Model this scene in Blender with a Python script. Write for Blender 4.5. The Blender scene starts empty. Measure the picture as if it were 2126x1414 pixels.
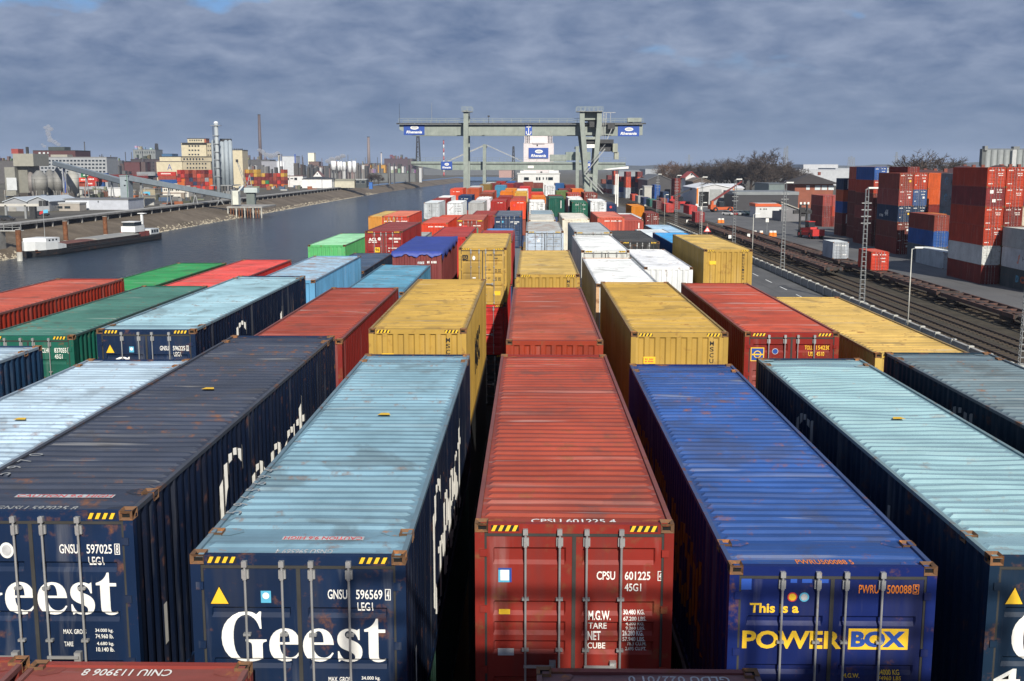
import bpy, bmesh, math, random
from mathutils import Vector, Matrix
R = math.radians
scene = bpy.context.scene
COL = scene.collection
random.seed(7)
# ------------------------------------------------------------------ camera, sky, sun, exposure
CAM_H, PITCH, YAW, FPX = 15.8, R(9.06), R(0.95), 2275.0
cam_d = bpy.data.cameras.new('camera'); cam = bpy.data.objects.new('camera', cam_d); COL.objects.link(cam)
cam.location = (0, 0, CAM_H); cam.rotation_euler = (R(90) - PITCH, 0, YAW)
cam_d.sensor_width = 36; cam_d.lens = FPX / 2126 * 36; cam_d.clip_start = 0.1; cam_d.clip_end = 30000
scene.camera = cam
SUN_EL, SUN_AZ = R(32), R(13)          # azimuth measured from behind the camera towards the right
to_sun = Vector((math.sin(SUN_AZ) * math.cos(SUN_EL), -math.cos(SUN_AZ) * math.cos(SUN_EL), math.sin(SUN_EL)))
sun_d = bpy.data.lights.new('sun', 'SUN'); sun_d.energy = 5.0; sun_d.angle = R(0.55); sun_d.color = (1.0, 0.93, 0.82)
sun = bpy.data.objects.new('sun', sun_d); COL.objects.link(sun)
sun.rotation_euler = (-to_sun).to_track_quat('-Z', 'Y').to_euler()
sun.location = (40, -60, 80)
scene.view_settings.view_transform = 'Standard'; scene.view_settings.look = 'None'
scene.view_settings.gamma = 1; scene.view_settings.exposure = 0.22
scene.cycles.max_bounces = 6; scene.cycles.volume_bounces = 1

def nodes_of(idb):
    idb.use_nodes = True
    nt = idb.node_tree; nt.nodes.clear(); return nt
class NT:
    """tiny node helper: n(type, inputs..., attrs) ; links by passing sockets"""
    def __init__(s, nt): s.nt = nt
    def n(s, typ, ins=None, **at):
        nd = s.nt.nodes.new(typ)
        for k, v in at.items(): setattr(nd, k, v)
        for k, v in (ins or {}).items():
            sk = nd.inputs[k]
            if isinstance(v, bpy.types.NodeSocket): s.nt.links.new(v, sk)
            else: sk.default_value = v
        return nd
    def mix(s, fac, a, b, bt='MIX'):
        nd = s.nt.nodes.new('ShaderNodeMix'); nd.data_type = 'RGBA'; nd.blend_type = bt
        for i, v in ((0, fac), (6, a), (7, b)):
            if isinstance(v, bpy.types.NodeSocket): s.nt.links.new(v, nd.inputs[i])
            else: nd.inputs[i].default_value = v if i == 0 else (tuple(v) + (1,))[:4]
        return nd.outputs[2]
    def math(s, op, a, b=0.0, clamp=False):
        nd = s.nt.nodes.new('ShaderNodeMath'); nd.operation = op; nd.use_clamp = clamp
        for i, v in ((0, a), (1, b)):
            if isinstance(v, bpy.types.NodeSocket): s.nt.links.new(v, nd.inputs[i])
            else: nd.inputs[i].default_value = v
        return nd.outputs[0]
    def ramp(s, v, lo, hi):
        nd = s.n('ShaderNodeMapRange', {0: v, 1: lo, 2: hi}); nd.clamp = True; return nd.outputs[0]

world = bpy.data.worlds.new('World'); scene.world = world
w = NT(nodes_of(world))
sky = w.n('ShaderNodeTexSky', sky_type='NISHITA', sun_disc=False, sun_elevation=SUN_EL, sun_rotation=R(180) - SUN_AZ, altitude=100, air_density=1.0, dust_density=0.6, ozone_density=2.0)
tc = w.n('ShaderNodeTexCoord')
sep = w.n('ShaderNodeSeparateXYZ', {0: tc.outputs['Generated']})
zz = w.math('ADD', w.math('MAXIMUM', sep.outputs[2], 0.0), 0.30)
cx = w.math('DIVIDE', sep.outputs[0], zz); cy = w.math('DIVIDE', sep.outputs[1], zz)
comb = w.n('ShaderNodeCombineXYZ', {0: w.math('MULTIPLY', cx, -1.0), 1: cy, 2: 27.3})
warp = w.n('ShaderNodeTexNoise', {'Vector': comb.outputs[0], 'Scale': 0.5, 'Detail': 3.0})
n1 = w.n('ShaderNodeTexNoise', {'Vector': comb.outputs[0], 'Scale': 8.0, 'Detail': 10.0, 'Roughness': 0.56, 'Distortion': 0.25})
n2 = w.n('ShaderNodeTexNoise', {'Vector': comb.outputs[0], 'Scale': 2.6, 'Detail': 5.0, 'Roughness': 0.5})
cl = w.math('ADD', w.math('MULTIPLY', n1.outputs[0], 0.62), w.math('MULTIPLY', n2.outputs[0], 0.38))
shade = w.ramp(cl, 0.35, 0.69)
dark = (0.095, 0.148, 0.264); lite = (0.29, 0.345, 0.465)
ccol = w.mix(shade, dark, lite)
hz = w.ramp(sep.outputs[2], -0.01, 0.10)
ccol = w.mix(hz, (0.128, 0.188, 0.292), ccol)
gap = w.math('MULTIPLY', w.ramp(n2.outputs[0], 0.62, 0.67), w.ramp(sep.outputs[2], 0.07, 0.12))
skc = w.mix(1.0, sky.outputs[0], (0.62, 0.92, 1.35), 'MULTIPLY')
bg1 = w.n('ShaderNodeBackground', {0: skc, 1: 0.06})
bg2 = w.n('ShaderNodeBackground', {0: ccol, 1: 1.0})
mx = w.n('ShaderNodeMixShader', {0: w.math('MULTIPLY', gap, 0.75), 1: bg2.outputs[0], 2: bg1.outputs[0]})
w.n('ShaderNodeOutputWorld', {0: mx.outputs[0]})

# ------------------------------------------------------------------ picture-to-place survey (pinhole of the photograph)
def ray(px, py):
    u, v = (px - 1063) / FPX, (py - 707) / FPX
    y = math.cos(PITCH) - v * math.sin(PITCH); z = -math.sin(PITCH) - v * math.cos(PITCH)
    c, s = math.cos(YAW), math.sin(YAW)
    return (u * c - y * s, u * s + y * c, z)
def G(px, py, z=0.0):
    r = ray(px, py); k = (z - CAM_H) / r[2]; return (r[0] * k, r[1] * k)
def AT(px, py, Y):
    r = ray(px, py); k = Y / r[1]; return (r[0] * k, CAM_H + r[2] * k)
def XA(px, Y, py=345): return AT(px, py, Y)[0]
def ZA(py, Y, px=1103): return AT(px, py, Y)[1]

# ------------------------------------------------------------------ mesh helper
class MB:
    def __init__(s): s.v = []; s.f = []; s.m = []
    def quad(s, *p, m=0):
        i = len(s.v); s.v += [tuple(q) for q in p]; s.f.append(tuple(range(i, i + len(p)))); s.m.append(m); return s
    def box(s, x0, x1, y0, y1, z0, z1, m=0):
        i = len(s.v)
        s.v += [(x0, y0, z0), (x1, y0, z0), (x1, y1, z0), (x0, y1, z0), (x0, y0, z1), (x1, y0, z1), (x1, y1, z1), (x0, y1, z1)]
        for q in ((3, 2, 1, 0), (4, 5, 6, 7), (0, 1, 5, 4), (1, 2, 6, 5), (2, 3, 7, 6), (3, 0, 4, 7)):
            s.f.append(tuple(i + k for k in q)); s.m.append(m)
        return s
    def bar(s, a, b, w, h=None, m=0):
        """box of section w x h running from a to b"""
        a, b = Vector(a), Vector(b); d = (b - a).normalized(); h = h or w
        side = d.cross(Vector((0, 0, 1)))
        side = side.normalized() if side.length > 1e-4 else Vector((1, 0, 0))
        up = side.cross(d).normalized(); i = len(s.v)
        for p in (a, b):
            for sx, sz in ((-1, -1), (1, -1), (1, 1), (-1, 1)):
                s.v.append(tuple(p + side * (sx * w / 2) + up * (sz * h / 2)))
        for q in ((3, 2, 1, 0), (4, 5, 6, 7), (0, 1, 5, 4), (1, 2, 6, 5), (2, 3, 7, 6), (3, 0, 4, 7)):
            s.f.append(tuple(i + k for k in q)); s.m.append(m)
        return s
    def cyl(s, a, b, r0, r1=None, n=10, m=0, cap=True):
        a, b = Vector(a), Vector(b); r1 = r0 if r1 is None else r1
        d = (b - a).normalized(); t = Vector((1, 0, 0)) if abs(d.x) < 0.9 else Vector((0, 1, 0))
        u = d.cross(t).normalized(); v = d.cross(u); i = len(s.v)
        for p, r in ((a, r0), (b, r1)):
            for k in range(n):
                an = 2 * math.pi * k / n
                s.v.append(tuple(p + u * (r * math.cos(an)) + v * (r * math.sin(an))))
        for k in range(n):
            k2 = (k + 1) % n; s.f.append((i + k, i + n + k, i + n + k2, i + k2)); s.m.append(m)
        if cap:
            s.f.append(tuple(i + k for k in range(n))); s.m.append(m)
            s.f.append(tuple(i + n + k for k in reversed(range(n)))); s.m.append(m)
        return s
    def prism(s, pts, axis, a, b, m=0):
        """polygon pts (2d) extruded along axis from a to b; axis x: pts=(y,z); y: (x,z); z: (x,y)"""
        def P(p, t): return {'x': (t, p[0], p[1]), 'y': (p[0], t, p[1]), 'z': (p[0], p[1], t)}[axis]
        i = len(s.v); n = len(pts)
        s.v += [P(p, a) for p in pts] + [P(p, b) for p in pts]
        s.f.append(tuple(i + k for k in range(n))); s.m.append(m)
        s.f.append(tuple(i + n + k for k in reversed(range(n)))); s.m.append(m)
        for k in range(n):
            k2 = (k + 1) % n; s.f.append((i + k2, i + k, i + n + k, i + n + k2)); s.m.append(m)
        return s
    def strip(s, rows, m=0):
        """rows: list of equal-length point rows -> quad sheet"""
        i = len(s.v); n = len(rows[0])
        for r in rows: s.v += [tuple(p) for p in r]
        for a in range(len(rows) - 1):
            for b in range(n - 1):
                s.f.append((i + a * n + b, i + a * n + b + 1, i + (a + 1) * n + b + 1, i + (a + 1) * n + b)); s.m.append(m)
        return s
    def mesh(s, name, mats, smooth=False, fix=True):
        me = bpy.data.meshes.new(name); me.from_pydata(s.v, [], s.f)
        for mt in (mats if isinstance(mats, (list, tuple)) else [mats]): me.materials.append(mt)
        if any(s.m): me.polygons.foreach_set('material_index', s.m)
        if fix:
            bm = bmesh.new(); bm.from_mesh(me); bmesh.ops.recalc_face_normals(bm, faces=bm.faces); bm.to_mesh(me); bm.free()
        if smooth: me.polygons.foreach_set('use_smooth', [True] * len(me.polygons))
        me.update(); return me
def put(name, me, parent=None, loc=(0, 0, 0), rz=0.0, color=None, rot=None, sc=None):
    o = bpy.data.objects.new(name, me); COL.objects.link(o)
    o.location = loc; o.rotation_euler = rot if rot else (0, 0, rz)
    if sc: o.scale = sc
    if parent: o.parent = parent
    if color: o.color = (*color[:3], 1)
    return o
def tag(o, label=None, cat=None, group=None, kind=None):
    if label: o['label'] = label
    if cat: o['category'] = cat
    if group: o['group'] = group
    if kind: o['kind'] = kind
    return o
def root(name, loc, label, cat, group=None, rz=0.0):
    return tag(put(name, None, None, loc, rz), label, cat, group)
def dup(o, parent=None):
    c = o.copy(); COL.objects.link(c); c.parent = parent
    for ch in list(o.children): dup(ch, c)
    return c
ORD = ['first', 'second', 'third', 'fourth', 'fifth', 'sixth', 'seventh', 'eighth', 'ninth', 'tenth', 'eleventh', 'twelfth', 'thirteenth', 'fourteenth', 'fifteenth', 'sixteenth', 'seventeenth', 'eighteenth', 'nineteenth', 'twentieth']

# ------------------------------------------------------------------ materials
MAT = {}
def base_mat(name):
    m = bpy.data.materials.new(name); t = NT(nodes_of(m)); MAT[name] = m; return m, t
def finish(t, bsdf): t.n('ShaderNodeOutputMaterial', {0: bsdf.outputs[0]})
def paint(name, rust=0.35, grime=0.5, rough=0.45, streak=None, chalk=0.0, color=None, spec=0.5, scale=1.0, bump=0.0, metal=0.0, rustcol=(0.11, 0.045, 0.018), blotch=0.0):
    """weathered paint; colour comes from the object's colour unless one is given"""
    m, t = base_mat(name)
    oi = t.n('ShaderNodeObjectInfo'); tc = t.n('ShaderNodeTexCoord')
    off = t.n('ShaderNodeCombineXYZ', {0: t.math('MULTIPLY', oi.outputs['Random'], 91.0), 1: t.math('MULTIPLY', oi.outputs['Random'], 57.0), 2: t.math('MULTIPLY', oi.outputs['Random'], 33.0)})
    co = t.n('ShaderNodeVectorMath', {0: tc.outputs['Object'], 1: off.outputs[0]}, operation='ADD').outputs[0]
    if color is None: col = oi.outputs['Color']
    else: col = t.n('ShaderNodeRGB').outputs[0]; col.default_value = (*color, 1)
    if chalk:
        col = t.mix(chalk, col, (0.33, 0.34, 0.35))
    big = t.n('ShaderNodeTexNoise', {'Vector': co, 'Scale': 0.55 * scale, 'Detail': 6.0, 'Roughness': 0.6})
    f = t.n('ShaderNodeMapRange', {0: big.outputs[0], 1: 0.3, 2: 0.75, 3: 1.0 - 0.45 * grime, 4: 1.0 + 0.22 * grime}).outputs[0]
    col = t.mix(1.0, col, t.n('ShaderNodeCombineColor', {0: f, 1: f, 2: f}).outputs[0], 'MULTIPLY')
    mid = t.n('ShaderNodeTexNoise', {'Vector': co, 'Scale': 3.3 * scale, 'Detail': 7.0, 'Roughness': 0.68})
    if streak:
        mp = t.n('ShaderNodeMapping', {'Vector': co, 'Scale': streak})
        st = t.n('ShaderNodeTexNoise', {'Vector': mp.outputs[0], 'Scale': 1.0, 'Detail': 5.0, 'Roughness': 0.6})
        sf = t.ramp(st.outputs[0], 0.52, 0.72)
        col = t.mix(t.math('MULTIPLY', sf, 0.42 * grime), col, (0.055, 0.052, 0.05))
        sl = t.ramp(st.outputs[0], 0.44, 0.28)
        col = t.mix(t.math('MULTIPLY', sl, 0.22 * grime), col, (0.5, 0.5, 0.48))
    if blotch:
        bl = t.n('ShaderNodeTexNoise', {'Vector': co, 'Scale': 0.8, 'Detail': 4.0, 'Roughness': 0.55, 'Distortion': 0.8})
        col = t.mix(t.math('MULTIPLY', t.ramp(bl.outputs[0], 0.56, 0.64), blotch), col, (0.05, 0.045, 0.042))
        sc = t.n('ShaderNodeMapping', {'Vector': co, 'Scale': (0.35, 9.0, 1.0), 'Rotation': (0, 0, 0.05)})
        sn = t.n('ShaderNodeTexNoise', {'Vector': sc.outputs[0], 'Scale': 1.0, 'Detail': 3.0})
        col = t.mix(t.math('MULTIPLY', t.ramp(sn.outputs[0], 0.64, 0.70), blotch * 0.9), col, (0.34, 0.34, 0.33))
    rf = t.math('MULTIPLY', t.ramp(t.math('ADD', t.math('MULTIPLY', mid.outputs[0], 0.7), t.math('MULTIPLY', big.outputs[0], 0.3)), 0.585 - 0.06 * rust, 0.66), min(1.0, rust * 1.6))
    rc = t.mix(t.ramp(mid.outputs[0], 0.5, 0.75), rustcol, tuple(c * 2.1 for c in rustcol))
    col = t.mix(rf, col, rc)
    rg = t.math('ADD', t.math('MULTIPLY', mid.outputs[0], 0.3), rough - 0.15)
    rg = t.math('ADD', rg, t.math('MULTIPLY', rf, 0.3), True)
    b = t.n('ShaderNodeBsdfPrincipled', {'Base Color': col, 'Roughness': rg, 'Metallic': metal, 'Specular IOR Level': spec})
    if bump:
        bn = t.n('ShaderNodeBump', {'Height': mid.outputs[0], 'Strength': bump, 'Distance': 0.02}); t.nt.links.new(bn.outputs[0], b.inputs['Normal'])
    finish(t, b); return m
def plain(name, color, rough=0.6, metal=0.0, var=0.25, scale=2.0, bump=0.0, spec=0.4):
    m, t = base_mat(name); tc = t.n('ShaderNodeTexCoord')
    nz = t.n('ShaderNodeTexNoise', {'Vector': tc.outputs['Object'], 'Scale': scale, 'Detail': 6.0, 'Roughness': 0.6})
    f = t.n('ShaderNodeMapRange', {0: nz.outputs[0], 1: 0.3, 2: 0.7, 3: 1 - var, 4: 1 + var}).outputs[0]
    col = t.mix(1.0, color, t.n('ShaderNodeCombineColor', {0: f, 1: f, 2: f}).outputs[0], 'MULTIPLY')
    b = t.n('ShaderNodeBsdfPrincipled', {'Base Color': col, 'Roughness': rough, 'Metallic': metal, 'Specular IOR Level': spec})
    if bump:
        bn = t.n('ShaderNodeBump', {'Height': nz.outputs[0], 'Strength': bump, 'Distance': 0.05}); t.nt.links.new(bn.outputs[0], b.inputs['Normal'])
    finish(t, b); return m
paint('wall', rust=0.30, grime=0.6, rough=0.62, spec=0.2, streak=(2.2, 2.2, 0.22))
paint('roof', rust=0.45, grime=0.8, rough=0.56, spec=0.3, blotch=0.36, streak=(0.16, 4.5, 1.0), chalk=0.04, bump=0.25)
paint('door', rust=0.5, grime=0.8, streak=(2.6, 1.0, 0.25), rough=0.55, spec=0.25)
paint('frame', spec=0.25, rust=0.75, grime=0.6, rough=0.5)
paint('casting', rust=1.3, grime=1.0, rough=0.85, color=(0.17, 0.09, 0.045), rustcol=(0.25, 0.095, 0.026), scale=3)
paint('bars', rust=0.3, grime=0.5, rough=0.45, color=(0.42, 0.43, 0.43), metal=0.5, scale=4)
paint('generic', rust=0.06, grime=0.35, rough=0.6)
paint('dirty', rust=0.5, grime=0.9, rough=0.7, scale=0.6)
plain('white_print', (0.78, 0.78, 0.74), 0.5, var=0.12, scale=5)
plain('yellow_print', (0.80, 0.50, 0.03), 0.5, var=0.1, scale=5)
plain('orange_print', (0.75, 0.22, 0.03), 0.5, var=0.1)
plain('red_print', (0.6, 0.05, 0.05), 0.5, var=0.1)
plain('black_print', (0.015, 0.015, 0.016), 0.6, var=0.2)
plain('grey_print', (0.45, 0.46, 0.47), 0.6, var=0.3, scale=9)
plain('cyan_print', (0.10, 0.42, 0.62), 0.5, var=0.1)
plain('blue_print', (0.02, 0.07, 0.32), 0.5, var=0.1)
plain('seal', (0.035, 0.035, 0.033), 0.8, var=0.3)
plain('dark_hole', (0.006, 0.006, 0.006), 0.9, var=0.1)
plain('glass', (0.02, 0.028, 0.035), 0.08, var=0.2, spec=0.8)
plain('glass_pale', (0.55, 0.6, 0.62), 0.25, var=0.15)
plain('steel_dark', (0.05, 0.052, 0.055), 0.5, metal=0.3)
plain('steel_grey', (0.33, 0.345, 0.35), 0.45, metal=0.5)
plain('galvanised', (0.33, 0.345, 0.345), 0.45, metal=0.4, var=0.15)
plain('rubber', (0.018, 0.018, 0.018), 0.85)
plain('rust', (0.16, 0.065, 0.028), 0.85, var=0.5, scale=1.2)
plain('concrete', (0.30, 0.295, 0.275), 0.85, var=0.3, scale=0.5, bump=0.3)
plain('concrete_pale', (0.46, 0.46, 0.42), 0.85, var=0.3, scale=0.6)
plain('timber_and_shade', (0.06, 0.045, 0.032), 0.85, var=0.4)
plain('lens', (0.75, 0.76, 0.72), 0.25, var=0.05)
# ------------------------------------------------------------------ lettering
_tx = {}
def curve_mesh(cu):
    ob = bpy.data.objects.new('tmp', cu); me = bpy.data.meshes.new_from_object(ob); bpy.data.objects.remove(ob); return me
def text_me(s, w, h, mat, bold=0.0, shear=0.0):
    """text filling a w x h box in the XZ plane, facing -Y, lower left at the origin"""
    k = (s, round(w, 3), round(h, 3), mat, bold, shear)
    if k in _tx: return _tx[k]
    cu = bpy.data.curves.new('lettering', 'FONT'); cu.body = s; cu.offset = bold; cu.resolution_u = 3; cu.shear = shear
    me = curve_mesh(cu); xs = [v.co.x for v in me.vertices]; ys = [v.co.y for v in me.vertices]
    x0, y0 = min(xs), min(ys); sx, sy = w / max(1e-6, max(xs) - x0), h / max(1e-6, max(ys) - y0)
    for v in me.vertices: v.co = ((v.co.x - x0) * sx, 0, (v.co.y - y0) * sy)
    me.name = 'lettering'; me.materials.clear(); me.materials.append(MAT[mat]); _tx[k] = me; return me
GLY = {
 'G': (134, [ [(112,100),'C',(104,128),(92,140),(72,140),'C',(46,140),(36,112),(36,72),'C',(36,30),(48,5),(74,5),'C',(80,5),(86,7),(88,10),(88,48),'C',(88,58),(84,60),(70,62),(70,68),(130,68),(130,62),'C',(120,60),(118,58),(118,48),(118,8),'C',(104,0),(90,-3),(72,-3),'C',(28,-3),(2,28),(2,72),'C',(2,116),(30,148),(72,148),'C',(84,148),(94,145),(102,140),(110,148),(115,148),(117,100)] ]),
 'e': (96, [ [(90,28),'C',(80,8),(66,-2),(48,-2),'C',(20,-2),(3,18),(3,49),'C',(3,80),(22,102),(49,102),'C',(74,102),(90,86),(91,53),(33,53),'C',(33,28),(44,14),(62,14),'C',(72,14),(80,20),(86,30)], [(33,60),(62,60),'C',(62,82),(58,94),(48,94),'C',(38,94),(33,82),(33,60)] ]),
 's': (80, [ [(6,34),(10,34),'C',(16,12),(28,5),(40,5),'C',(50,5),(55,10),(55,17),'C',(55,26),(46,30),(32,36),'C',(14,43),(5,52),(5,70),'C',(5,90),(20,102),(40,102),'C',(50,102),(56,99),(62,97),(67,101),(69,101),(69,68),(65,68),'C',(60,86),(50,95),(39,95),'C',(31,95),(27,90),(27,84),'C',(27,76),(35,72),(48,67),'C',(66,60),(76,50),(76,32),'C',(76,10),(60,-2),(40,-2),'C',(28,-2),(20,2),(14,4),(9,-1),(6,-1)] ]),
 't': (64, [ [(2,100),(2,93),(14,93),(14,26),'C',(14,6),(24,-2),(40,-2),'C',(50,-2),(56,1),(62,6),(62,13),'C',(57,10),(54,9),(51,9),'C',(44,9),(42,14),(42,24),(42,90),(62,90),(62,100),(42,100),(42,132),(36,132),'C',(30,115),(20,105),(2,100)] ]) }
def flat_path(p):
    out = []; i = 0
    while i < len(p):
        if p[i] == 'C':
            a, b, c, d = out[-1], p[i + 1], p[i + 2], p[i + 3]
            for k in range(1, 7):
                t = k / 6; q = 1 - t
                out.append(tuple(q**3 * a[j] + 3*q*q*t * b[j] + 3*q*t*t * c[j] + t**3 * d[j] for j in (0, 1)))
            i += 4
        else: out.append(p[i]); i += 1
    if math.dist(out[0], out[-1]) < 1e-6: out.pop()
    return out
def serif_word(s, w, mat='white_print'):
    """bold serif word of width w, baseline at z=0"""
    k = ('serif', s, w)
    if k in _tx: return _tx[k]
    cu = bpy.data.curves.new('lettering', 'CURVE'); cu.dimensions = '2D'; cu.fill_mode = 'BOTH'
    x = 0
    for ch in s:
        adv, paths = GLY[ch]
        for p in paths:
            pts = flat_path(p); sp = cu.splines.new('POLY'); sp.points.add(len(pts) - 1); sp.use_cyclic_u = True
            for q, (a, b) in zip(sp.points, pts): q.co = (x + a, b, 0, 1)
        x += adv
    me = curve_mesh(cu); f = w / x
    for v in me.vertices: v.co = (v.co.x * f, 0, v.co.y * f)
    me.name = 'lettering'; me.materials.clear(); me.materials.append(MAT[mat]); _tx[k] = me; return me
def drape(me, axis, cuts, depth, off=0.004, shift=(0, 0, 0), outer=None):
    """cut flat lettering along the corrugation edges and lay it onto the profile (moves it by depth(t) in +Y)"""
    bm = bmesh.new(); bm.from_mesh(me); ax = 0 if axis == 'x' else 2
    bmesh.ops.translate(bm, vec=shift, verts=bm.verts)
    lo = min(v.co[ax] for v in bm.verts); hi = max(v.co[ax] for v in bm.verts)
    no = (1, 0, 0) if ax == 0 else (0, 0, 1)
    for c in cuts:
        if lo < c < hi:
            bmesh.ops.bisect_plane(bm, geom=bm.verts[:] + bm.edges[:] + bm.faces[:], dist=1e-5, plane_co=tuple(c * n for n in no), plane_no=no)
    for v in bm.verts: v.co.y = depth(v.co[ax]) - off
    if outer is not None:
        bmesh.ops.delete(bm, geom=[f for f in bm.faces if not outer[0] < depth(f.calc_center_median()[ax]) < outer[1]], context='FACES')  # letters kept on rib slopes only: lit and dim striping cut into the shape
    m2 = bpy.data.meshes.new('lettering'); bm.to_mesh(m2); bm.free()
    for mt in me.materials: m2.materials.append(mt)
    return m2

# ------------------------------------------------------------------ container meshes (origin: front lower left corner, front faces -Y)
L20, L40, L45 = 6.058, 12.192, 13.716
SP = 0.278
def side_prof(L):
    n = int((L - 0.30) / SP); y0 = (L - n * SP) / 2; pts = [(0.12, 0.006)]
    for k in range(n):
        a = y0 + k * SP
        pts += [(a, 0.006), (a + 0.068, 0.042), (a + 0.139, 0.042), (a + 0.207, 0.006)]
    pts += [(L - 0.12, 0.006)]; return pts
def prof_fn(pts):
    def f(t):
        for (a, da), (b, db) in zip(pts, pts[1:]):
            if a <= t <= b: return da + (db - da) * (t - a) / max(1e-9, b - a)
        return pts[0][1] if t < pts[0][0] else pts[-1][1]
    return f
DOOR_STYLE = {'A': [(0.31, 0.53), (1.0, 1.19), (1.27, 1.45), (1.52, 1.70), (2.0, 2.2), (2.35, 2.52)], 'B': [(0.64, 0.77), (1.27, 1.40), (1.9, 2.03)], 'C': [(0.38, 0.5), (0.8, 0.92), (1.3, 1.45), (1.75, 1.9), (2.2, 2.35)]}
def door_prof(style, H):
    pts = [(0.145, 0.022)]
    for a, b in reversed([q for q in DOOR_STYLE[style] if q[1] < H - 0.2]):
        pts += [(H - b, 0.022), (H - b + 0.05, 0.055), (H - a - 0.03, 0.055), (H - a, 0.022)]
    return pts + [(H - 0.168, 0.022)]
_cm = {}
def cached(f):
    def g(*a):
        k = (f.__name__,) + a
        if k not in _cm: _cm[k] = f(*a)
        return _cm[k]
    return g
@cached
def m_side(L, H):
    rows = [[(d, y, z) for z in (0.158, H - 0.066)] for y, d in side_prof(L)]
    return MB().strip(rows).mesh('side_wall', MAT['wall'])
def roof_rows(L, W, H, inset45, dent, seed):
    rnd = random.Random(seed); rows = []; z0 = H - 0.036; amp = 0.034
    s0 = 1.0 if inset45 else 0.34; n = int((L - 2 * s0) / 0.27); p = (L - 2 * s0) / n
    xs = [0.064, 0.11, 0.17, W * 0.34, W * 0.5, W * 0.66, W - 0.17, W - 0.11, W - 0.064]
    fx = [0, 0, 1, 1, 1, 1, 1, 0, 0]
    if inset45:
        seq = [(0.10, 0), (0.36, 0), (0.42, .7), (0.52, .7), (0.58, 0), (0.93, 0)]
    else: seq = [(0.10, 0)]
    prof = list(seq)
    for k in range(n):
        a = s0 + k * p; prof += [(a + 0.03, 0), (a + 0.065, 1), (a + 0.135, 1), (a + 0.17, 0)]
    prof += [(L - y, v) for y, v in reversed(seq)]
    ph = [rnd.uniform(0, 6.28) for _ in range(8)]
    for y, v in prof:
        r = []
        for x, f in zip(xs, fx):
            dz = 0
            if dent: dz = dent * f * (math.sin(y * 1.7 + ph[0]) * math.sin(x * 2.2 + ph[1]) + 0.7 * math.sin(y * 4.1 + ph[2] + x * 1.3) * math.sin(x * 3 + ph[3]) - 0.6)
            r.append((x, y, z0 + amp * v * f * (1 + (0.35 * math.sin(y * 3.3 + ph[4] + x * 2.0) if dent > 0.012 else 0)) + dz))
        rows.append(r)
    return rows
@cached
def m_roof(L, W, H, inset45, dent, seed, mat):
    return MB().strip(roof_rows(L, W, H, inset45, dent, seed)).mesh('roof', MAT[mat])
@cached
def m_frame(L, W, H):
    m = MB()
    for x0, x1 in ((0.0, 0.118), (W - 0.118, W)):
        m.box(x0, x1, 0.004, 0.118, 0.118, H - 0.118); m.box(x0, x1, L - 0.118, L - 0.004, 0.118, H - 0.118)
    for x0, x1 in ((0.004, 0.062), (W - 0.062, W - 0.004)):
        m.box(x0, x1, 0.179, L - 0.179, 0.012, 0.156)
    for y0, y1 in ((0.008, 0.099), (L - 0.099, L - 0.008)):
        m.box(0.163, W - 0.163, y0, y1, H - 0.128, H - 0.010); m.box(0.163, W - 0.163, y0, y1, 0.01, 0.138)
    m.box(0.064, W - 0.064, 0.10, L - 0.10, 0.09, 0.13)
    return m.mesh('frame', MAT['frame'])
@cached
def m_rail(L, H):
    return MB().box(0.004, 0.062, 0.179, L - 0.179, H - 0.064, H - 0.006).mesh('top_rail', MAT['frame'])
@cached
def m_endwall(W, H):
    x0, x1 = 0.12, W - 0.12; n = 8; p = (x1 - x0 - 0.06) / n; pts = [(x0, 0.012)]
    for k in range(n):
        a = x0 + 0.06 + k * p
        pts += [(a, 0.012), (a + 0.035, 0.052), (a + p * 0.5, 0.052), (a + p * 0.5 + 0.035, 0.012)]
    pts.append((x1, 0.012))
    return MB().strip([[(x, d, z) for z in (0.14, H - 0.129)] for x, d in pts]).mesh('end_wall', MAT['wall'])
@cached
def m_backwall(W, H):
    return MB().quad((0.12, -0.05, 0.14), (W - 0.12, -0.05, 0.14), (W - 0.12, -0.05, H - 0.129), (0.12, -0.05, H - 0.129)).mesh('back_wall', MAT['wall'])
def door_geo(m, W, H, style, right):
    a, b = (0.146, W / 2 - 0.024) if not right else (W / 2 + 0.024, W - 0.146)
    xs = [(a, 0), (a + 0.075, 0), (a + 0.095, 1), (b - 0.095, 1), (b - 0.075, 0), (b, 0)]
    m.strip([[(x, 0.022 + (d - 0.022) * k, z) for x, k in xs] for z, d in door_prof(style, H)])
    xo = a if not right else b
    for z in (0.35, 0.95, 1.75, H - 0.42):                       # hinges
        m.box(*sorted((xo - (0.085 if not right else -0.085), xo)), -0.012, 0.02, z, z + 0.09)
def bar_geo(m, x, H, mi=0):
    m.cyl((x, -0.028, 0.05), (x, -0.028, H - 0.06), 0.0145, n=8, m=mi)
    for z in (0.06, H - 0.135): m.box(x - 0.03, x + 0.03, -0.05, 0.006, z, z + 0.07, m=mi)
    m.box(x - 0.02, x + 0.02, -0.05, 0.018, H - 0.29, H - 0.17, m=mi); m.box(x - 0.042, x + 0.042, -0.012, 0.02, H - 0.285, H - 0.18, m=mi)
    for z in (0.5, 1.25, H - 0.98): m.box(x - 0.043, x + 0.043, -0.034, 0.02, z, z + 0.03, m=mi)
BARX = (0.255, 0.427, 0.563, 0.737)
@cached
def m_door(W, H, style, right):
    m = MB(); door_geo(m, W, H, style, right); return m.mesh('door', MAT['door'])
@cached
def m_bar(H):
    m = MB(); bar_geo(m, 0, H); return m.mesh('locking_bar', MAT['bars'])
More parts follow.
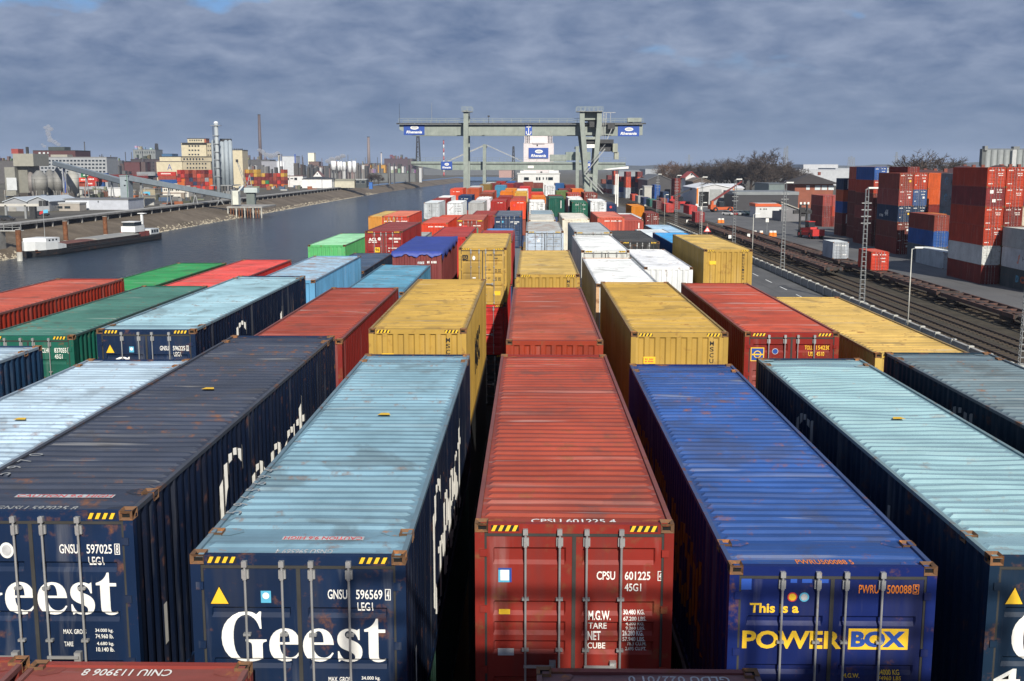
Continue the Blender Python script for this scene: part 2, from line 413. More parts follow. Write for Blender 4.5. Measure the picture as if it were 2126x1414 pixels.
@cached
def m_handle():
    return MB().box(-0.02, 0.36, -0.075, -0.055, 1.05, 1.085).box(0.30, 0.38, -0.05, 0.02, 1.0, 1.12).mesh('door_handle', MAT['bars'])
@cached
def m_seal(W, H):
    m = MB(); m.box(W / 2 - 0.0235, W / 2 + 0.0235, 0.012, 0.05, 0.145, H - 0.169)
    m.box(0.119, W - 0.119, 0.012, 0.05, H - 0.1675, H - 0.1285); m.box(0.1185, 0.1455, 0.012, 0.05, 0.145, H - 0.169); m.box(W - 0.1455, W - 0.1185, 0.012, 0.05, 0.145, H - 0.169)
    return m.mesh('door_seal', MAT['seal'])
@cached
def m_casting():
    bm = bmesh.new(); bmesh.ops.create_cube(bm, size=1.0)
    for v in bm.verts: v.co = ((v.co.x + .5) * 0.162, (v.co.y + .5) * 0.178, (v.co.z - .5) * 0.118)
    for n, d in (((0, -1, 0), (0, 1, 0)), ((0, 0, 1), (0, 0, -1)), ((-1, 0, 0), (1, 0, 0))):
        f = [f for f in bm.faces if (f.normal - Vector(n)).length < 1e-3][0]
        bmesh.ops.inset_individual(bm, faces=[f], thickness=0.034)
        bmesh.ops.translate(bm, vec=Vector(d) * 0.04, verts=f.verts); f.material_index = 1
    me = bpy.data.meshes.new('corner_casting'); bm.to_mesh(me); bm.free(); me.materials.append(MAT['casting']); me.materials.append(MAT['dark_hole']); return me
@cached
def m_cplate():
    return MB().quad((0, -.17, 0), (.20, -.17, 0), (.34, -.05, 0), (.30, .06, 0), (.14, .13, 0), (0, .10, 0)).mesh('corner_plate', MAT['rusty_plate'], fix=False)
@cached
def m_hazard(w, h):
    m = MB(); m.quad((0, 0, 0), (w, 0, 0), (w, 0, h), (0, 0, h)); n = 4; p = w / n
    for k in range(n):
        a = k * p; m.quad((a, -0.002, 0), (a + p * 0.5, -0.002, 0), (min(w, a + p * 0.9), -0.002, h), (a + p * 0.4, -0.002, h), m=1)
    return m.mesh('hazard_stripe', [MAT['black_print'], MAT['yellow_print']], fix=False)
@cached
def m_body(L, W, H):
    m = MB(); rows = side_prof(L)
    m.strip([[(d, y, z) for z in (0.158, H - 0.066)] for y, d in rows]); m.strip([[(W - d, y, z) for z in (0.158, H - 0.066)] for y, d in rows])
    for x0, x1 in ((0.0, 0.118), (W - 0.118, W)):
        m.box(x0, x1, 0.004, 0.118, 0.0, H); m.box(x0, x1, L - 0.118, L - 0.004, 0.0, H)
    for x0, x1 in ((0.004, 0.062), (W - 0.062, W - 0.004)):
        m.box(x0, x1, 0.12, L - 0.12, H - 0.064, H - 0.006); m.box(x0, x1, 0.12, L - 0.12, 0.012, 0.156)
    for y0, y1 in ((0.008, 0.099), (L - 0.099, L - 0.008)):
        m.box(0.12, W - 0.12, y0, y1, H - 0.128, H - 0.010); m.box(0.12, W - 0.12, y0, y1, 0.01, 0.138)
    m.box(0.12, W - 0.12, L - 0.09, L - 0.05, 0.14, H - 0.13); m.box(0.07, W - 0.07, 0.11, L - 0.11, 0.05, 0.12)
    for x0, x1 in ((-.004, .164), (W - .164, W + .004)):
        for y0, y1 in ((-.001, .178), (L - .178, L + .001)): m.box(x0, x1, y0, y1, H - .118, H + .004, m=1); m.box(x0, x1, y0, y1, -.002, .118, m=1)
    return m.mesh('body', [MAT['wall'], MAT['casting']], fix=False)
@cached
def m_doorset(W, H, style):
    m = MB(); door_geo(m, W, H, style, False); door_geo(m, W, H, style, True)
    for b in BARX: bar_geo(m, W * b, H, 1)
    m.box(W / 2 - 0.0235, W / 2 + 0.0235, 0.012, 0.05, 0.145, H - 0.169, m=2)
    return m.mesh('door_end', [MAT['door'], MAT['bars'], MAT['seal']], fix=False)

def container(loc, L, W, H, col, roofc=None, end='door', style='A', near=True, inset45=False, dent=0.004, seed=0, roofmat='roof', hazard=True, rz=0.0, sidec=None, framec=None):
    """one shipping container: an empty at its base corner and its parts"""
    t = put('shipping_container', None, None, loc, rz + (random.uniform(-.003, .003) if loc[1] > 30 else 0))
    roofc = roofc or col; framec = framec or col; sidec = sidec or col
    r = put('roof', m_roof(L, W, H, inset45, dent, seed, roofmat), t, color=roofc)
    if near:
        put('frame', m_frame(L, W, H), t, color=framec)
        rc = tuple(.55 * a + .05 for a in roofc)
        put('top_rail', m_rail(L, H), t, color=rc); put('top_rail', m_rail(L, H), t, (W - .066, 0, 0), 0, rc)
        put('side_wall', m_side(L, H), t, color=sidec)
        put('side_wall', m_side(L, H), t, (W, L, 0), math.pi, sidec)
        put('back_wall', m_backwall(W, H), t, (0, L, 0), 0, col)
        if end == 'door':
            for right in (False, True):
                d = put('door', m_door(W, H, style, right), t, color=col)
                for b in (BARX[2:] if right else BARX[:2]): put('locking_bar', m_bar(H), d, (W * b, 0, 0))
                put('door_handle', m_handle(), d, (W * (BARX[2] if right else BARX[0]), 0, 0))
            put('door_seal', m_seal(W, H), t)
        else: put('end_wall', m_endwall(W, H), t, color=col)
        ys = [(0.0, 1), (L, -1)]
        for y, sy in ys:
            for x, sx in ((0.0, 1), (W, -1)):
                put('corner_casting', m_casting(), t, (x, y, H + 0.004), sc=(sx, sy, 1))
                put('corner_casting', m_casting(), t, (x, y, 0.0), sc=(sx, sy, -1))
        if inset45:
            for y, sy in ((0.762, 1), (L - 0.762, -1)):
                for x, sx in ((-0.002, 1), (W + 0.002, -1)): put('corner_casting', m_casting(), t, (x, y, H + 0.004), sc=(sx, sy, 1))
        for y, sy in ((0.182, 1), (L - 0.182, -1)) + (((0.944, 1), (L - 0.944, -1)) if inset45 else ()):
            for x, sx in ((0.066, 1), (W - 0.066, -1)): put('corner_plate', m_cplate(), t, (x, y, H - 0.033), sc=(sx, sy, 1), color=roofc)
        if hazard:
            for x in (0.2, W - 0.2 - 0.34): put('hazard_stripe', m_hazard(0.34, 0.075), t, (x, 0.0055, H - 0.1))
    else:
        put('body', m_body(L, W, H), t, color=col)
        if end == 'door': put('door_end', m_doorset(W, H, style), t, color=col)
        else: put('end_wall', m_endwall(W, H), t, color=col)
    t['dims'] = (L, W, H); t['style'] = style if end == 'door' else ''
    return t
def mark(t, s, x0, x1, zt, h, mat='white_print', bold=0.012, me=None, flat=False):
    """lettering on the front of container t: x0..x1 from its left edge, zt below its top"""
    L, W, H = t['dims']; z = H - zt - h
    me = me or text_me(s, x1 - x0, h, mat, bold)
    st = t['style']
    if st and not flat:
        dp = door_prof(st, H); me = drape(me, 'z', [p[0] for p in dp], prof_fn(dp), 0.006, (0, 0, z)); return put('lettering', me, t, (x0, 0, 0))
    return put('lettering', me, t, (x0, 0.004, z))
def digit_box(t, s, x0, x1, zt, h, mat='white_print'):
    mark(t, s, x0 + 0.018, x1 - 0.018, zt + 0.015, h - 0.03, mat)
    L, W, H = t['dims']; m = MB(); a, b, z0, z1, q = 0, x1 - x0, H - zt - h, H - zt, 0.009
    for u in ((a, b, z0, z0 + q), (a, b, z1 - q, z1), (a, a + q, z0 + q, z1 - q), (b - q, b, z0 + q, z1 - q)): m.quad((u[0], 0, u[2]), (u[1], 0, u[2]), (u[1], 0, u[3]), (u[0], 0, u[3]))
    put('digit_frame', m.mesh('digit_frame', MAT[mat], fix=False), t, (x0, 0.014, 0))
def plate(t, x0, x1, zt0, zt1, mat, name='sticker', y=0.013, poly=None):
    L, W, H = t['dims']
    pts = poly or [(x0, zt1), (x1, zt1), (x1, zt0), (x0, zt0)]
    me = MB().quad(*[(x, 0, H - z) for x, z in pts]).mesh(name, MAT[mat], fix=False)
    return put(name, me, t, (0, y, 0))
def disc_pts(x, zt, rx, rz=None, n=16):
    rz = rz or rx; return [(x + rx * math.cos(2 * math.pi * k / n), zt - rz * math.sin(2 * math.pi * k / n)) for k in range(n)]
def smudge(t, x0, x1, zt, h, n, mat='white_print', y=None):
    """a line of print too small to read: separate little blocks"""
    L, W, H = t['dims']; rnd = random.Random(int(x0 * 1000 + zt * 77)); m = MB(); p = (x1 - x0) / n; z = H - zt - h
    for k in range(n):
        if n > 4 and k == n * 4 // 11: continue
        a = x0 + k * p; m.quad((a, 0, z), (a + p * rnd.uniform(.5, .8), 0, z), (a + p * .7, 0, z + h), (a, 0, z + h * rnd.uniform(.7, 1)))
    yy = y if y is not None else (0.012 if t['style'] else 0.003)
    put('lettering', m.mesh('lettering', MAT[mat], fix=False), t, (0, yy, 0))
def roof_text(t, s, x0, x1, y0, dy, mat='white_print', flip=False, rise=0.0):
    L, W, H = t['dims']; me = text_me(s, x1 - x0, dy, mat, 0.01)
    o = put('lettering', me, t, (x1, y0 + dy, H - 0.032 + rise) if flip else (x0, y0, H - 0.032 + rise), rot=(R(-90), 0, math.pi if flip else 0)); return o
def side_word(t, me, y0, z0, left=False, outer=(0.012, 0.036)):
    """lettering draped on a long side; on the right side it starts at local y0, on the left side it ends there"""
    L, W, H = t['dims']; pts = side_prof(L)
    wd = max(v.co.x for v in me.vertices)
    q = [(L - a, d) for a, d in reversed(pts)]
    if not left:
        m2 = drape(me, 'x', [p[0] for p in q], prof_fn(q), 0.005, (y0, 0, z0), outer); o = put('lettering', m2, t, (W, 0, 0), math.pi / 2); o['kind'] = 'stuff'; return o
    m2 = drape(me, 'x', [p[0] for p in q], prof_fn(q), 0.005, (L - y0 - wd, 0, z0), outer); o = put('lettering', m2, t, (0, L, 0), -math.pi / 2); o['kind'] = 'stuff'; return o
paint('rusty_plate', rust=1.5, grime=1.0, rough=.8, scale=2.2, rustcol=(.24, .095, .028))
plain('faint_print', (.33, .34, .33), .6, var=.2)
# ------------------------------------------------------------------ ground, water, road, rails
def sheet(name, pts, z, mat, kind='structure'):
    return tag(put(name, MB().quad(*[(x, y, z) for x, y in pts]).mesh(name, MAT[mat], fix=False)), kind=kind)
def ground_mat(name, c1, c2, scale, rough=0.9, bump=0.3, crack=0.0, fine=6.0):
    m, t = base_mat(name); tc = t.n('ShaderNodeTexCoord')
    a = t.n('ShaderNodeTexNoise', {'Vector': tc.outputs['Object'], 'Scale': scale, 'Detail': 8.0, 'Roughness': 0.62})
    b = t.n('ShaderNodeTexNoise', {'Vector': tc.outputs['Object'], 'Scale': fine, 'Detail': 4.0, 'Roughness': 0.7})
    col = t.mix(t.ramp(a.outputs[0], 0.35, 0.68), c1, c2)
    f = t.n('ShaderNodeMapRange', {0: b.outputs[0], 1: 0.25, 2: 0.75, 3: 0.72, 4: 1.25}).outputs[0]
    col = t.mix(1.0, col, t.n('ShaderNodeCombineColor', {0: f, 1: f, 2: f}).outputs[0], 'MULTIPLY')
    if crack:
        mp = t.n('ShaderNodeMapping', {'Vector': tc.outputs['Object'], 'Scale': (1.2, 0.05, 1)})
        c = t.n('ShaderNodeTexNoise', {'Vector': mp.outputs[0], 'Scale': 1.0, 'Detail': 4.0})
        col = t.mix(t.math('MULTIPLY', t.ramp(c.outputs[0], 0.55, 0.7), crack), col, tuple(q * 0.45 for q in c1))
    bs = t.n('ShaderNodeBsdfPrincipled', {'Base Color': col, 'Roughness': rough, 'Specular IOR Level': 0.3})
    bn = t.n('ShaderNodeBump', {'Height': b.outputs[0], 'Strength': bump, 'Distance': 0.04}); t.nt.links.new(bn.outputs[0], bs.inputs['Normal'])
    finish(t, bs)
ground_mat('earth', (0.085, 0.078, 0.06), (0.13, 0.12, 0.09), 0.01, fine=0.3)
ground_mat('asphalt', (0.085, 0.088, 0.09), (0.14, 0.14, 0.14), 0.12, crack=0.35)
ground_mat('pavement', (0.095, 0.098, 0.102), (0.15, 0.15, 0.15), 0.06, crack=0.45)
ground_mat('ballast', (0.042, 0.037, 0.027), (0.082, 0.069, 0.047), 0.5, bump=1.0, fine=9)
ground_mat('stone_bank', (0.095, 0.075, 0.052), (0.185, 0.15, 0.11), 0.09, bump=1.0, fine=1.3)
ground_mat('turf', (0.10, 0.085, 0.03), (0.17, 0.14, 0.05), 0.05, fine=0.8)
ground_mat('quay', (0.075, 0.07, 0.06), (0.13, 0.12, 0.10), 0.05, crack=0.3, fine=1.0)
m, t = base_mat('water'); tc = t.n('ShaderNodeTexCoord')
mp = t.n('ShaderNodeMapping', {'Vector': tc.outputs['Object'], 'Scale': (1.0, 0.55, 1), 'Rotation': (0, 0, 0.5)})
a = t.n('ShaderNodeTexNoise', {'Vector': mp.outputs[0], 'Scale': 0.62, 'Detail': 5.0, 'Roughness': 0.62})
b = t.n('ShaderNodeTexNoise', {'Vector': tc.outputs['Object'], 'Scale': 0.02, 'Detail': 3.0})
bs = t.n('ShaderNodeBsdfPrincipled', {'Base Color': t.mix(t.ramp(b.outputs[0], .35, .65), (0.012, 0.024, 0.038), (0.02, 0.036, 0.054)), 'Roughness': 0.16, 'Specular IOR Level': 0.5, 'IOR': 1.33})
bn = t.n('ShaderNodeBump', {'Height': a.outputs[0], 'Strength': 1.0, 'Distance': 1.3}); t.nt.links.new(bn.outputs[0], bs.inputs['Normal']); finish(t, bs)

WZ = -6.0
# one ground sheet on each side of the basin, reaching the horizon, the water between them
def bank_x(y): return -124.0 if y < 760 else -124.0 + 34 * min(1, (y - 760) / 760) ** 1.5
ys = [-300, 100, 250, 400, 550, 700, 850, 1000, 1150, 1300, 1450, 1600]
sheet('ground', [(-20.5, -300), (9000, -300), (9000, 9000), (-20.5, 9000)], -0.03, 'earth')
sheet('ground', [(-9000, -300), (-163, -300), (-163, 9000), (-9000, 9000)], -0.03, 'earth')
sheet('ground', [(-163, 1600), (-20.5, 1600), (-20.5, 9000), (-163, 9000)], -0.04, 'earth')
sheet('water', [(-170, -300), (-20, -300), (-20, 1640), (-170, 1640)], WZ, 'water')
tag(put('quay_wall', MB().box(-21.2, -20.5, -300, 1600, WZ - 2, 0.25).mesh('quay_wall', MAT['concrete'])), kind='structure')
rnd = random.Random(3); rows = []
for y in ys:
    b = bank_x(y); rows.append([(b + 3, y, WZ - 1.0), (b, y, WZ + 0.02), (b - 3.2, y, WZ + 1.3), (b - 9, y, WZ + 3.4), (b - 14.5, y, WZ + 4.6), (b - 16, y, WZ + 4.7)])
tag(put('river_bank', MB().strip(rows).mesh('river_bank', MAT['stone_bank'], fix=False)), kind='structure')
tag(put('bank_terrace', MB().strip([[(bank_x(y) - 16.01, y, -0.02), (-163.1, y, -0.02)] for y in ys]).mesh('bank_terrace', MAT['quay'], fix=False)), kind='structure')
# loose stones at the foot of the bank
st = MB(); rs = random.Random(9)
for k in range(2600):
    y = 225 + 650 * rs.random() ** 1.5; b = bank_x(y); u = rs.random() ** 1.6 * 4.0; x = b + 1.2 - u; z = WZ - 0.15 + 0.40 * max(0, u - 1.2) ; q = rs.uniform(.22, .6)
    a = rs.uniform(0, 3.1); c, s_ = math.cos(a) * q, math.sin(a) * q; i = len(st.v)
    st.v += [(x + c, y + s_, z), (x - s_, y + c, z), (x - c, y - s_, z), (x + s_, y - c, z), (x + c * .2, y + s_ * .2, z + q * rs.uniform(.6, 1.1))]
    for f in ((0, 1, 4), (1, 2, 4), (2, 3, 4), (3, 0, 4)): st.f.append(tuple(i + n for n in f)); st.m.append(0)
plain('stone', (0.36, 0.32, 0.24), 0.9, var=0.4, scale=0.6)
tag(put('bank_stones', st.mesh('bank_stones', MAT['stone'], fix=False)), 'pale loose stones along the far waterline', 'stones', kind='stuff')
# terminal yard, road, rail corridor, storage pavement
sheet('yard_pavement', [(-20.4, -60), (28.6, -60), (28.6, 620), (-20.4, 620)], 0.0, 'asphalt')
sheet('road', [(28.61, -60), (36.0, -60), (36.0, 900), (28.61, 900)], 0.004, 'asphalt')
sheet('track_bed', [(37.4, -60), (51.4, -60), (51.4, 900), (37.4, 900)], 0.002, 'ballast')
sheet('storage_pavement', [(51.41, -60), (190, -60), (190, 620), (51.41, 620)], 0.004, 'pavement')
for k in range(26):
    y = 60 + k * 9.0
    tag(put('road_marking', MB().quad((33.0, y, 0.009), (33.16, y, 0.009), (33.16, y + 4.0, 0.009), (33.0, y + 4.0, 0.009)).mesh('road_marking', MAT['white_print'], fix=False)), kind='structure')
tag(put('edge_line', MB().quad((28.8, -60, 0.009), (28.92, -60, 0.009), (28.92, 620, 0.009), (28.8, 620, 0.009)).mesh('edge_line', MAT['concrete_pale'], fix=False)), kind='structure')
# low concrete barrier between road and railway: posts with panels
bar = root('concrete_barrier', (36.6, 60, 0), 'low pale concrete barrier wall between the road and the railway', 'barrier')
pp = MB().box(-0.22, 0.22, -0.2, 0.2, 0, 1.05).mesh('post', MAT['concrete_pale']); pn = MB().box(-0.1, 0.1, 0.2, 3.6, 0.0, 0.85).box(-0.16, 0.16, 0.2, 3.6, 0.85, 0.95).mesh('panel', MAT['concrete'])
for k in range(62):
    put('post', pp, bar, (0, k * 3.8, 0)); put('panel', pn, bar, (0, k * 3.8, 0))
plain('rail', (0.10, 0.085, 0.075), 0.4, metal=0.5, var=0.3)
for ti, X in enumerate((40.2, 43.6, 48.6)):
    tr = tag(put('railway_track', None, None, (X, 60, 0)), kind='structure')
    for s in (-0.72, 0.72):
        m = MB().box(s - 0.035, s + 0.035, -100, 760, 0.14, 0.20).box(s - 0.012, s + 0.012, -100, 760, 0.07, 0.14).box(s - 0.07, s + 0.07, -100, 760, 0.055, 0.07)
        put('rail', m.mesh('rail', MAT['rail']), tr)
    sl = MB().box(-1.28, 1.28, -0.13, 0.13, 0.0, 0.06).mesh('sleeper', MAT['timber_and_shade'])
    for k in range(70): put('sleeper', sl, tr, (0, 10 + k * 0.95, 0))
    rest = MB()
    for k in range(70, 420): rest.box(-1.28, 1.28, 9.87 + k * .95, 10.13 + k * .95, 0.0, 0.06)
    o = put('sleepers_beyond', rest.mesh('sleepers_beyond', MAT['timber_and_shade'], fix=False), tr); o['kind'] = 'stuff'

# ------------------------------------------------------------------ the container yard
RED, DRED, MAROON, ORED, ORANGE, SALMON = (.33, .035, .026), (.235, .022, .02), (.15, .022, .022), (.52, .06, .022), (.62, .17, .012), (.55, .13, .08)
YEL, NAVY, BLUE, LBLUE, CYAN, TEAL, GREEN, LGREEN = (.45, .285, .062), (.010, .033, .105), (.015, .05, .27), (.26, .43, .53), (.10, .33, .55), (.012, .12, .085), (.015, .23, .06), (.22, .52, .25)
WHITE, GREY, LGREY, CREAM, BROWN, BLACK, PBLUE, GOLD, DGREEN = (.74, .77, .78), (.30, .32, .32), (.47, .51, .54), (.70, .66, .55), (.20, .045, .025), (.022, .024, .027), (.05, .22, .36), (.55, .25, .02), (.008, .085, .06)
GNAVY = (.006, .021, .064)
YARD = []; BASES = []
def yard(desc, Z, xl, xr, y, ref='F', L=L40, W=2.438, H=2.896, col=RED, roof=None, end='door', style='A', X=None, top=None, under=(), near=None, dent=0.004, i45=None, cat='container', **kw):
    D = Z if ref == 'F' else Z + L
    if X is None: X = (XA(xl, D, y) + XA(xr, D, y)) / 2 - W / 2
    if top is None: top = ZA(y, D, (xl + xr) / 2)
    i45 = (L == L45) if i45 is None else i45
    near = (Z < 88) if near is None else near
    t = container((X, Z, top - H), L, W, H, col, roof, end, style, near, i45, dent, int(Z * 10 + X * 3) if dent > 0.005 else 0, **kw)
    YARD.append([t, desc, Z, X, 0]); z = top - H
    for k, (ud, uc, ue) in enumerate(under):
        if z < 2.6: break
        z -= 2.593
        u = container((X + random.uniform(-.05, .05), Z + random.uniform(-.1, .1), z), L, 2.438, 2.591, uc, None, ue, 'A', near, False, 0.004, 0)
        YARD.append([u, ud, Z, X, k + 1])
    BASES.append((X, X + min(W, 2.438), Z + .02, Z + L - .02, z - 0.02))
    return t

# --- front row
g1 = yard('navy container with white lettering and dark dusty roof', 12.51, 0, 0, 0, L=L45, W=2.5, X=-7.24, top=11.73, col=GNAVY, sidec=(.004, .010, .030), roof=(.032, .043, .074), style='B', dent=0.005, under=(('navy side under the dark roofed container', (.012, .03, .07), 'wall'),))  # sidec is darker than the doors: side shade put into the colour
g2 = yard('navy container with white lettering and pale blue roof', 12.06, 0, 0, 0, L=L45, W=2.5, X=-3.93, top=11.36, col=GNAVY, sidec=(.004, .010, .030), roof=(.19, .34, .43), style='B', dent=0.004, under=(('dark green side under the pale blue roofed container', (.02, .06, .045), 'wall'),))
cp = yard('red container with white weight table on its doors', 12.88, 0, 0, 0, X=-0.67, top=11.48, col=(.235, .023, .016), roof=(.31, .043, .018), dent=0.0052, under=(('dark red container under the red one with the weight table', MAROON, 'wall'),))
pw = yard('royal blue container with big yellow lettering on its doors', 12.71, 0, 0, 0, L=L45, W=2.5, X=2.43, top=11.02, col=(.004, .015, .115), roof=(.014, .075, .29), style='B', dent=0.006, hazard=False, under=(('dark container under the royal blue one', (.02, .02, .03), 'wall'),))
paint('roof_shiny', rust=0.3, grime=0.5, rough=0.27, streak=(0.3, 3.0, 1.0), bump=0.3, spec=0.8)
paint('roof_rusty', rust=2.4, grime=0.8, rough=0.5, streak=(0.3, 2.0, 1.0), bump=0.2, scale=0.42, rustcol=(0.13, 0.06, 0.03))
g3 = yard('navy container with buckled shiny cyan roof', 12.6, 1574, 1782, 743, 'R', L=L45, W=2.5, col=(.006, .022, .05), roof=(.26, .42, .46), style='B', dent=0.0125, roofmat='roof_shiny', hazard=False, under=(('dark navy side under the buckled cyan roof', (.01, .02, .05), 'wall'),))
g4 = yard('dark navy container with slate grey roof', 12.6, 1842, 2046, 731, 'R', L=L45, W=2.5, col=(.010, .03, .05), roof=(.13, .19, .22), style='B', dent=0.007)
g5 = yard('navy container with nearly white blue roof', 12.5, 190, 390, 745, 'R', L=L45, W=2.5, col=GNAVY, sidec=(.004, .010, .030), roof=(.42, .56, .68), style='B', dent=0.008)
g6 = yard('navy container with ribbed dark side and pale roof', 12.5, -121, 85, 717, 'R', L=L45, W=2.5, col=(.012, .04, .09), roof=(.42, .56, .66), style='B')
def geest(t, num, chk, logo='plate', extra=False):
    mark(t, '', .318, 2.25, 0, 0, me=None) if False else None
    L, W, H = t['dims']; me = serif_word('Geest', 1.94); dp = door_prof('B', H)
    put('lettering', drape(me, 'z', [p[0] for p in dp], prof_fn(dp), 0.006, (0, 0, H - 1.32)), t, (.318, 0, 0))
    if num: mark(t, 'GNSU', 1.587, 1.815, .42, .117); mark(t, num, 1.917, 2.224, .42, .117); digit_box(t, chk, 2.255, 2.32, .41, .137); mark(t, 'LEG1', 1.93, 2.11, .575, .117)
    plate(t, 0, 0, 0, 0, 'black_print', 'warning_sign', 0.014, [(.205, .61), (.441, .61), (.323, .375)]); plate(t, 0, 0, 0, 0, 'yellow_print', 'warning_sign', 0.011, [(.22, .6), (.426, .6), (.323, .395)])
    if logo == 'plate':
        plate(t, .807, .925, .44, .587, 'cyan_print', 'sticker'); plate(t, 0, 0, 0, 0, 'white_print', 'emblem', 0.010, disc_pts(.866, .5, .04))
    else:
        plate(t, 0, 0, 0, 0, 'white_print', 'emblem', 0.012, disc_pts(.95, .5, .085, .10)); plate(t, 0, 0, 0, 0, 'grey_print', 'emblem', 0.010, disc_pts(.95, .5, .06, .07))
    mark(t, 'MAX. GROSS', 1.57, 1.85, 1.5, .06); mark(t, '34.000 kg.', 1.96, 2.18, 1.49, .055); mark(t, '74.960 lb.', 1.96, 2.18, 1.56, .055)
    mark(t, 'TARE', 1.57, 1.68, 1.66, .06); mark(t, '4.680 kg.', 1.97, 2.18, 1.66, .055); mark(t, '10.140 lb.', 1.96, 2.18, 1.73, .055)
geest(g1, '597025', '8', 'disc'); geest(g2, '596569', '4'); geest(g3, '', '')
mark(g3, "45'", .12, .95, 1.42, .27)
roof_text(g2, 'GNSU 596569 4', .95, 1.62, .14, .15, 'grey_print', flip=True); roof_text(g2, 'CAUTION 9.6 HIGH', .95, 1.9, .62, .11, 'red_print', True, .004)
put('roof_label', MB().quad((.93, .61, 2.896 - .030), (1.92, .61, 2.896 - .030), (1.92, .74, 2.896 - .030), (.93, .74, 2.896 - .030)).mesh('roof_label', MAT['grey_print'], fix=False), g2)
for k, ch in enumerate('5965694'): put('lettering', text_me(ch, .13, .2, 'faint_print', .0), g2, (.20, 1.5 + k * .33, 2.896 + .004), rot=(R(-90), 0, R(90)))
roof_text(g1, 'GNSU 597025 8', .75, 1.75, .14, .15, 'faint_print'); roof_text(g1, 'CAUTION 9.6 HIGH', .8, 2.0, .64, .11, 'red_print', False, .004)
put('roof_label', MB().quad((.78, .63, 2.896 - .030), (2.02, .63, 2.896 - .030), (2.02, .76, 2.896 - .030), (.78, .76, 2.896 - .030)).mesh('roof_label', MAT['grey_print'], fix=False), g1)
for k, ch in enumerate('5970'): put('lettering', text_me(ch, .13, .2, 'faint_print', .0), g1, (.30, 1.5 + k * .33, 2.896 + .004), rot=(R(-90), 0, R(90)))
for g in (g1, g2, g3, g4, g5):
    L, W, H = g['dims']
    put('roof_badge', MB().quad((1.18, 7.2, H + .006), (1.42, 7.2, H + .006), (1.37, 7.36, H + .006), (1.23, 7.36, H + .006)).mesh('roof_badge', MAT['yellow_print'], fix=False), g)
for g in (g1, g2): side_word(g, serif_word('Geest', 6.6), 3.5, .40)
_fw = serif_word('Geest', 6.6).copy(); _fw.materials.clear(); _fw.materials.append(MAT['faint_print'])  # same word in a greyer print for the left sides
for g in (g3, g4): side_word(g, _fw, 3.4, .5, True)
plain('yellow_shaded', (.16, .085, .012), .6)  # yellow print darkened, the shade on that side is in the colour
side_word(pw, text_me('POWER BOX', 9.6, 1.35, 'yellow_shaded', .05), 2.0, .75, True)
for g, s in ((g1, -1), (g2, -1)):
    o = put('side_label', MB().quad((0, 0, 0), (.12, 0, 0), (.12, 0, .55), (0, 0, .55)).mesh('side_label', MAT['white_print'], fix=False), g, (2.504, .9, .8), R(90))
# red container doors
for s, a, b, z, h in (('CPSU', 1.50, 1.727, .612, .11), ('601225', 1.846, 2.16, .612, .11), ('45G1', 1.846, 2.05, .768, .10), ('M.G.W.', 1.405, 1.68, 1.137, .11), ('TARE', 1.405, 1.635, 1.289, .085), ('NET', 1.397, 1.56, 1.404, .105), ('CUBE', 1.397, 1.62, 1.556, .08),
    ('30.480 KG.', 1.837, 2.10, 1.12, .055), ('67.200 LBS.', 1.837, 2.12, 1.198, .055), ('4.200 KG.', 1.87, 2.10, 1.273, .055), ('9.260 LBS.', 1.87, 2.11, 1.343, .04), ('26.280 KG.', 1.83, 2.09, 1.394, .055), ('57.940 LBS.', 1.83, 2.11, 1.465, .055), ('76.3 CU.M.', 1.89, 2.13, 1.54, .052), ('2.695 CU.FT.', 1.87, 2.13, 1.61, .045)):
    mark(cp, s, a, b, z, h, bold=.016)
digit_box(cp, '4', 2.25, 2.32, .605, .125)
plate(cp, .288, .451, .576, .76, 'blue_print', y=.016); plate(cp, .288, .425, .60, .76, 'cyan_print', y=.014); plate(cp, .313, .42, .60, .735, 'white_print', y=.012)
plate(cp, .293, .432, 1.11, 1.178, 'yellow_print', y=.016); plate(cp, .28, .48, 1.626, 1.72, 'grey_print', y=.016)
roof_text(cp, 'CPSU 601225 4', .69, 1.74, .13, .15)
# yellow lettered container doors
for s, a, b, z, h in (('This is a', .258, .853, .48, .125), ('POWER', .18, 1.39, .833, .235)): mark(pw, s, a, b, z, h, 'yellow_print', .03)
plate(pw, 1.472, 2.20, .80, 1.07, 'yellow_print', 'lettering_panel', .016)
put('lettering', text_me('BOX', .66, .21, 'blue_print', .05), pw, (1.505, .012, 2.896 - 1.04))
for s, a, b, z, h in (('PWRU', 1.57, 1.81, .24, .108), ('500088', 1.91, 2.206, .24, .108), ('M.G.W.', 1.42, 1.63, 1.385, .055), ('34000 KG', 1.86, 2.12, 1.345, .055), ('74960 LBS', 1.86, 2.14, 1.415, .055)): mark(pw, s, a, b, z, h, 'orange_print' if z < .3 else 'yellow_print', .012)
digit_box(pw, '5', 2.22, 2.295, .23, .125, 'orange_print')
plate(pw, 0, 0, 0, 0, 'red_print', 'emblem', .015, disc_pts(.77, .4, .06)); plate(pw, 0, 0, 0, 0, 'yellow_print', 'emblem', .012, disc_pts(.77, .4, .045)); plate(pw, 0, 0, 0, 0, 'cyan_print', 'emblem', .015, disc_pts(.913, .4, .06)); plate(pw, 0, 0, 0, 0, 'grey_print', 'emblem', .012, disc_pts(.913, .4, .042))
plain('touch_up', (.025, .085, .40), .45, var=.08)
for a, b, z0, z1 in ((.14, .27, .10, .31), (.74, .82, .10, .22), (.88, 1.0, .10, .22), (1.05, 1.2, .10, .22)): plate(pw, a, b, z0 + .04, z1, 'touch_up', 'paint_patch', .017)
roof_text(pw, 'PWRU500088 5', .85, 1.55, .16, .15, 'orange_print')
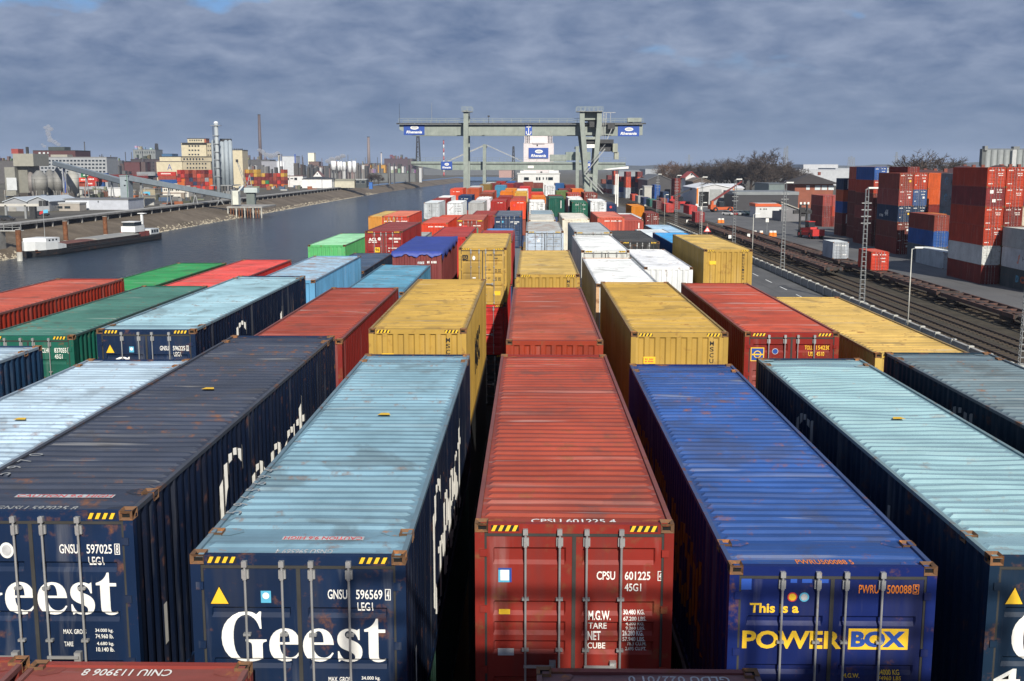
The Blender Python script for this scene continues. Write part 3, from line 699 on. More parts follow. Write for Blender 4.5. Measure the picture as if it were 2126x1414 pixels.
# --- lower containers right in front of the camera
f1 = yard('dusty red lower roof with white number, bottom of the picture', -.75, 70, 528, 1372, 'R', L=L40, H=2.591, col=(.27, .05, .04), roof=(.30, .075, .06), dent=.01, near=True, under=())
f0 = yard('dusty red lower roof in the bottom corner on the river side', -.75, -390, 64, 1360, 'R', L=L40, H=2.591, col=(.27, .05, .04), roof=(.28, .06, .05), dent=.01, near=True)
f2 = yard('dull maroon lower roof below the red and royal blue containers', -.75, 1105, 1580, 1386, 'R', L=L40, H=2.591, col=(.16, .05, .05), roof=(.20, .10, .10), dent=.01, near=True)  # maroon darkened and greyed, shade put into the roof colour
L_ = f1['dims'][0]
roof_text(f1, 'CNIU 113906 8', .62, 1.6, L_ - .30, .16, flip=True); roof_text(f2, 'GLDU 022701 0', 1.0, 2.1, L_ - .30, .16, 'grey_print', True)
# --- second row
cl = yard('teal green container with white numbers', 28.3, 293, 434.5, 593, 'R', col=TEAL, roof=(.05, .17, .14), style='B')
for s, a, b, z, h in (('CLHU', 1.58, 1.80, .33, .13), ('837055', 1.91, 2.23, .33, .13), ('45G1', 1.91, 2.12, .50, .12)): mark(cl, s, a, b, z, h)
digit_box(cl, '4', 2.26, 2.33, .32, .15)
g7 = yard('navy container with pale blue roof and warning triangle', 27.13, 0, 0, 0, L=L45, W=2.5, X=-10.93, top=11.73, col=GNAVY, sidec=(.004, .010, .030), roof=(.28, .46, .54), style='B', dent=.006)  # darker sidec again holds the shade of the side
geest(g7, '596225', '2'); side_word(g7, serif_word('Geest', 6.6), 3.5, .40)
yard('dark red container with plain red roof', 27.6, 689, 827.7, 596.6, 'R', col=(.20, .02, .018), roof=(.29, .04, .018), end='wall')
m2 = yard('yellow container with striped header and vertical number', 26.92, 0, 0, 0, X=-4.02, top=11.79, col=YEL, roof=(.50, .315, .058), end='wall')
r2 = yard('brick red container with plain closed end', 27.12, 0, 0, 0, X=-.6, top=11.48, col=(.30, .04, .018), roof=(.33, .06, .026), end='wall', hazard=False)
m3 = yard('yellow container with yellow sticker on ribbed end', 27.24, 0, 0, 0, X=2.54, top=11.67, col=YEL, roof=(.49, .305, .05), end='wall')
to = yard('red container with yellow framed square logo on doors', 28.16, 0, 0, 0, X=5.57, top=11.54, col=(.235, .017, .012), roof=(.42, .058, .024), roofmat='roof')
y4 = yard('sand yellow container, a tier lower beside the road', 27.5, 1607, 1735, 616, 'R', col=(.55, .38, .10), roof=(.56, .37, .095), end='wall')
for t, xs in ((m2, 1.93), (m3, 1.98)):
    L, W, H = t['dims']
    for k, ch in enumerate('MSCU81'): put('lettering', text_me(ch, .1, .11, 'black_print', .01), t, (xs, .004, H - .33 - k * .15))
    plate(t, .32, .62, .62, .80, 'yellow_print', 'sticker', .006); smudge(t, .36, .58, .66, .04, 6, 'red_print', .004); smudge(t, .36, .58, .72, .04, 8, 'red_print', .004)
side_word(m2, text_me('MSC', 3.2, 1.1, 'black_print', .05), 4.2, .9)
plate(to, .167, .517, .40, .76, 'yellow_print', 'logo', .016); plate(to, .19, .494, .423, .737, 'blue_print', 'logo', .013)
plate(to, 0, 0, 0, 0, 'yellow_print', 'logo', .010, disc_pts(.342, .58, .10)); plate(to, 0, 0, 0, 0, 'blue_print', 'logo', .008, disc_pts(.342, .58, .078)); plate(to, .20, .484, .565, .60, 'yellow_print', 'logo', .006)
plate(to, 0, 0, 0, 0, 'grey_print', 'emblem', .014, disc_pts(.8, .5, .08)); plate(to, 0, 0, 0, 0, 'blue_print', 'emblem', .011, disc_pts(.8, .5, .066))
for s, a, b, z, h in (('TOLU', 1.57, 1.785, .35, .11), ('154230 6', 1.866, 2.33, .35, .11), ('US', 1.66, 1.785, .51, .11), ('4510', 1.866, 2.07, .51, .11)): mark(to, s, a, b, z, h, 'yellow_print')
yard('orange red container at the river edge', 27.1, 122, 254, 578, 'R', col=(.30, .03, .015), roof=(.40, .07, .04), end='wall')
# --- third row
yard('bright green container at the river edge', 41.9, 370, 467, 545.5, 'R', col=(.01, .13, .035), roof=(.018, .26, .075), end='wall', cat='c')
yard('coral red container beside the bright green one', 41.9, 502, 604, 539, 'R', col=(.45, .03, .025), roof=(.62, .07, .06), end='wall')
yard('light blue container with rust patches on its roof', 43.8, 650, 750, 531, 'R', col=(.13, .36, .60), roof=(.32, .50, .66), roofmat='roof_rusty', hazard=False, end='wall')
yard('dull blue container with smooth blue roof', 42.2, 797, 893, 549, 'R', col=(.05, .20, .33), roof=(.09, .28, .42), end='wall', dent=0.0)
y3 = yard('sand yellow container with short ribbed end', 41.9, 1071, 1205, 569.5, 'F', col=YEL, roof=(.52, .355, .10), end='wall')
yard('white container with rusty corner post', 41.6, 1208, 1310, 535, 'R', col=(.55, .57, .55), roof=(.76, .79, .80), end='wall', hazard=False, framec=(.55, .35, .2), under=(('grey blue container under the white one with rusty post', (.14, .20, .24), 'wall'),))
# --- fourth row
yard('smooth navy container, a tier lower, beside the tarpaulin', 56.3, 736, 814, 525, 'R', col=(.012, .03, .06), roof=(.04, .075, .14), end='wall', dent=0.0)
tp = yard('maroon open top container under a blue tarpaulin', 54.2, 814, 917, 525, 'F', col=(.19, .045, .045), roof=(.02, .04, .2), end='wall', hazard=False)
yard('big white container with closed ribbed end', 55.2, 1338, 1438.6, 555, 'F', col=WHITE, roof=(.72, .75, .80), end='wall', hazard=False)
yard('white container with rusty striped header', 55.6, 1207.4, 1307, 520, 'F', col=(.62, .64, .62), roof=(.74, .77, .78), style='C')
ms = yard('tall yellow container with black logo on its doors', 55.5, 952, 1052, 514.5, 'F', col=YEL, roof=(.50, .335, .085), style='B', under=(('bright red container under the tall yellow one', (.52, .025, .02), 'door'), ('dark container low in the stack under the bright red one', (.02, .02, .025), 'door')))
y5 = yard('tall yellow container standing nearest the road', 55.2, 1462, 1562.5, 518, 'F', col=YEL, roof=(.53, .36, .095), end='wall', under=(('dark yellow container under the tall one by the road', (.40, .25, .05), 'wall'),))
mark(ms, 'm', .186, .48, .36, .15, 'black_print', .05, flat=True); mark(ms, 'sc', .19, .48, .53, .12, 'black_print', .05, flat=True)
plate(ms, 0, 0, 0, 0, 'white_print', 'emblem', .012, disc_pts(.77, .52, .075, .11))
for z, a, b, n in ((.33, 1.45, 2.22, 11), (.5, 1.8, 2.0, 4), (1.08, 1.38, 1.62, 5), (1.08, 1.85, 2.15, 6), (1.18, 1.85, 2.15, 6), (1.5, 1.38, 1.62, 5), (1.5, 1.85, 2.15, 6), (1.6, 1.85, 2.15, 6)): smudge(ms, a, b, z, .07, n, 'black_print')
plate(ms, 1.78, 2.12, 2.2, 2.42, 'yellow_print', 'sticker', .012); plate(ms, .7, .86, 1.5, 1.56, 'white_print', 'sticker', .012)
plate(y5, .29, .62, .58, .76, 'yellow_print', 'sticker', .006)
for t, xs in ((y3, 1.95), (y5, 1.94)):
    for k, ch in enumerate('MSCU51904'): put('lettering', text_me(ch, .1, .11, 'black_print', .01), t, (xs, .004, t['dims'][2] - .33 - k * .15))
for z, n in ((.3, 11),): smudge(tp, 1.25, 1.6, .42, .14, 4, 'grey_print'); smudge(tp, 1.72, 2.2, .40, .12, 7, 'white_print'); smudge(tp, .15, .5, .72, .1, 5, 'white_print')
L, W, H = tp['dims']; rows = []; rt = random.Random(4); NX = 20; NY = 30
for j in range(NY + 1):
    y = -.03 + (L + .06) * j / NY; r = []
    ed = .16 + .10 * math.sin(y * 2.1 + 1) + .06 * math.sin(y * 5.3)
    for i in range(NX + 1):
        x = -.04 + (W + .08) * i / NX; zz = .05 + .05 * math.sin(y * 1.9) * math.sin(x * 1.3) + .03 * math.sin(y * 6 + x)
        r.append((x, y, H + zz))
    rows.append([(-.05, y, H - ed)] + r + [(W + .05, y, H - ed - .1)])
fr = [(p[0], -.05, H - .14 - .07 * math.sin(p[0] * 7) - .04 * math.sin(p[0] * 17)) for p in rows[0]]
plain('tarp', (.035, .06, .29), .5, var=.15, scale=1.0)
put('tarpaulin', MB().strip([fr] + rows).mesh('tarpaulin', MAT['tarp'], smooth=True), tp)
# --- fifth row
yard('light green container at the river edge', 70.8, 640, 716, 508.5, 'F', col=(.10, .42, .15), roof=(.28, .60, .36), end='wall', hazard=False)
ac = yard('maroon container with white logo and yellow plate', 70.8, 757.8, 835, 480, 'F', col=(.26, .022, .022), roof=(.20, .03, .03), style='C')
mark(ac, 'ACL', .24, .77, .43, .22, bold=.03, flat=True); plate(ac, 0, 0, 0, 0, 'white_print', 'emblem', .012, disc_pts(.93, .5, .10)); smudge(ac, .24, .8, .68, .08, 8); plate(ac, .62, .95, 1.05, 1.37, 'yellow_print', 'sticker', .012); mark(ac, '96', .66, .91, 1.1, .2, 'black_print', flat=True)
smudge(ac, 1.55, 2.35, .42, .12, 10); smudge(ac, 1.9, 2.15, .62, .12, 4); smudge(ac, 1.5, 2.1, 1.06, .07, 8); smudge(ac, 1.5, 1.6, 1.25, .07, 2)
yard('red container with red roof behind the tarpaulin', 70.8, 893, 971, 492, 'F', col=(.50, .035, .03), roof=(.34, .03, .028), end='wall', hazard=False)
yard('red container behind the tall yellow one with logo', 70.8, 1000, 1071, 478, 'R', col=(.33, .03, .03), end='wall', hazard=False)
gd = yard('pale grey blue container with rusty roof and double doors', 70.8, 1091, 1171, 480, 'F', col=(.42, .50, .60), roof=(.42, .45, .45), roofmat='roof_rusty', style='C')
plate(gd, 0, 0, 0, 0, 'white_print', 'emblem', .012, disc_pts(.82, .62, .09))
for z, a, b, n in ((.45, 1.45, 2.2, 11), (.6, 1.85, 2.05, 3), (.9, 1.4, 1.7, 4), (.9, 1.85, 2.2, 6)): smudge(gd, a, b, z, .1, n, 'steel_grey')
gr = yard('grey container with weathered roof and rusty header', 70.8, 1192.6, 1270.6, 481.5, 'F', col=(.42, .46, .48), roof=(.36, .40, .43), style='C')
yard('black container with four pale door bars', 67.9, 1288, 1369.5, 502, 'F', col=BLACK, roof=(.03, .033, .036), style='B')
yard('bright blue container beside the black one', 68.0, 1351.7, 1427, 482.5, 'R', col=(.015, .10, .30), roof=(.04, .32, .68), style='B')
# --- sixth row
yard('pale green roofed container behind the red ones', 85.3, 935, 995, 472, 'R', col=(.20, .45, .25), roof=(.36, .60, .42), end='wall', hazard=False)
yard('grey roofed lower container behind the maroon one', 85.3, 840, 897, 481.5, 'R', col=GREY, end='wall', hazard=False)
yard('blue container mostly hidden behind the red one', 85.3, 1010, 1071, 474, 'R', col=(.04, .16, .40), roof=(.06, .22, .5), end='wall', hazard=False)
yard('white roofed low container beside the bright blue one', 80.5, 1318, 1378, 476, 'R', col=WHITE, roof=(.62, .68, .72), end='wall', hazard=False)
# --- seventh row
def far(desc, Z, xl, xr, y, col, roof=None, end='wall', ref='F', n=0, L=L40, style='C', H=2.591, lines=(), near=False, pc='white_print'):
    t = yard(desc, Z, xl, xr, y, ref, L=L, H=H, col=col, roof=roof, end=end, style=style, near=near, hazard=False)
    if end == 'door' and not lines: lines = ((.4, 1.35, 2.2, 7), (.62, 1.7, 2.1, 3), (1.1, 1.4, 2.1, 5), (.5, .35, .7, 2))
    for z, a, b, k in lines: smudge(t, a, b, z, .11, k, pc if sum(col) < 1.2 else 'steel_dark')
    return t
far('pale blue roofed low container near the road', 97.2, 1339, 1388, 466.6, LBLUE, (.36, .54, .72), ref='R')
far('mustard yellow container with ribbed end at the river edge', 99.8, 764.5, 820, 449, GOLD[:2] + (.05,), (.50, .36, .12))
far('salmon orange container with white lettered doors', 99.8, 794, 848, 448.7, (.52, .06, .035), (.60, .17, .10), 'door', lines=((.42, .2, .95, 6), (.42, 1.3, 2.3, 10)))
far('orange red container with white number on closed end', 99.8, 874, 930, 463, (.60, .055, .025), (.50, .09, .06), lines=((.28, .65, 2.1, 12),))
br = far('brown red container with round white emblem on doors', 99.8, 949, 1003, 457, (.33, .055, .035), (.33, .08, .055), 'door', lines=((.45, 1.5, 2.2, 9),))
plate(br, 0, 0, 0, 0, 'white_print', 'emblem', .0, disc_pts(.33, .42, .11)); plate(br, .5, .95, .5, .8, 'red_print', 'sticker', .0)
for t, L, W, H in ((br, 0, 2.438, 2.591),): plate(t, .1, .5, .04, .11, 'yellow_print', 'hazard_stripe', -.002); plate(t, 1.9, 2.3, .04, .11, 'yellow_print', 'hazard_stripe', -.002)
nv = far('tall slate navy container with four pale door bars', 99.8, 1027, 1082, 448, (.03, .055, .115), (.09, .115, .16), 'door', H=2.896, lines=((.5, .15, .5, 4), (.5, 1.45, 2.25, 9), (.65, 1.8, 2.05, 3)))
plate(nv, 0, 0, 0, 0, 'cyan_print', 'emblem', .0, disc_pts(.75, .55, .08, .1))
far('cream container with rusty roof edge', 99.8, 1096.5, 1155, 457, CREAM, (.50, .50, .46), 'wall')
far('bright cream container with blank end', 99.8, 1167.6, 1224, 454, (.74, .70, .58), (.62, .60, .54), 'wall', H=2.896)
far('salmon pink container with white number on ribbed end', 99.8, 1240, 1297, 450.7, (.60, .12, .075), (.58, .17, .12), lines=((.3, .65, 2.2, 13),))
dp = far('dusky pink container beside the salmon pink one', 99.8, 1281, 1335, 457, (.38, .075, .06), (.30, .06, .05)); plate(dp, 1.98, 2.08, .25, .75, 'white_print', 'sticker', .0)
# --- eighth row
far('flame orange roofed container behind the river side ones', 114.4, 918, 962, 446, ORED, ref='R')
far('red roofed container behind the brown red one', 114.4, 990, 1034, 437, (.26, .03, .025), ref='R')
far('blue grey roofed container above the cream one', 114.4, 1100, 1147, 436, (.66, .66, .60), (.22, .30, .36), ref='R')
far('dark green container behind the bright cream one', 114.4, 1158, 1202, 441, DGREEN, ref='R')
far('white roofed container behind the salmon pink one', 114.4, 1268, 1312, 442.5, WHITE, (.60, .64, .66), ref='R')
# --- twelfth row: the line of upright door ends
far('pale grey container with double doors, river end of its line', 172.6, 880, 912, 420.6, LGREY, (.62, .68, .72), 'door', lines=((.5, .8, 1.0, 1), (1.2, .8, 1.0, 1)))
far('white container with black number marks on doors', 172.6, 928, 960, 420.6, (.68, .72, .75), WHITE, 'door', lines=((.5, 1.3, 2.2, 5), (.9, 1.3, 2.2, 4), (1.3, 1.3, 2.2, 5)), pc='steel_dark')
far('plain grey container with closed end', 172.6, 972, 1005, 420.6, (.36, .37, .37), (.42, .44, .45))
far('crimson container with small white name', 172.6, 1018, 1051, 417.6, (.34, .025, .02), (.30, .03, .025), lines=((.2, 1.1, 1.9, 6),), H=2.896)
wn = far('bright orange red container with square opening', 172.6, 1060, 1090.5, 417, (.66, .065, .02), (.42, .05, .03), H=2.896, lines=((.25, 1.1, 2.1, 7),)); plate(wn, .5, .85, .5, .9, 'red_print', 'hatch', -.002)
far('snow white container with double doors', 172.6, 1099, 1132, 419, (.76, .78, .78), WHITE, 'door', H=2.896)
dg = far('tall dark green container with blank end', 172.6, 1140, 1171.5, 411, DGREEN, (.012, .10, .07), H=2.896); plate(dg, 1.85, 1.95, .4, 1.6, 'white_print', 'lettering', -.002)
far('green container with white door marks in front of a white one', 172.6, 1187, 1221, 420, (.01, .12, .075), None, 'door', lines=((.35, .5, 1.1, 4), (.35, 1.6, 2.1, 3), (1.0, 1.7, 2.1, 2)))
far('white container showing only its edge behind the green one', 186.4, 1180, 1210, 411.5, WHITE, (.70, .73, .74))
far('white container with double doors, road end of its line', 172.6, 1226.7, 1258.5, 417.6, (.74, .77, .78), WHITE, 'door', H=2.896)
ny = far('dark navy container with red dot by the road', 175, 1250, 1279, 424, (.012, .03, .085), None, 'wall'); plate(ny, 0, 0, 0, 0, 'red_print', 'emblem', -.002, disc_pts(1.5, .45, .2))
# --- rows beyond
for args in (
 ('dark red roofed container behind the pale grey one', 187, 909, 937, 410, DRED, None, 'wall', 'R'),
 ('white topped container behind the plain grey one', 187, 988, 1018, 412.5, (.66, .62, .66), WHITE),
 ('red roofed container behind the crimson one', 187, 1036, 1062, 409, DRED),
 ('rust brown container with orange spots', 187, 1063, 1092, 411, (.35, .05, .03)),
 ('orange container behind the snow white one', 187, 1104, 1133, 408.5, ORANGE),
 ('long maroon roofed container behind the dark green one', 187, 1140, 1169, 408, (.20, .03, .03)),
 ('white roofed container beside the striped navy one', 201.6, 920, 946, 405.5, WHITE, None, 'wall', 'R'),
 ('navy container with a white name band', 201.6, 951, 979, 406.5, NAVY),
 ('brown container with pale name', 201.6, 995, 1022, 402, BROWN),
 ('vivid red container behind the orange one', 201.6, 1102, 1129, 401, (.55, .04, .02)),
 ('rust red container with door bars near the road', 201.6, 1178, 1207, 402, (.38, .05, .03), None, 'door'),
 ('dark maroon container with door bars nearest the road', 201.6, 1212, 1241, 401, (.20, .04, .03), None, 'door'),
 ('flame red container with white name at the river edge', 213.5, 934.7, 960.5, 392, (.60, .07, .03), None),
 ('dull orange container with ribbed side', 213.5, 969, 995, 391.5, (.42, .08, .03)),
 ('faded red container behind the brown one', 216, 1001, 1027, 397.5, (.45, .08, .05)),
 ('bright orange container below another orange one', 216, 1038, 1064, 398, ORANGE),
 ('pale yellow container with white roof behind', 216, 1070, 1094, 399, (.58, .34, .06)),
 ('moss green container among red ones', 216, 1156, 1180, 397.5, (.10, .16, .05)),
 ('deeper orange container set further back', 230.5, 1049, 1072, 392.5, (.60, .20, .02)),
 ('white container with red side marks', 230.5, 1073, 1096, 394, (.70, .70, .70)),
 ('orange container close to the crane leg', 230.5, 1189, 1211, 393, (.62, .15, .02)),
 ('plum red container beside the moss green one', 230.5, 1163, 1184, 393.5, MAROON),
 ('pale grey container near the left crane leg', 230.5, 974, 998, 387.5, LGREY),
 ('olive brown container near the left crane leg', 248, 997, 1017, 383.5, (.20, .13, .04)),
 ('blue tank shaped container with white lettering', 245.5, 1028, 1049.5, 385.5, PBLUE),
 ('scarlet container far back in the middle', 245.5, 1079.5, 1101, 388, (.52, .03, .03)),
 ('dark green container far back in the middle', 245.5, 1106, 1126, 393, DGREEN),
 ('small maroon container far back beside the blue one', 271, 1018, 1037, 381, MAROON),
 ('small brown red container far back', 271, 1046, 1066, 381.5, DRED),
 ('small plum container far back with white dot', 271, 1068, 1087, 380, (.13, .02, .03)),
 ('small rust container below the white office', 271, 1087, 1106, 378.5, (.25, .06, .04)),
 ('small brown container below the white office', 271, 1108, 1127, 380.5, (.17, .05, .04)),
 ('small white container with double doors below the office', 271, 1132.5, 1152, 385, (.74, .76, .77), None, 'door'),
 ('deep blue container far back near the crane leg', 285, 1150, 1175, 381, (.02, .09, .25)),
 ('maroon container far back near the crane leg', 271, 1175, 1194, 384.5, MAROON),
 ('dark red container far back at the river side', 300, 1031, 1048, 377, (.28, .02, .02)),
 ('blue container far back at the river side', 300, 1053, 1071, 377, (.02, .10, .30)),
 ('grey container far back at the river side', 300, 1011, 1026, 379, (.42, .45, .45))):
    d, Z, xl, xr, y, c = args[:6]; rest = list(args[6:]) + [None] * 3
    far(d, Z, xl, xr, y, c, rest[0], rest[1] or 'wall', rest[2] or 'F', lines=((.5, .6, 1.9, 5),) if 'name' in d else ())
og = far('orange container standing by the road', 212, 1311.8, 1337, 428, (.58, .20, .01), None, 'wall')
bw = far('brown container with white door plates by the road', 207, 1340.8, 1368, 443, (.17, .025, .02), None, 'door', lines=((.6, 1.5, 2.2, 3), (1.0, 1.5, 2.2, 3), (.5, .3, .8, 2), (1.3, .3, .6, 1)))
# --- what carries them: the lower tiers that only show as darkness in the gaps
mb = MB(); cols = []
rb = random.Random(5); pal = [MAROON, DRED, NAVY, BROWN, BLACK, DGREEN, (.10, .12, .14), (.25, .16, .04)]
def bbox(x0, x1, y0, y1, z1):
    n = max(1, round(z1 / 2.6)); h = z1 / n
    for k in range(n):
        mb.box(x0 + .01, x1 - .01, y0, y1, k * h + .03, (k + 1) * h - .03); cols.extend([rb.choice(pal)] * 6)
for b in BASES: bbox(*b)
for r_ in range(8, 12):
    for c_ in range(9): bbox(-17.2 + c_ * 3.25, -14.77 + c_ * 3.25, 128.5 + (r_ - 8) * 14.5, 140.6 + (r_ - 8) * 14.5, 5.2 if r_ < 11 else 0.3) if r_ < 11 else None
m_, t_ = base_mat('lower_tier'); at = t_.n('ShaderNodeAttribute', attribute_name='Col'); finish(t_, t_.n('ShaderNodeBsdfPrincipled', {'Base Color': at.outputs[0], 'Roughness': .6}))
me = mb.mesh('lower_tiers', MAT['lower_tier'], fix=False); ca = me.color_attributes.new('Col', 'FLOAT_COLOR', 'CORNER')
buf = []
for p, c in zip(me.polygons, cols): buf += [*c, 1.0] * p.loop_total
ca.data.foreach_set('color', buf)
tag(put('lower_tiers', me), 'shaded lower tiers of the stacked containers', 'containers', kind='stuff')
for t, d, Z, X, lvl in YARD: tag(t, d, 'container', 'containers stacked in the yard between river and road')
# ------------------------------------------------------------------ gantry cranes
CRANE = (.27, .31, .28)
paint('crane_paint', rust=.22, grime=.6, rough=.5, streak=(1.5, 1.5, .15))
def part(t, name, mb, mat='generic', col=None, smooth=False):
    """mesh part whose vertices were given in world coordinates"""
    o = t.matrix_world.translation if False else Vector(t.location)
    mb.v = [(x - o.x, y - o.y, z - o.z) for x, y, z in mb.v]
    return put(name, mb.mesh(name, MAT[mat], smooth), t, color=col or (.5, .5, .5))
def sub(p, name, mb, mat='generic', col=None):
    o = Vector(p.location) + Vector(p.parent.location if p.parent else (0, 0, 0))
    mb.v = [(x - o.x, y - o.y, z - o.z) for x, y, z in mb.v]
    return put(name, mb.mesh(name, MAT[mat]), p, color=col or (.5, .5, .5))
def px_box(x0, x1, y0, y1, Y0, Y1):
    a, zt = AT(x0, y0, Y0); b, zb = AT(x1, y1, Y0); return (a, b, Y0, Y1, zb, zt)
def sign_board(t, x0, x1, y0, y1, Y, text=True):
    a, b, _, _, z0, z1 = px_box(x0, x1, y0, y1, Y, Y); w, h = b - a, z1 - z0
    s = part(t, 'sign_board', MB().box(a, b, Y - .12, Y - .02, z0, z1), 'blue_print')
    o = Vector(t.location)
    n = 20; pts = [(a + w * .52 + w * .20 * math.cos(2 * math.pi * k / n), Y - .14, z0 + h * .66 + h * .17 * math.sin(2 * math.pi * k / n)) for k in range(n)]
    sub(s, 'emblem', MB().quad(*pts), 'white_print')
    pts = [(a + w * .52 + w * .15 * math.cos(2 * math.pi * k / n), Y - .15, z0 + h * .66 + h * .10 * math.sin(2 * math.pi * k / n)) for k in range(n)]
    sub(s, 'emblem', MB().quad(*pts), 'grey_print')
    if text:
        me = text_me('Rhenania', w * .76, h * .26, 'white_print', .03, .25); q = put('lettering', me, s, (a + w * .12 - o.x, Y - .14 - o.y, z0 + h * .14 - o.z))
    return s
def railing(t, x0, x1, y, z, step, h=1.1, mat='generic', col=CRANE):
    m = MB(); n = max(1, int((x1 - x0) / step))
    for k in range(n + 1): xx = x0 + (x1 - x0) * k / n; m.box(xx - .04, xx + .04, y - .04, y + .04, z, z + h)
    m.box(x0, x1, y - .035, y + .035, z + h - .05, z + h + .03); m.box(x0, x1, y - .03, y + .03, z + h * .5, z + h * .5 + .05)
    return part(t, 'railing', m, mat, col)
Zc = 318.0; YF, YB = 314.0, 330.0
c1 = root('gantry_crane', (0, Zc, 0), 'near grey green gantry crane with long box girder and blue signs', 'crane')
a, b, _, _, z0, z1 = px_box(829, 1334, 258, 280.5, Zc, Zc)
for nm, yy in (('girder', Zc), ('girder', Zc + 8)):
    part(c1, nm, MB().prism([(a, z1), (b, z1), (b, z0), (a + 3.4, z0), (a, z0 + 1.6)], 'y', yy, yy + 1.6), 'crane_paint', CRANE)
part(c1, 'girder_rail', MB().box(a - .8, b + .9, Zc - .3, Zc + .5, z1, z1 + .35).box(a - .8, b + .9, Zc + 8.5, Zc + 9.3, z1, z1 + .35), 'steel_dark')
railing(c1, a, b, Zc - .9, z1 + .35, 2.6, 1.2); railing(c1, a, b, Zc + 10, z1 + .35, 2.6, 1.2)
part(c1, 'walkway', MB().box(a, b, Zc - 1.0, Zc - .31, z1 - .1, z1 + .02), 'steel_grey')
def leg_px(t, pts, w, Y, dy=1.4, name='leg', col=CRANE):
    m = MB()
    for (xa, ya), (xb, yb) in zip(pts, pts[1:]):
        ax, az = AT(xa, ya, Y); bx, bz = AT(xb, yb, Y); bz = max(bz, 0.6) if yb < 700 else 0.6; h = w / 2
        i = len(m.v)
        for (x, z) in ((ax, az), (bx, bz)):
            for y in (Y - dy / 2, Y + dy / 2): m.v += [(x - h, y, z), (x + h, y, z)]
        for q in ((0, 1, 5, 4), (2, 3, 7, 6), (0, 2, 6, 4), (1, 3, 7, 5), (0, 1, 3, 2), (4, 5, 7, 6)): m.f.append(tuple(i + k for k in q)); m.m.append(0)
    return part(t, name, m, 'crane_paint', col)
def foot_y(Y): return 345 + (CAM_H - .5) * FPX / Y      # picture row of the rail at that distance
leg_px(c1, [(967.5, 229), (967, foot_y(YF))], 1.35, YF); leg_px(c1, [(971, 233), (972, foot_y(YB))], 1.25, YB)
leg_px(c1, [(1208.5, 230), (1208.5, 255), (1214, 320), (1224, foot_y(YF))], 1.35, YF); leg_px(c1, [(1244.5, 230), (1244, 255), (1238, 320), (1231, foot_y(YF))], 1.35, YF)
leg_px(c1, [(1204, 282), (1212, 345), (1218, foot_y(YB))], 1.2, YB); leg_px(c1, [(1236, 282), (1231, 345), (1226, foot_y(YB))], 1.2, YB)
def px_part(t, name, x0, x1, y0, y1, Y, d, mat='generic', col=CRANE, **k): return part(t, name, MB().box(*px_box(x0, x1, y0, y1, Y, Y + d)), mat, col)
px_part(c1, 'cross_beam', 1215, 1238, 284, 289.5, YF - .4, 1.2, 'crane_paint'); px_part(c1, 'cross_beam', 1222, 1234, 361, 367, YF - .4, 1.2, 'crane_paint')
px_part(c1, 'winch_house', 1213, 1239.5, 231.5, 249, YF + 1.2, 9, 'crane_paint')
for xx in (XA(967, YF), XA(1214, YF), XA(1238, YF)):
    part(c1, 'end_carriage', MB().box(xx - .6, xx + .6, YF - 4, YB + 4, 1.0, 2.0), 'crane_paint', CRANE)
part(c1, 'portal_tie', MB().box(XA(967, YF) - .5, XA(967, YF) + .5, YF + .7, YB - .7, 30.0, 31.2), 'crane_paint', CRANE)
for x0, x1, yy in ((960, 981, 223), (1196, 1250, 224)):
    xa, xb, zz = XA(x0, YF), XA(x1, YF), ZA(231, YF); railing(c1, xa, xb, YF - 1.4, zz, 1.2, 1.2); railing(c1, xa, xb, YF + 4, zz, 1.2, 1.2)
    part(c1, 'platform', MB().box(xa, xb, YF - 1.45, YF + 4.1, zz - .15, zz - .02), 'steel_grey')
# trolley with cabin and spreader on the outer arm
px_part(c1, 'trolley_frame', 1224, 1246, 249, 264, Zc - 2.2, 12, 'steel_dark'); px_part(c1, 'trolley_gear', 1226, 1233, 247, 251, Zc - 1, 5, 'dirty', (.12, .12, .11))
px_part(c1, 'trolley_frame', 1262, 1277, 256, 268, Zc - 2.0, 11, 'steel_dark')
px_part(c1, 'trolley_beam', 1214, 1274, 289.5, 297.5, Zc - 3.6, 14, 'steel_dark'); px_part(c1, 'operator_cabin', 1272.5, 1282.5, 298, 316, Zc - 4, 4.0, 'crane_paint', (.30, .32, .26)); px_part(c1, 'operator_cabin', 1276, 1284.5, 316, 331, Zc - 3.6, 3.2, 'crane_paint', (.34, .36, .30))
px_part(c1, 'hoist_frame', 1246, 1271, 299, 314, Zc - 2, 8, 'steel_dark'); px_part(c1, 'number_sign', 1218.5, 1234.5, 299.5, 307, YF - .9, .1, 'white_print')
m = MB()
for x in (1249, 1252, 1256): xa, za = AT(x, 247, Zc - 1); xb, zb = AT(x + 1, 312, Zc - 1); m.bar((xa, Zc - 1.2, za), (xb, Zc - 1.2, zb), .12)
m.bar((XA(1268, Zc), Zc - 2.2, ZA(268, Zc)), (XA(1254, Zc), Zc - 2.2, ZA(300, Zc)), .25); part(c1, 'hoist_cable', m, 'steel_grey')
m = MB(); p0 = AT(1256, 309, YF - 2); p1 = AT(1214, 361, YF - 2)
m.bar((p0[0], YF - 2.6, p0[1]), (p1[0], YF - 2.6, p1[1]), .5, .25); m.bar((p0[0], YF - 2.6, p0[1] + 1.2), (p1[0], YF - 2.6, p1[1] + 1.2), .1); part(c1, 'stairs', m, 'galvanised')
m = MB(); p0 = AT(1214, 361, YF - 2); p1 = AT(1252, 402, YF - 2); m.bar((p0[0], YF - 2.6, p0[1]), (p1[0], YF - 2.6, p1[1]), .5, .25); m.bar((p0[0], YF - 2.6, p0[1] + 1.2), (p1[0], YF - 2.6, p1[1] + 1.2), .1); part(c1, 'stairs', m, 'galvanised')
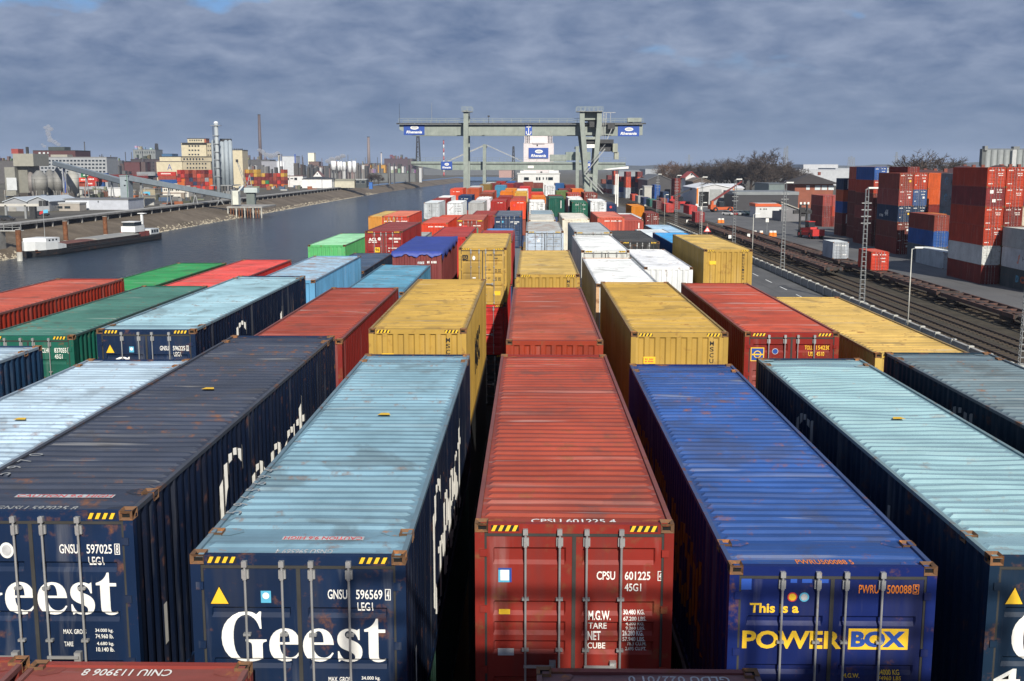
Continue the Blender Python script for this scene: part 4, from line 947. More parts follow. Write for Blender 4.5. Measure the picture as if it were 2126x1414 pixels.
px_part(c1, 'control_box', 1303, 1332, 244.5, 254, Zc + .6, 2.2, 'crane_paint'); px_part(c1, 'box_support', 1307, 1313, 254, 257.5, Zc + 1, 1.2, 'steel_dark')
m = MB(); xa, za = AT(1252, 234.5, Zc); xb, _ = AT(1278, 234.5, Zc); zb = ZA(257, Zc); m.box(xa, xb, Zc - .1, Zc + .1, za, za + .18)
for q in (xa, xa + .9, xb - 1.5): m.box(q, q + .14, Zc - .1, Zc + .1, zb, za)
for k in range(8): zz = zb + (za - zb) * k / 8; m.box(xa + .14, xa + .9, Zc - .05, Zc + .05, zz, zz + .1)
part(c1, 'service_jib', m, 'steel_grey')
m = MB(); xx = XA(831, Zc); m.cyl((xx, Zc, z1), (xx, Zc, z1 + 5.8), .06, .03, 6); part(c1, 'antenna', m, 'steel_dark')
m = MB(); xx = XA(897.5, Zc); m.cyl((xx, Zc, z1), (xx, Zc, z1 + 6.0), .08, .04, 6); part(c1, 'antenna', m, 'galvanised')
m = MB(); xx = XA(1015, Zc); m.cyl((xx, Zc - .4, z1), (xx, Zc - .4, z1 + 2.0), .08, n=6).box(xx - .3, xx + .3, Zc - .7, Zc - .1, z1 + 2.0, z1 + 2.4); part(c1, 'floodlight', m, 'steel_dark')
sign_board(c1, 838, 881.5, 257.5, 280.2, Zc - .02); sign_board(c1, 1283, 1327, 261, 283, Zc - .02)
an = part(c1, 'sign_board', MB().box(*px_box(1090.5, 1104.5, 258.5, 281, Zc - .12, Zc - .02)), 'touch_up')
x0, z0a = AT(1097.5, 281, Zc - .2); s_ = (ZA(258.5, Zc) - z0a) / 22.0; m = MB()
def ab(xa, xb, za, zb): m.box(x0 + xa * s_, x0 + xb * s_, Zc - .2, Zc - .13, z0a + za * s_, z0a + zb * s_)
ab(-.8, .8, 2, 20); ab(-4.5, 4.5, 16, 17.6); ab(-2, 2, 20, 22); ab(-5.4, -4, 4, 8.5); ab(4, 5.4, 4, 8.5)
for k in range(7):
    t0, t1 = math.pi * (1 + k / 7), math.pi * (1 + (k + 1) / 7); m.bar((x0 + 4.8 * s_ * math.cos(t0), Zc - .17, z0a + (5.5 + 4.3 * math.sin(t0)) * s_), (x0 + 4.8 * s_ * math.cos(t1), Zc - .17, z0a + (5.5 + 4.3 * math.sin(t1)) * s_), .07, 1.5 * s_)
sub(an, 'anchor_emblem', m, 'white_print')
# second, lower crane further along the quay
Z2 = 450.0
c2 = root('gantry_crane', (0, Z2, 0), 'low far gantry crane with tapered girder and sloping stays', 'crane')
A = lambda x, y: AT(x, y, Z2)
m = MB(); m.prism([A(853, 335), A(1299, 337), A(1299, 345), A(1255, 353), A(918, 353), A(853, 342)], 'y', Z2, Z2 + 2); m.prism([A(853, 335), A(1299, 337), A(1299, 345), A(1255, 353), A(918, 353), A(853, 342)], 'y', Z2 + 8, Z2 + 10)
part(c2, 'girder', m, 'crane_paint', (.24, .29, .26)); g = MB(); q0, q1 = A(853, 340.5), A(1299, 342); g.box(q0[0], q1[0], Z2 - .15, Z2 - .02, q0[1] - .2, q0[1] + .15); part(c2, 'girder_flange', g, 'steel_dark')
for y, dx in ((Z2 - 4, 0), (Z2 + 14, 1.5)):
    leg_px(c2, [(1006, 300), (1005.5 + dx, foot_y(y))], 1.3, y, 1.5, col=(.25, .29, .26)); leg_px(c2, [(1198.5, 304), (1198.5 + dx, foot_y(y))], 1.3, y, 1.5, col=(.25, .29, .26))
part(c2, 'portal_tie', MB().box(A(1003, 300)[0], A(1009, 300)[0], Z2 - 3, Z2 + 13, A(1006, 306)[1], A(1006, 300)[1]).box(A(1195.5, 300)[0], A(1201.5, 300)[0], Z2 - 3, Z2 + 13, A(1198, 309)[1], A(1198, 304)[1]), 'crane_paint', (.25, .29, .26))
m = MB()
for (xa, ya), (xb, yb) in (((1005, 301), (925, 336)), ((1010, 301), (1085, 335))):
    p, q = A(xa, ya), A(xb, yb); m.bar((p[0], Z2 + 1, p[1]), (q[0], Z2 + 1, q[1]), .35)
    m.bar((p[0], Z2 + 9, p[1]), (q[0], Z2 + 9, q[1]), .35)
part(c2, 'stay', m, 'steel_grey')
p, q = A(853, 335), A(1299, 337); railing(c2, p[0], q[0], Z2 - .4, p[1], 3.0, 1.4, col=(.22, .25, .23))
px_part(c2, 'machine_house', 1142, 1176, 321, 335.5, Z2 + 1, 6, 'crane_paint'); px_part(c2, 'machine_house', 1175, 1226, 315.5, 333, Z2 + 1.5, 6, 'crane_paint', (.23, .28, .25))
sign_board(c2, 915.5, 939, 335.5, 352, Z2 - .2); sign_board(c2, 1217.5, 1228, 336.5, 353, Z2 - .2, False)
px_part(c2, 'number_sign', 1096, 1108, 344, 349.5, Z2 - .3, .1, 'white_print')
# ------------------------------------------------------------------ buildings: generic builder
def building(name, label, Z, x0, x1, ytop, depth, col, wins=(), roof='flat', yridge=None, roofcol=(.1, .1, .1), cat='building', group=None, mat='generic', wmat='glass', zbase=0.0, fascia=None, ridge_axis='y', over=.4, trim=None):
    a, b = XA(x0, Z), XA(x1, Z); zt = ZA(ytop, Z, (x0 + x1) / 2)
    t = root(name, ((a + b) / 2, Z + depth / 2, zbase), label, cat, group)
    part(t, 'wall', MB().box(a, b, Z, Z + depth, zbase, zt), mat, col)
    if roof == 'flat':
        part(t, 'roof', MB().box(a - over * .5, b + over * .5, Z - over * .5, Z + depth + over * .5, zt + .01, zt + (fascia or .4)), mat, roofcol)
    else:
        zr = ZA(yridge, Z, (x0 + x1) / 2); o = over
        if roof == 'hip':
            c = (a + b) / 2; hw = min((b - a), depth) * .5
            if b - a >= depth: r0, r1 = (a + hw * .95, Z + depth / 2), (b - hw * .95, Z + depth / 2)
            else: r0, r1 = (c, Z + hw * .95), (c, Z + depth - hw * .95)
            m = MB(); E = [(a - o, Z - o, zt + .01), (b + o, Z - o, zt + .01), (b + o, Z + depth + o, zt + .01), (a - o, Z + depth + o, zt + .01)]; P0, P1 = (*r0, zr), (*r1, zr)
            if b - a >= depth: m.quad(E[0], E[1], P1, P0).quad(E[2], E[3], P0, P1).quad(E[1], E[2], P1).quad(E[3], E[0], P0)
            else: m.quad(E[1], E[2], P1, P0).quad(E[3], E[0], P0, P1).quad(E[0], E[1], P0).quad(E[2], E[3], P1)
            m.quad(*reversed(E)); part(t, 'roof', m, mat, roofcol)
        elif ridge_axis == 'y':                       # gable end faces the camera
            c = (a + b) / 2; part(t, 'gable', MB().prism([(a, zt), (b, zt), (c, zr - .05)], 'y', Z, Z + .3), mat, col)
            m = MB()
            for s, e in ((a - o, 1), (b + o, -1)): m.prism([(s, zt - o * (zr - zt) / (c - a)), (c, zr), (c, zr + .25), (s, zt - o * (zr - zt) / (c - a) + .25)], 'y', Z - o, Z + depth + o)
            part(t, 'roof', m, mat, roofcol)
        else:
            c = Z + depth / 2; m = MB()
            for s in (Z - o, Z + depth + o): m.prism([(s, zt - .1), (c, zr), (c, zr + .25), (s, zt + .15)], 'x', a - o, b + o)
            part(t, 'roof', m, mat, roofcol)
            part(t, 'gable', MB().prism([(Z, zt), (Z + depth, zt), (c, zr - .05)], 'x', a, a + .3).prism([(Z, zt), (Z + depth, zt), (c, zr - .05)], 'x', b - .3, b), mat, col)
    for (u0, u1, v0, v1) in wins:
        x_, X_, _, _, q0, q1 = px_box(u0, u1, v0, v1, Z, Z); fr = part(t, 'window', MB().box(x_ - .08, X_ + .08, Z - .06, Z - .003, q0 - .08, q1 + .08), 'generic', trim or tuple(c * .8 for c in col))
        sub(fr, 'pane', MB().box(x_, X_, Z - .09, Z - .062, q0, q1), wmat)
    return t
def win_grid(x0, x1, y0, y1, nx, ny, fx=.6, fy=.55):
    r = []
    for j in range(ny):
        for i in range(nx):
            a = x0 + (x1 - x0) * (i + .5 - fx / 2) / nx; b = x0 + (x1 - x0) * (i + .5 + fx / 2) / nx
            c = y0 + (y1 - y0) * (j + .5 - fy / 2) / ny; d = y0 + (y1 - y0) * (j + .5 + fy / 2) / ny
            r.append((a, b, c, d))
    return r
WARM = (.72, .70, .66)
of = building('site_office', 'white office block with dark windows between the crane legs', 380, 1075, 1162, 361.5, 10, (.62, .63, .62), [(1088, 1098, 368, 374), (1113, 1116.5, 368, 374), (1118.5, 1122, 368, 374), (1127, 1129, 368, 373), (1134, 1136, 368, 373), (1138, 1148, 368, 374)], roofcol=(.5, .51, .5))
px_part(of, 'roof_hut', 1080, 1113, 354.5, 360, 382, 5, 'generic', (.66, .67, .66)); px_part(of, 'roof_hut', 1139, 1160, 354, 360, 382, 5, 'generic', (.62, .63, .62)); px_part(of, 'roof_vent', 1122, 1126, 356, 360, 381, 1, 'steel_dark')
tw = building('silo_building', 'tall pale pink warehouse tower with a blue sign', 800, 1087, 1149.5, 298, 24, (.66, .60, .61), [(1114, 1117, 300.5, 303.5)], roofcol=(.55, .52, .52))
px_part(tw, 'upper_storey', 1089, 1147, 280.5, 298, 802, 20, 'generic', (.68, .62, .63)); px_part(tw, 'attic_block', 1106, 1131, 294.5, 298, 799, 3, 'generic', (.68, .62, .63))
for k in range(3):
    for s in (1091, 1137.5):
        for j in range(5): f = px_part(tw, 'window', s + k * 3.4, s + k * 3.4 + 2, 282.5 + j * 3.1, 284.8 + j * 3.1, 801.8, .15, 'glass')
sign_board(tw, 1097.5, 1138.5, 307, 329, 799.6)
bc = container((XA(1163, 400), 400, 0), L40, 2.438, 2.591, (.02, .05, .2), None, 'wall', 'A', False, rz=0.0); tag(bc, 'blue box beside the white site office', 'container', 'loose containers beyond the cranes'); bc.scale = (2.0, 1, 3.0)
cn = root('white_canopy', (XA(1282, 430), 430, 0), 'white wing shaped canopy roof on two slim columns', 'canopy')
m = MB(); p = lambda x, y: AT(x, y, 430); m.prism([p(1253, 351.5), p(1305, 345.5), p(1305, 350), p(1262, 352.5)], 'y', 430, 438); part(cn, 'roof', m, 'white_print')
for x in (1279.5, 1283.5): part(cn, 'column', MB().box(XA(x, 433) - .22, XA(x, 433) + .22, 433, 433.5, 0, ZA(349.5, 430)), 'white_print')

# ------------------------------------------------------------------ railway: masts, lamps, wagons
ms0 = root('lattice_mast', (38.75, 85.5, 0), 'steel lattice mast cut by the picture edge on the road side', 'mast', 'lattice masts along the railway')
m = MB(); HM = 13.2
for sx in (-.28, .28):
    for sy in (-.18, .18): m.bar((sx, sy, 0), (sx * .55, sy * .55, HM), .055)
k = 0; z = .3
part_me = m.mesh('chords', MAT['galvanised']); put('chords', part_me, ms0)
m = MB(); z = .4
while z < HM - .4:
    f = 1 - .45 * z / HM
    for sy in (-.18, .18): m.bar((-.28 * f, sy * f, z), (.28 * f, sy * f, z), .04)
    for sx in (-.28, .28): m.bar((sx * f, -.18 * f, z), (sx * f, .18 * f, z + .25), .045)
    z += .52
put('lacing', m.mesh('lacing', MAT['galvanised']), ms0)['kind'] = 'stuff'
put('foundation', MB().box(-.6, .6, -.5, .5, 0.005, .35).mesh('foundation', MAT['concrete_pale']), ms0)
put('lamp_arm', MB().box(-.1, 1.1, -.06, .06, HM - .02, HM + .06).mesh('lamp_arm', MAT['galvanised']), ms0)
put('lamp_head', MB().box(.1, 1.15, -.2, .2, HM + .06, HM + .24).mesh('lamp_head', MAT['lens']), ms0)
for j in range(4): put('cross_arm', MB().box(-.55, .55, -.05, .05, HM - 1.6 - j * .75, HM - 1.5 - j * .75).mesh('cross_arm', MAT['galvanised']), ms0)
for k, (Z, lb) in enumerate(((125, 'tall lattice mast in front of the stacked containers'), (165, 'lattice mast beside the grey container on its wagon'), (205, 'lattice mast in front of the small office with orange roof'), (245, 'lattice mast in front of the white shed'), (287, 'lattice mast near the boom of the red reach stacker'), (330, 'distant lattice mast among the far stacks'))):
    o = dup(ms0); o.location = (37.9, Z, 0); o['label'] = lb
l0 = root('street_lamp', (36.35, 105, 0), 'slim pale lamp post nearest the camera beside the barrier', 'street lamp', 'lamp posts along the road')
put('pole', MB().cyl((0, 0, 0), (0, 0, 8), .065, .045, 8).mesh('pole', MAT['concrete_pale'], True), l0)
put('lamp_arm', MB().bar((0, 0, 7.95), (.35, 0, 8.1), .07).mesh('lamp_arm', MAT['galvanised']), l0); put('lamp_head', MB().box(.25, 1.0, -.13, .13, 8.05, 8.2).mesh('lamp_head', MAT['lens']), l0); put('base_plate', MB().box(-.2, .2, -.2, .2, .006, .06).mesh('base_plate', MAT['galvanised']), l0)
for Z, lb in ((180, 'slim lamp post beside the tall yellow container'), (234, 'slim lamp post beside the dark red wagon box'), (299, 'slim lamp post beyond the brown container by the road'), (369, 'small distant lamp post beside the far rail wagons')):
    o = dup(l0); o.location = (36.35, Z, 0); o['label'] = lb
paint('wagon', rust=.9, grime=.9, rough=.8, color=(.045, .035, .03), rustcol=(.10, .04, .022), scale=.7)
paint('wagon_deck', rust=1.0, grime=.9, rough=.85, color=(.09, .05, .04), rustcol=(.15, .06, .04), scale=.5)
def make_wagon():
    t = root('flat_wagon', (0, 0, 0), '', 'rail wagon', 'flat container wagons on the sidings'); L = 19.4
    m = MB().box(-.35, .35, -L / 2, L / 2, .75, 1.1)
    put('centre_sill', m.mesh('centre_sill', MAT['wagon']), t)
    for s in (-1.25, 1.25): put('side_sill', MB().box(s - .1, s + .1, -L / 2, L / 2, .80, 1.22).mesh('side_sill', MAT['wagon_deck']), t)
    cb = MB().box(-1.15, 1.15, -.16, .16, .95, 1.16).mesh('cross_beam', MAT['wagon_deck'])
    for k in range(9): put('cross_beam', cb, t, (0, -L / 2 + .4 + k * (L - .8) / 8, 0))
    for s in (-1, 1):
        b = put('bogie', MB().box(-1.0, 1.0, -1.3, 1.3, .55, .72).box(-1.02, -.86, -1.4, 1.4, .3, .7).box(.86, 1.02, -1.4, 1.4, .3, .7).mesh('bogie', MAT['wagon']), t, (0, s * 7.1, 0))
        for y in (-.9, .9):
            for x in (-.74, .74): put('wheel', MB().cyl((x - .065, y, .65), (x + .065, y, .65), .45, n=14).mesh('wheel', MAT['wagon']), b)
        put('headstock', MB().box(-1.25, 1.25, -.12, .12, .72, 1.2).mesh('headstock', MAT['wagon']), t, (0, s * (L / 2 - .1), 0))
        for x in (-.87, .87): put('buffer', MB().cyl((x, 0, 1.0), (x, s * .45, 1.0), .1, n=8).cyl((x, s * .45, 1.0), (x, s * .5, 1.0), .22, n=10).mesh('buffer', MAT['steel_dark']), t, (0, s * L / 2, 0))
    return t
wg = make_wagon(); first = True
NUM = ['nearest', 'second', 'third', 'fourth', 'fifth', 'sixth', 'seventh', 'eighth', 'ninth', 'tenth']
for k in range(9):
    o = wg if k == 0 else dup(wg); o.location = (48.6, 96 + k * 20.6, .2); o['label'] = f'{NUM[k]} rusty flat wagon of the train beside the storage pavement'
for k in range(7):
    o = dup(wg); o.location = (43.6, 167.5 + k * 20.6, .2); o['label'] = f'{NUM[k]} rusty flat wagon of the train on the middle track'
def lone(label, X, Z, z, col, roof=None, end='door', L=L20, H=2.591, rz=0.0, group='containers on the rail wagons', near=False, lines=(), style='C', pc='white_print'):
    t = container((X, Z, z), L, 2.438, H, col, roof, end, style, near, rz=rz, hazard=False); tag(t, label, 'container', group)
    for q, a, b, k in lines: smudge(t, a, b, q, .14, k, pc)
    return t
lone('silver grey reflective container standing on a rail wagon', 47.4, 172.5, 1.42, (.38, .42, .47), (.5, .55, .58), L=L20, lines=((.4, .4, 1.2, 4), (.5, 1.4, 2.1, 3), (1.9, 1.6, 2.1, 2)))
lone('red orange container on a rail wagon', 47.4, 153.0, 1.42, (.52, .045, .02), (.45, .07, .04), lines=((.35, .2, .9, 4), (.35, 1.2, 2.1, 5), (.85, 1.3, 2.0, 4), (1.3, 1.5, 2.0, 3)))
lone('crimson container on the middle track beside a lamp post', 42.4, 284, 1.42, (.27, .022, .028), (.33, .05, .06), lines=((.4, 1.3, 2.1, 4),))
for i, (X, Z, c) in enumerate(((42.4, 345, (.5, .04, .03)), (47.4, 330, (.5, .03, .03)), (42.4, 372, MAROON), (42.4, 392, (.02, .12, .10)), (42.4, 414, NAVY), (47.4, 368, DRED), (42.4, 436, GREY), (47.4, 402, BROWN), (42.4, 460, ORED))):
    lone(f'far {["red", "bright red", "maroon", "dark green", "navy", "deep red", "grey", "brown", "orange red"][i]} container on the sidings below the far crane', X, Z, 1.42, c, L=L40)
ws = root('warning_sign', (40.0 * .955, 238, 0), 'triangular white warning sign on a thin post by the rails', 'sign')
part(ws, 'post', MB().cyl((38.2, 238, 0), (38.2, 238, 3.6), .05, n=6), 'galvanised'); part(ws, 'sign_plate', MB().prism([(37.4, 1.7), (39.0, 1.7), (38.2, 3.0)], 'y', 237.88, 237.92), 'red_print'); part(ws, 'sign_face', MB().prism([(37.7, 1.85), (38.7, 1.85), (38.2, 2.65)], 'y', 237.84, 237.87), 'white_print')
for i, (px, py, lb) in enumerate(((1515, 503, 'small white track signal beside the middle track'), (1554, 500, 'small white track signal near the wagon ends'), (1427, 468, 'small white marker board beside the far rails'))):
    x, y = G(px, py); q = root('track_signal', (x, y, 0), lb, 'signal'); part(q, 'post', MB().cyl((x, y, 0), (x, y, .9), .05, n=6), 'steel_dark'); part(q, 'board', MB().box(x - .3, x + .3, y - .05, y + .05, .8, 1.5), 'white_print')
for i, px in enumerate((1567, 1580, 1600, 1608, 1500, 1493)):
    py = 491 if i < 4 else 463; x, y = G(px, py); q = root('traffic_barrel', (x, y, 0), f'{["first", "second", "third", "fourth", "fifth", "sixth"][i]} orange and white barrel counted along the pavement edge', 'barrel', 'orange and white barrels on the pavement')
    part(q, 'barrel', MB().cyl((x, y, .01), (x, y, .9), .5, .42, 12), 'orange_print'); part(q, 'white_band', MB().cyl((x, y, .9), (x, y, 1.3), .42, .38, 12), 'white_print')
for px, py, lb in ((1592, 483, 'white post with small sign plate on the storage pavement'), (1446, 445, 'white post with pale box sign beside the tracks'), (1455, 452, 'grey post beside the tracks next to the box sign')):
    x, y = G(px, py); q = root('sign_post', (x, y, 0), lb, 'sign'); part(q, 'post', MB().cyl((x, y, 0), (x, y, 3.0), .06, n=6), 'galvanised'); part(q, 'sign_plate', MB().box(x - .35, x + .35, y - .04, y + .04, 2.5, 3.4), 'white_print')
# ------------------------------------------------------------------ storage stacks across the railway
def stack(where, X, Z, cols, L=L40, H=2.6, z0=0.0, ends='door', rz=0.0, group='containers in the stacks across the railway', roof=None, lab=None):
    """cols from the top down; each one its own container"""
    n = len(cols); out = []
    for k, c in enumerate(cols):
        if c is None: continue
        nm, rgb = c[:2]; e = c[2] if len(c) > 2 else ends
        pos = 'top' if k == 0 else ('bottom' if k == n - 1 else ORD[k] + ' from top')
        t = container((X, Z, z0 + (n - 1 - k) * H), L, 2.438, H, rgb, None, e, 'C', False, rz=rz, hazard=False)
        tag(t, f'{nm} container, {pos} of {where}', 'container', group); out.append(t)
    return out
DR = ('dark red', (.185, .022, .016)); OR = ('orange red', (.43, .046, .018)); BRN = ('brown red', (.15, .028, .02)); NV = ('navy', (.012, .035, .085)); BL = ('blue', (.02, .09, .32)); LG = ('pale grey', (.42, .45, .46)); WT = ('off white', (.60, .62, .60)); GO = ('ochre', (.45, .13, .02)); OO = ('orange', (.52, .09, .02)); SG = ('slate grey', (.10, .14, .16))
A1 = stack('the tallest stack beside the diagonal shadow', 60.7, 148.2, [OR, ('maroon', (.22, .03, .03)), OR, OR, WT, DR])
A2 = stack('the shadow crossed stack', 63.3, 148.3, [OR, OR, DR, DR, BRN, BRN])
A3 = stack('the stack at the very edge of the picture', 66.0, 149, [DR, NV, ('cream', (.55, .52, .42)), BRN, BRN, BRN])
A4 = stack('the low grey pile before the tallest stack', 62.95, 135.2, [('light grey', (.40, .42, .40)), ('white grey', (.52, .54, .55)), ('charcoal', (.06, .075, .08))])
stack('the shading stack', 70.5, 133, [DR, BRN, DR, BRN, DR, BRN])
for t in A1[:1] + A1[2:4] + A2[:3]:
    for z, a, b, k in ((.35, .25, .9, 3), (.3, 1.35, 2.2, 6), (.75, 1.4, 2.1, 4), (1.0, 1.5, 2.1, 4), (2.1, .2, .8, 3)): smudge(t, a, b, z, .12, k)
t = A1[1]; plate(t, .5, .95, .4, .85, 'white_print', 'sticker', -.002); plate(t, .85, 1.3, 1.6, 2.0, 'white_print', 'sticker', -.002); smudge(t, 1.4, 2.1, .3, .14, 5); smudge(t, 1.4, 2.1, .6, .14, 4); smudge(t, 1.5, 2.1, 1.6, .12, 4)
plain('logo_orange', (.70, .13, .02), .5, var=.1)
me = text_me('Hapag', 4.0, .8, 'black_print', .03); side_word(A4[1], me, 2.0, .9, True); me = text_me('/', .9, 1.2, 'logo_orange', .08); side_word(A4[1], me, 6.6, .7, True)
me = text_me('CC', 2.2, .9, 'logo_orange', .06); side_word(A4[2], me, 4.0, .9, True); side_word(A4[2], text_me('D', .9, .9, 'cyan_print', .06), 6.6, .9, True)
B1 = stack('the stack with a navy logo side', 66.0, 199, [('rust red', (.27, .05, .03)), ('rose brown', (.30, .06, .05)), NV, BRN, DR], H=2.9)
B2 = stack('the stack beside the navy logo one', 68.6, 199.2, [OR, ('blue', (.05, .10, .24)), NV, NV, BRN], H=2.9)
side_word(B1[2], text_me('4A', 2.0, 1.1, 'white_print', .05, .3), 5.5, .9, True); side_word(B1[2], text_me('cma', 2.2, .5, 'white_print', .03), 8.3, .6, True)
for t in B1 + B2[:3]:
    for z, a, b, k in ((.35, .25, .9, 3), (.3, 1.35, 2.2, 6), (.8, 1.5, 2.1, 4), (2.0, .3, .6, 1)): smudge(t, a, b, z, .15, k)
    plate(t, 1.7, 2.05, 1.25, 1.6, 'yellow_print' if t in (B1[0], B1[2]) else 'white_print', 'sticker', -.002)
stack('the orange column behind the blue doors', 73.6, 206, [OO, OO, DR, OO, BRN], H=2.9, ends='wall')
D1 = stack('the grey column with blue star signs', 73.2, 186.5, [('grey blue', (.20, .25, .27)), ('grey blue', (.20, .25, .27)), ('grey blue', (.20, .25, .27)), BRN, BRN], H=2.9)
for t in D1[:3]:
    side_word(t, text_me('MAERSK', 5.2, 1.0, 'black_print', .03), 2.4, .9, True); side_word(t, text_me('*', 1.7, 1.7, 'cyan_print', .12), 8.6, .6, True)
stack('the pile behind the long white box', 66.2, 181.5, [('brown red', (.24, .04, .025)), BL, ('slate', (.1, .12, .14))], H=2.6)
stack('the short pile with a faint logo', 67.6, 194.0 - 7.5, [GO, OO, BRN], L=L20, H=2.6)
lone('long pale grey container alone on the ground before the stacks', 63.9, 170.5, .01, (.48, .52, .54), (.58, .62, .63), L=L40, group='containers in the stacks across the railway')
C1 = stack('the blue topped stack behind a lattice mast', 67.6, 219, [BL, OR, ('dark brown', (.16, .03, .02)), ('rose brown', (.26, .05, .04)), BRN, BRN])
C2 = stack('the stack behind the blue topped one', 71.0, 236, [('salmon', (.45, .10, .06)), OR, BRN, BRN, BRN, BRN]); C3 = stack('the furthest salmon stack', 74.2, 240, [('salmon', (.45, .10, .06)), OR, BRN, BRN, BRN, BRN])
C4 = stack('the dark red stack behind the orange column', 78.5, 232, [DR, DR, BRN, BRN, BRN, BRN])
for t in C1[:2]:
    for z, a, b, k in ((.35, .25, .9, 3), (.3, 1.35, 2.2, 6), (.8, 1.5, 2.1, 4), (1.4, 1.5, 2.1, 3)): smudge(t, a, b, z, .15, k)
Dk = stack('the mixed stack with white upright stripes', 70.7, 251, [NV, OO, BL, DR, BRN], ends='wall', L=L20)
for t in (Dk[0], Dk[3]): plate(t, .9, 1.15, .3, 2.3, 'white_print', 'stripe', .003)
stack('the long red pair beyond the forklift', 76.5, 290, [('faded red', (.30, .05, .04)), DR, DR], H=2.7)
stack('the second long red pair beyond the forklift', 79.1, 290.2, [('pink red', (.36, .07, .06)), OR, DR], H=2.7)
lone('small blue container beside the long red pair', 75.5, 268, 2.0, (.02, .05, .22), group='containers in the stacks across the railway', end='wall'); lone('small pale container under the small blue one', 75.4, 267.9, .01 - .6, (.5, .52, .5), group='containers in the stacks across the railway', end='wall')
# far stacks left of the sheds
rf = random.Random(21); nm = {'maroon': MAROON, 'dark red': DRED, 'navy': NAVY, 'grey': GREY, 'white': LGREY, 'blue': BLUE, 'dark green': DGREEN, 'orange red': ORED, 'brown': BROWN}
for i, (px, Z, h) in enumerate(((1288, 560, 4), (1300, 545, 5), (1312, 560, 4), (1324, 545, 5), (1336, 530, 4), (1262, 640, 4), (1250, 660, 3), (1275, 620, 5))):
    stack(f'the {ORD[i]} far stack beyond the sidings', XA(px, Z), Z, [(n_, nm[n_]) for n_ in rf.choices(list(nm), k=h)], group='far container stacks beyond the sidings')
stack('the blue pair by the dark shed', XA(1360, 470), 470, [BL, BL, BL], ends='wall'); stack('the navy pair by the dark shed', XA(1378, 455), 455, [NV, BL], ends='wall'); stack('the red pile before the red roofed house', XA(1402, 480), 480, [DR, DR, BRN, BRN], ends='wall')
# ------------------------------------------------------------------ machines
def wheel(t, x, y, r, w=.55):
    q = put('wheel', MB().cyl((-w / 2, 0, 0), (w / 2, 0, 0), r, n=16).mesh('wheel', MAT['rubber']), t, (x, y, r)); put('hub', MB().cyl((-w / 2 - .03, 0, 0), (w / 2 + .03, 0, 0), r * .42, n=10).mesh('hub', MAT['red_print']), q)
rs = root('container_forklift', (62.0, 243, 0), 'red container forklift with tall black mast before the stacks', 'forklift', rz=R(12)); RC = (.50, .022, .018)
put('chassis', MB().box(-1.35, 1.35, -1.2, 4.2, .7, 1.5).box(-1.4, 1.4, -3.2, -1.2, .7, 2.1).mesh('chassis', MAT['generic']), rs, color=RC)
put('engine_hood', MB().prism([(-1.2, 1.5), (4.0, 1.5), (3.6, 2.2), (-1.0, 2.5)], 'x', -.9, .9).mesh('engine_hood', MAT['generic']), rs, color=RC)
cb = put('cab', MB().box(-.7, .7, .2, 1.9, 2.3, 3.6).mesh('cab', MAT['glass']), rs); put('cab_roof', MB().box(-.8, .8, .1, 2.0, 3.6, 3.75).mesh('cab_roof', MAT['generic']), cb, color=RC)
for x in (-1.25, 1.25): wheel(rs, x, 3.2, .85); wheel(rs, x, -1.9, .7)
for x in (-.8, .8): put('mast_rail', MB().box(x - .16, x + .16, 4.3, 4.75, .4, 7.4).mesh('mast_rail', MAT['steel_dark']), rs)
for z in (1.2, 3.4, 5.4, 7.1): put('mast_tie', MB().box(-.64, .64, 4.35, 4.7, z, z + .3).mesh('mast_tie', MAT['steel_dark']), rs)
put('spreader', MB().box(-2.2, 2.2, 4.8, 5.3, 5.2, 6.0).box(-.5, .5, 4.76, 5.1, 4.6, 6.6).mesh('spreader', MAT['steel_dark']), rs)
for x in (-.9, 0, .9): put('work_light', MB().box(x - .22, x + .22, 4.1, 4.3, 7.3, 7.8).mesh('work_light', MAT['lens']), rs)
def reach(label, X, Z, rz, bodyc, boomc, blen, bang):
    t = root('reach_stacker', (X, Z, 0), label, 'reach stacker', rz=rz)
    put('chassis', MB().box(-3.6, 3.8, -1.4, 1.4, .8, 1.7).mesh('chassis', MAT['generic']), t, color=bodyc); put('counterweight', MB().box(-4.3, -2.4, -1.5, 1.5, 1.0, 2.5).mesh('counterweight', MAT['generic']), t, color=bodyc)
    put('cab', MB().box(-.9, .9, -.75, .75, 1.75, 3.5).mesh('cab', MAT['glass']), t)
    for x in (-2.6, 2.6):
        for y in (-1.5, 1.5):
            q = put('wheel', MB().cyl((0, -.35, 0), (0, .35, 0), .85, n=16).mesh('wheel', MAT['rubber']), t, (x, y, .85)); put('hub', MB().cyl((0, -.37, 0), (0, .37, 0), .35, n=10).mesh('hub', MAT['generic']), q, color=bodyc)
    ex, ez = -3.4 + blen * math.cos(bang), 3.6 + blen * math.sin(bang)
    b = put('boom', MB().bar((-3.4, 0, 3.6), (-3.4 + .55 * blen * math.cos(bang), 0, 3.6 + .55 * blen * math.sin(bang)), .55, .65).mesh('boom', MAT['generic']), t, color=boomc)
    put('boom_tip', MB().bar((-3.4 + .5 * blen * math.cos(bang), 0, 3.6 + .5 * blen * math.sin(bang)), (ex, 0, ez), .4, .45).mesh('boom_tip', MAT['generic']), b, color=boomc)
    put('spreader', MB().box(ex - .6, ex + .6, -3, 3, ez - 1.7, ez - 1.1).box(ex - .3, ex + .3, -.4, .4, ez - 1.1, ez + .2).mesh('spreader', MAT['steel_dark']), t)
    put('boom_post', MB().box(-3.8, -3.0, -.7, .7, 1.7, 3.8).mesh('boom_post', MAT['generic']), t, color=bodyc)
x, y = G(1413, 427); reach('red reach stacker with raised black boom before the white shed', x, y, R(-8), (.50, .022, .02), (.03, .03, .035), 15, R(22))
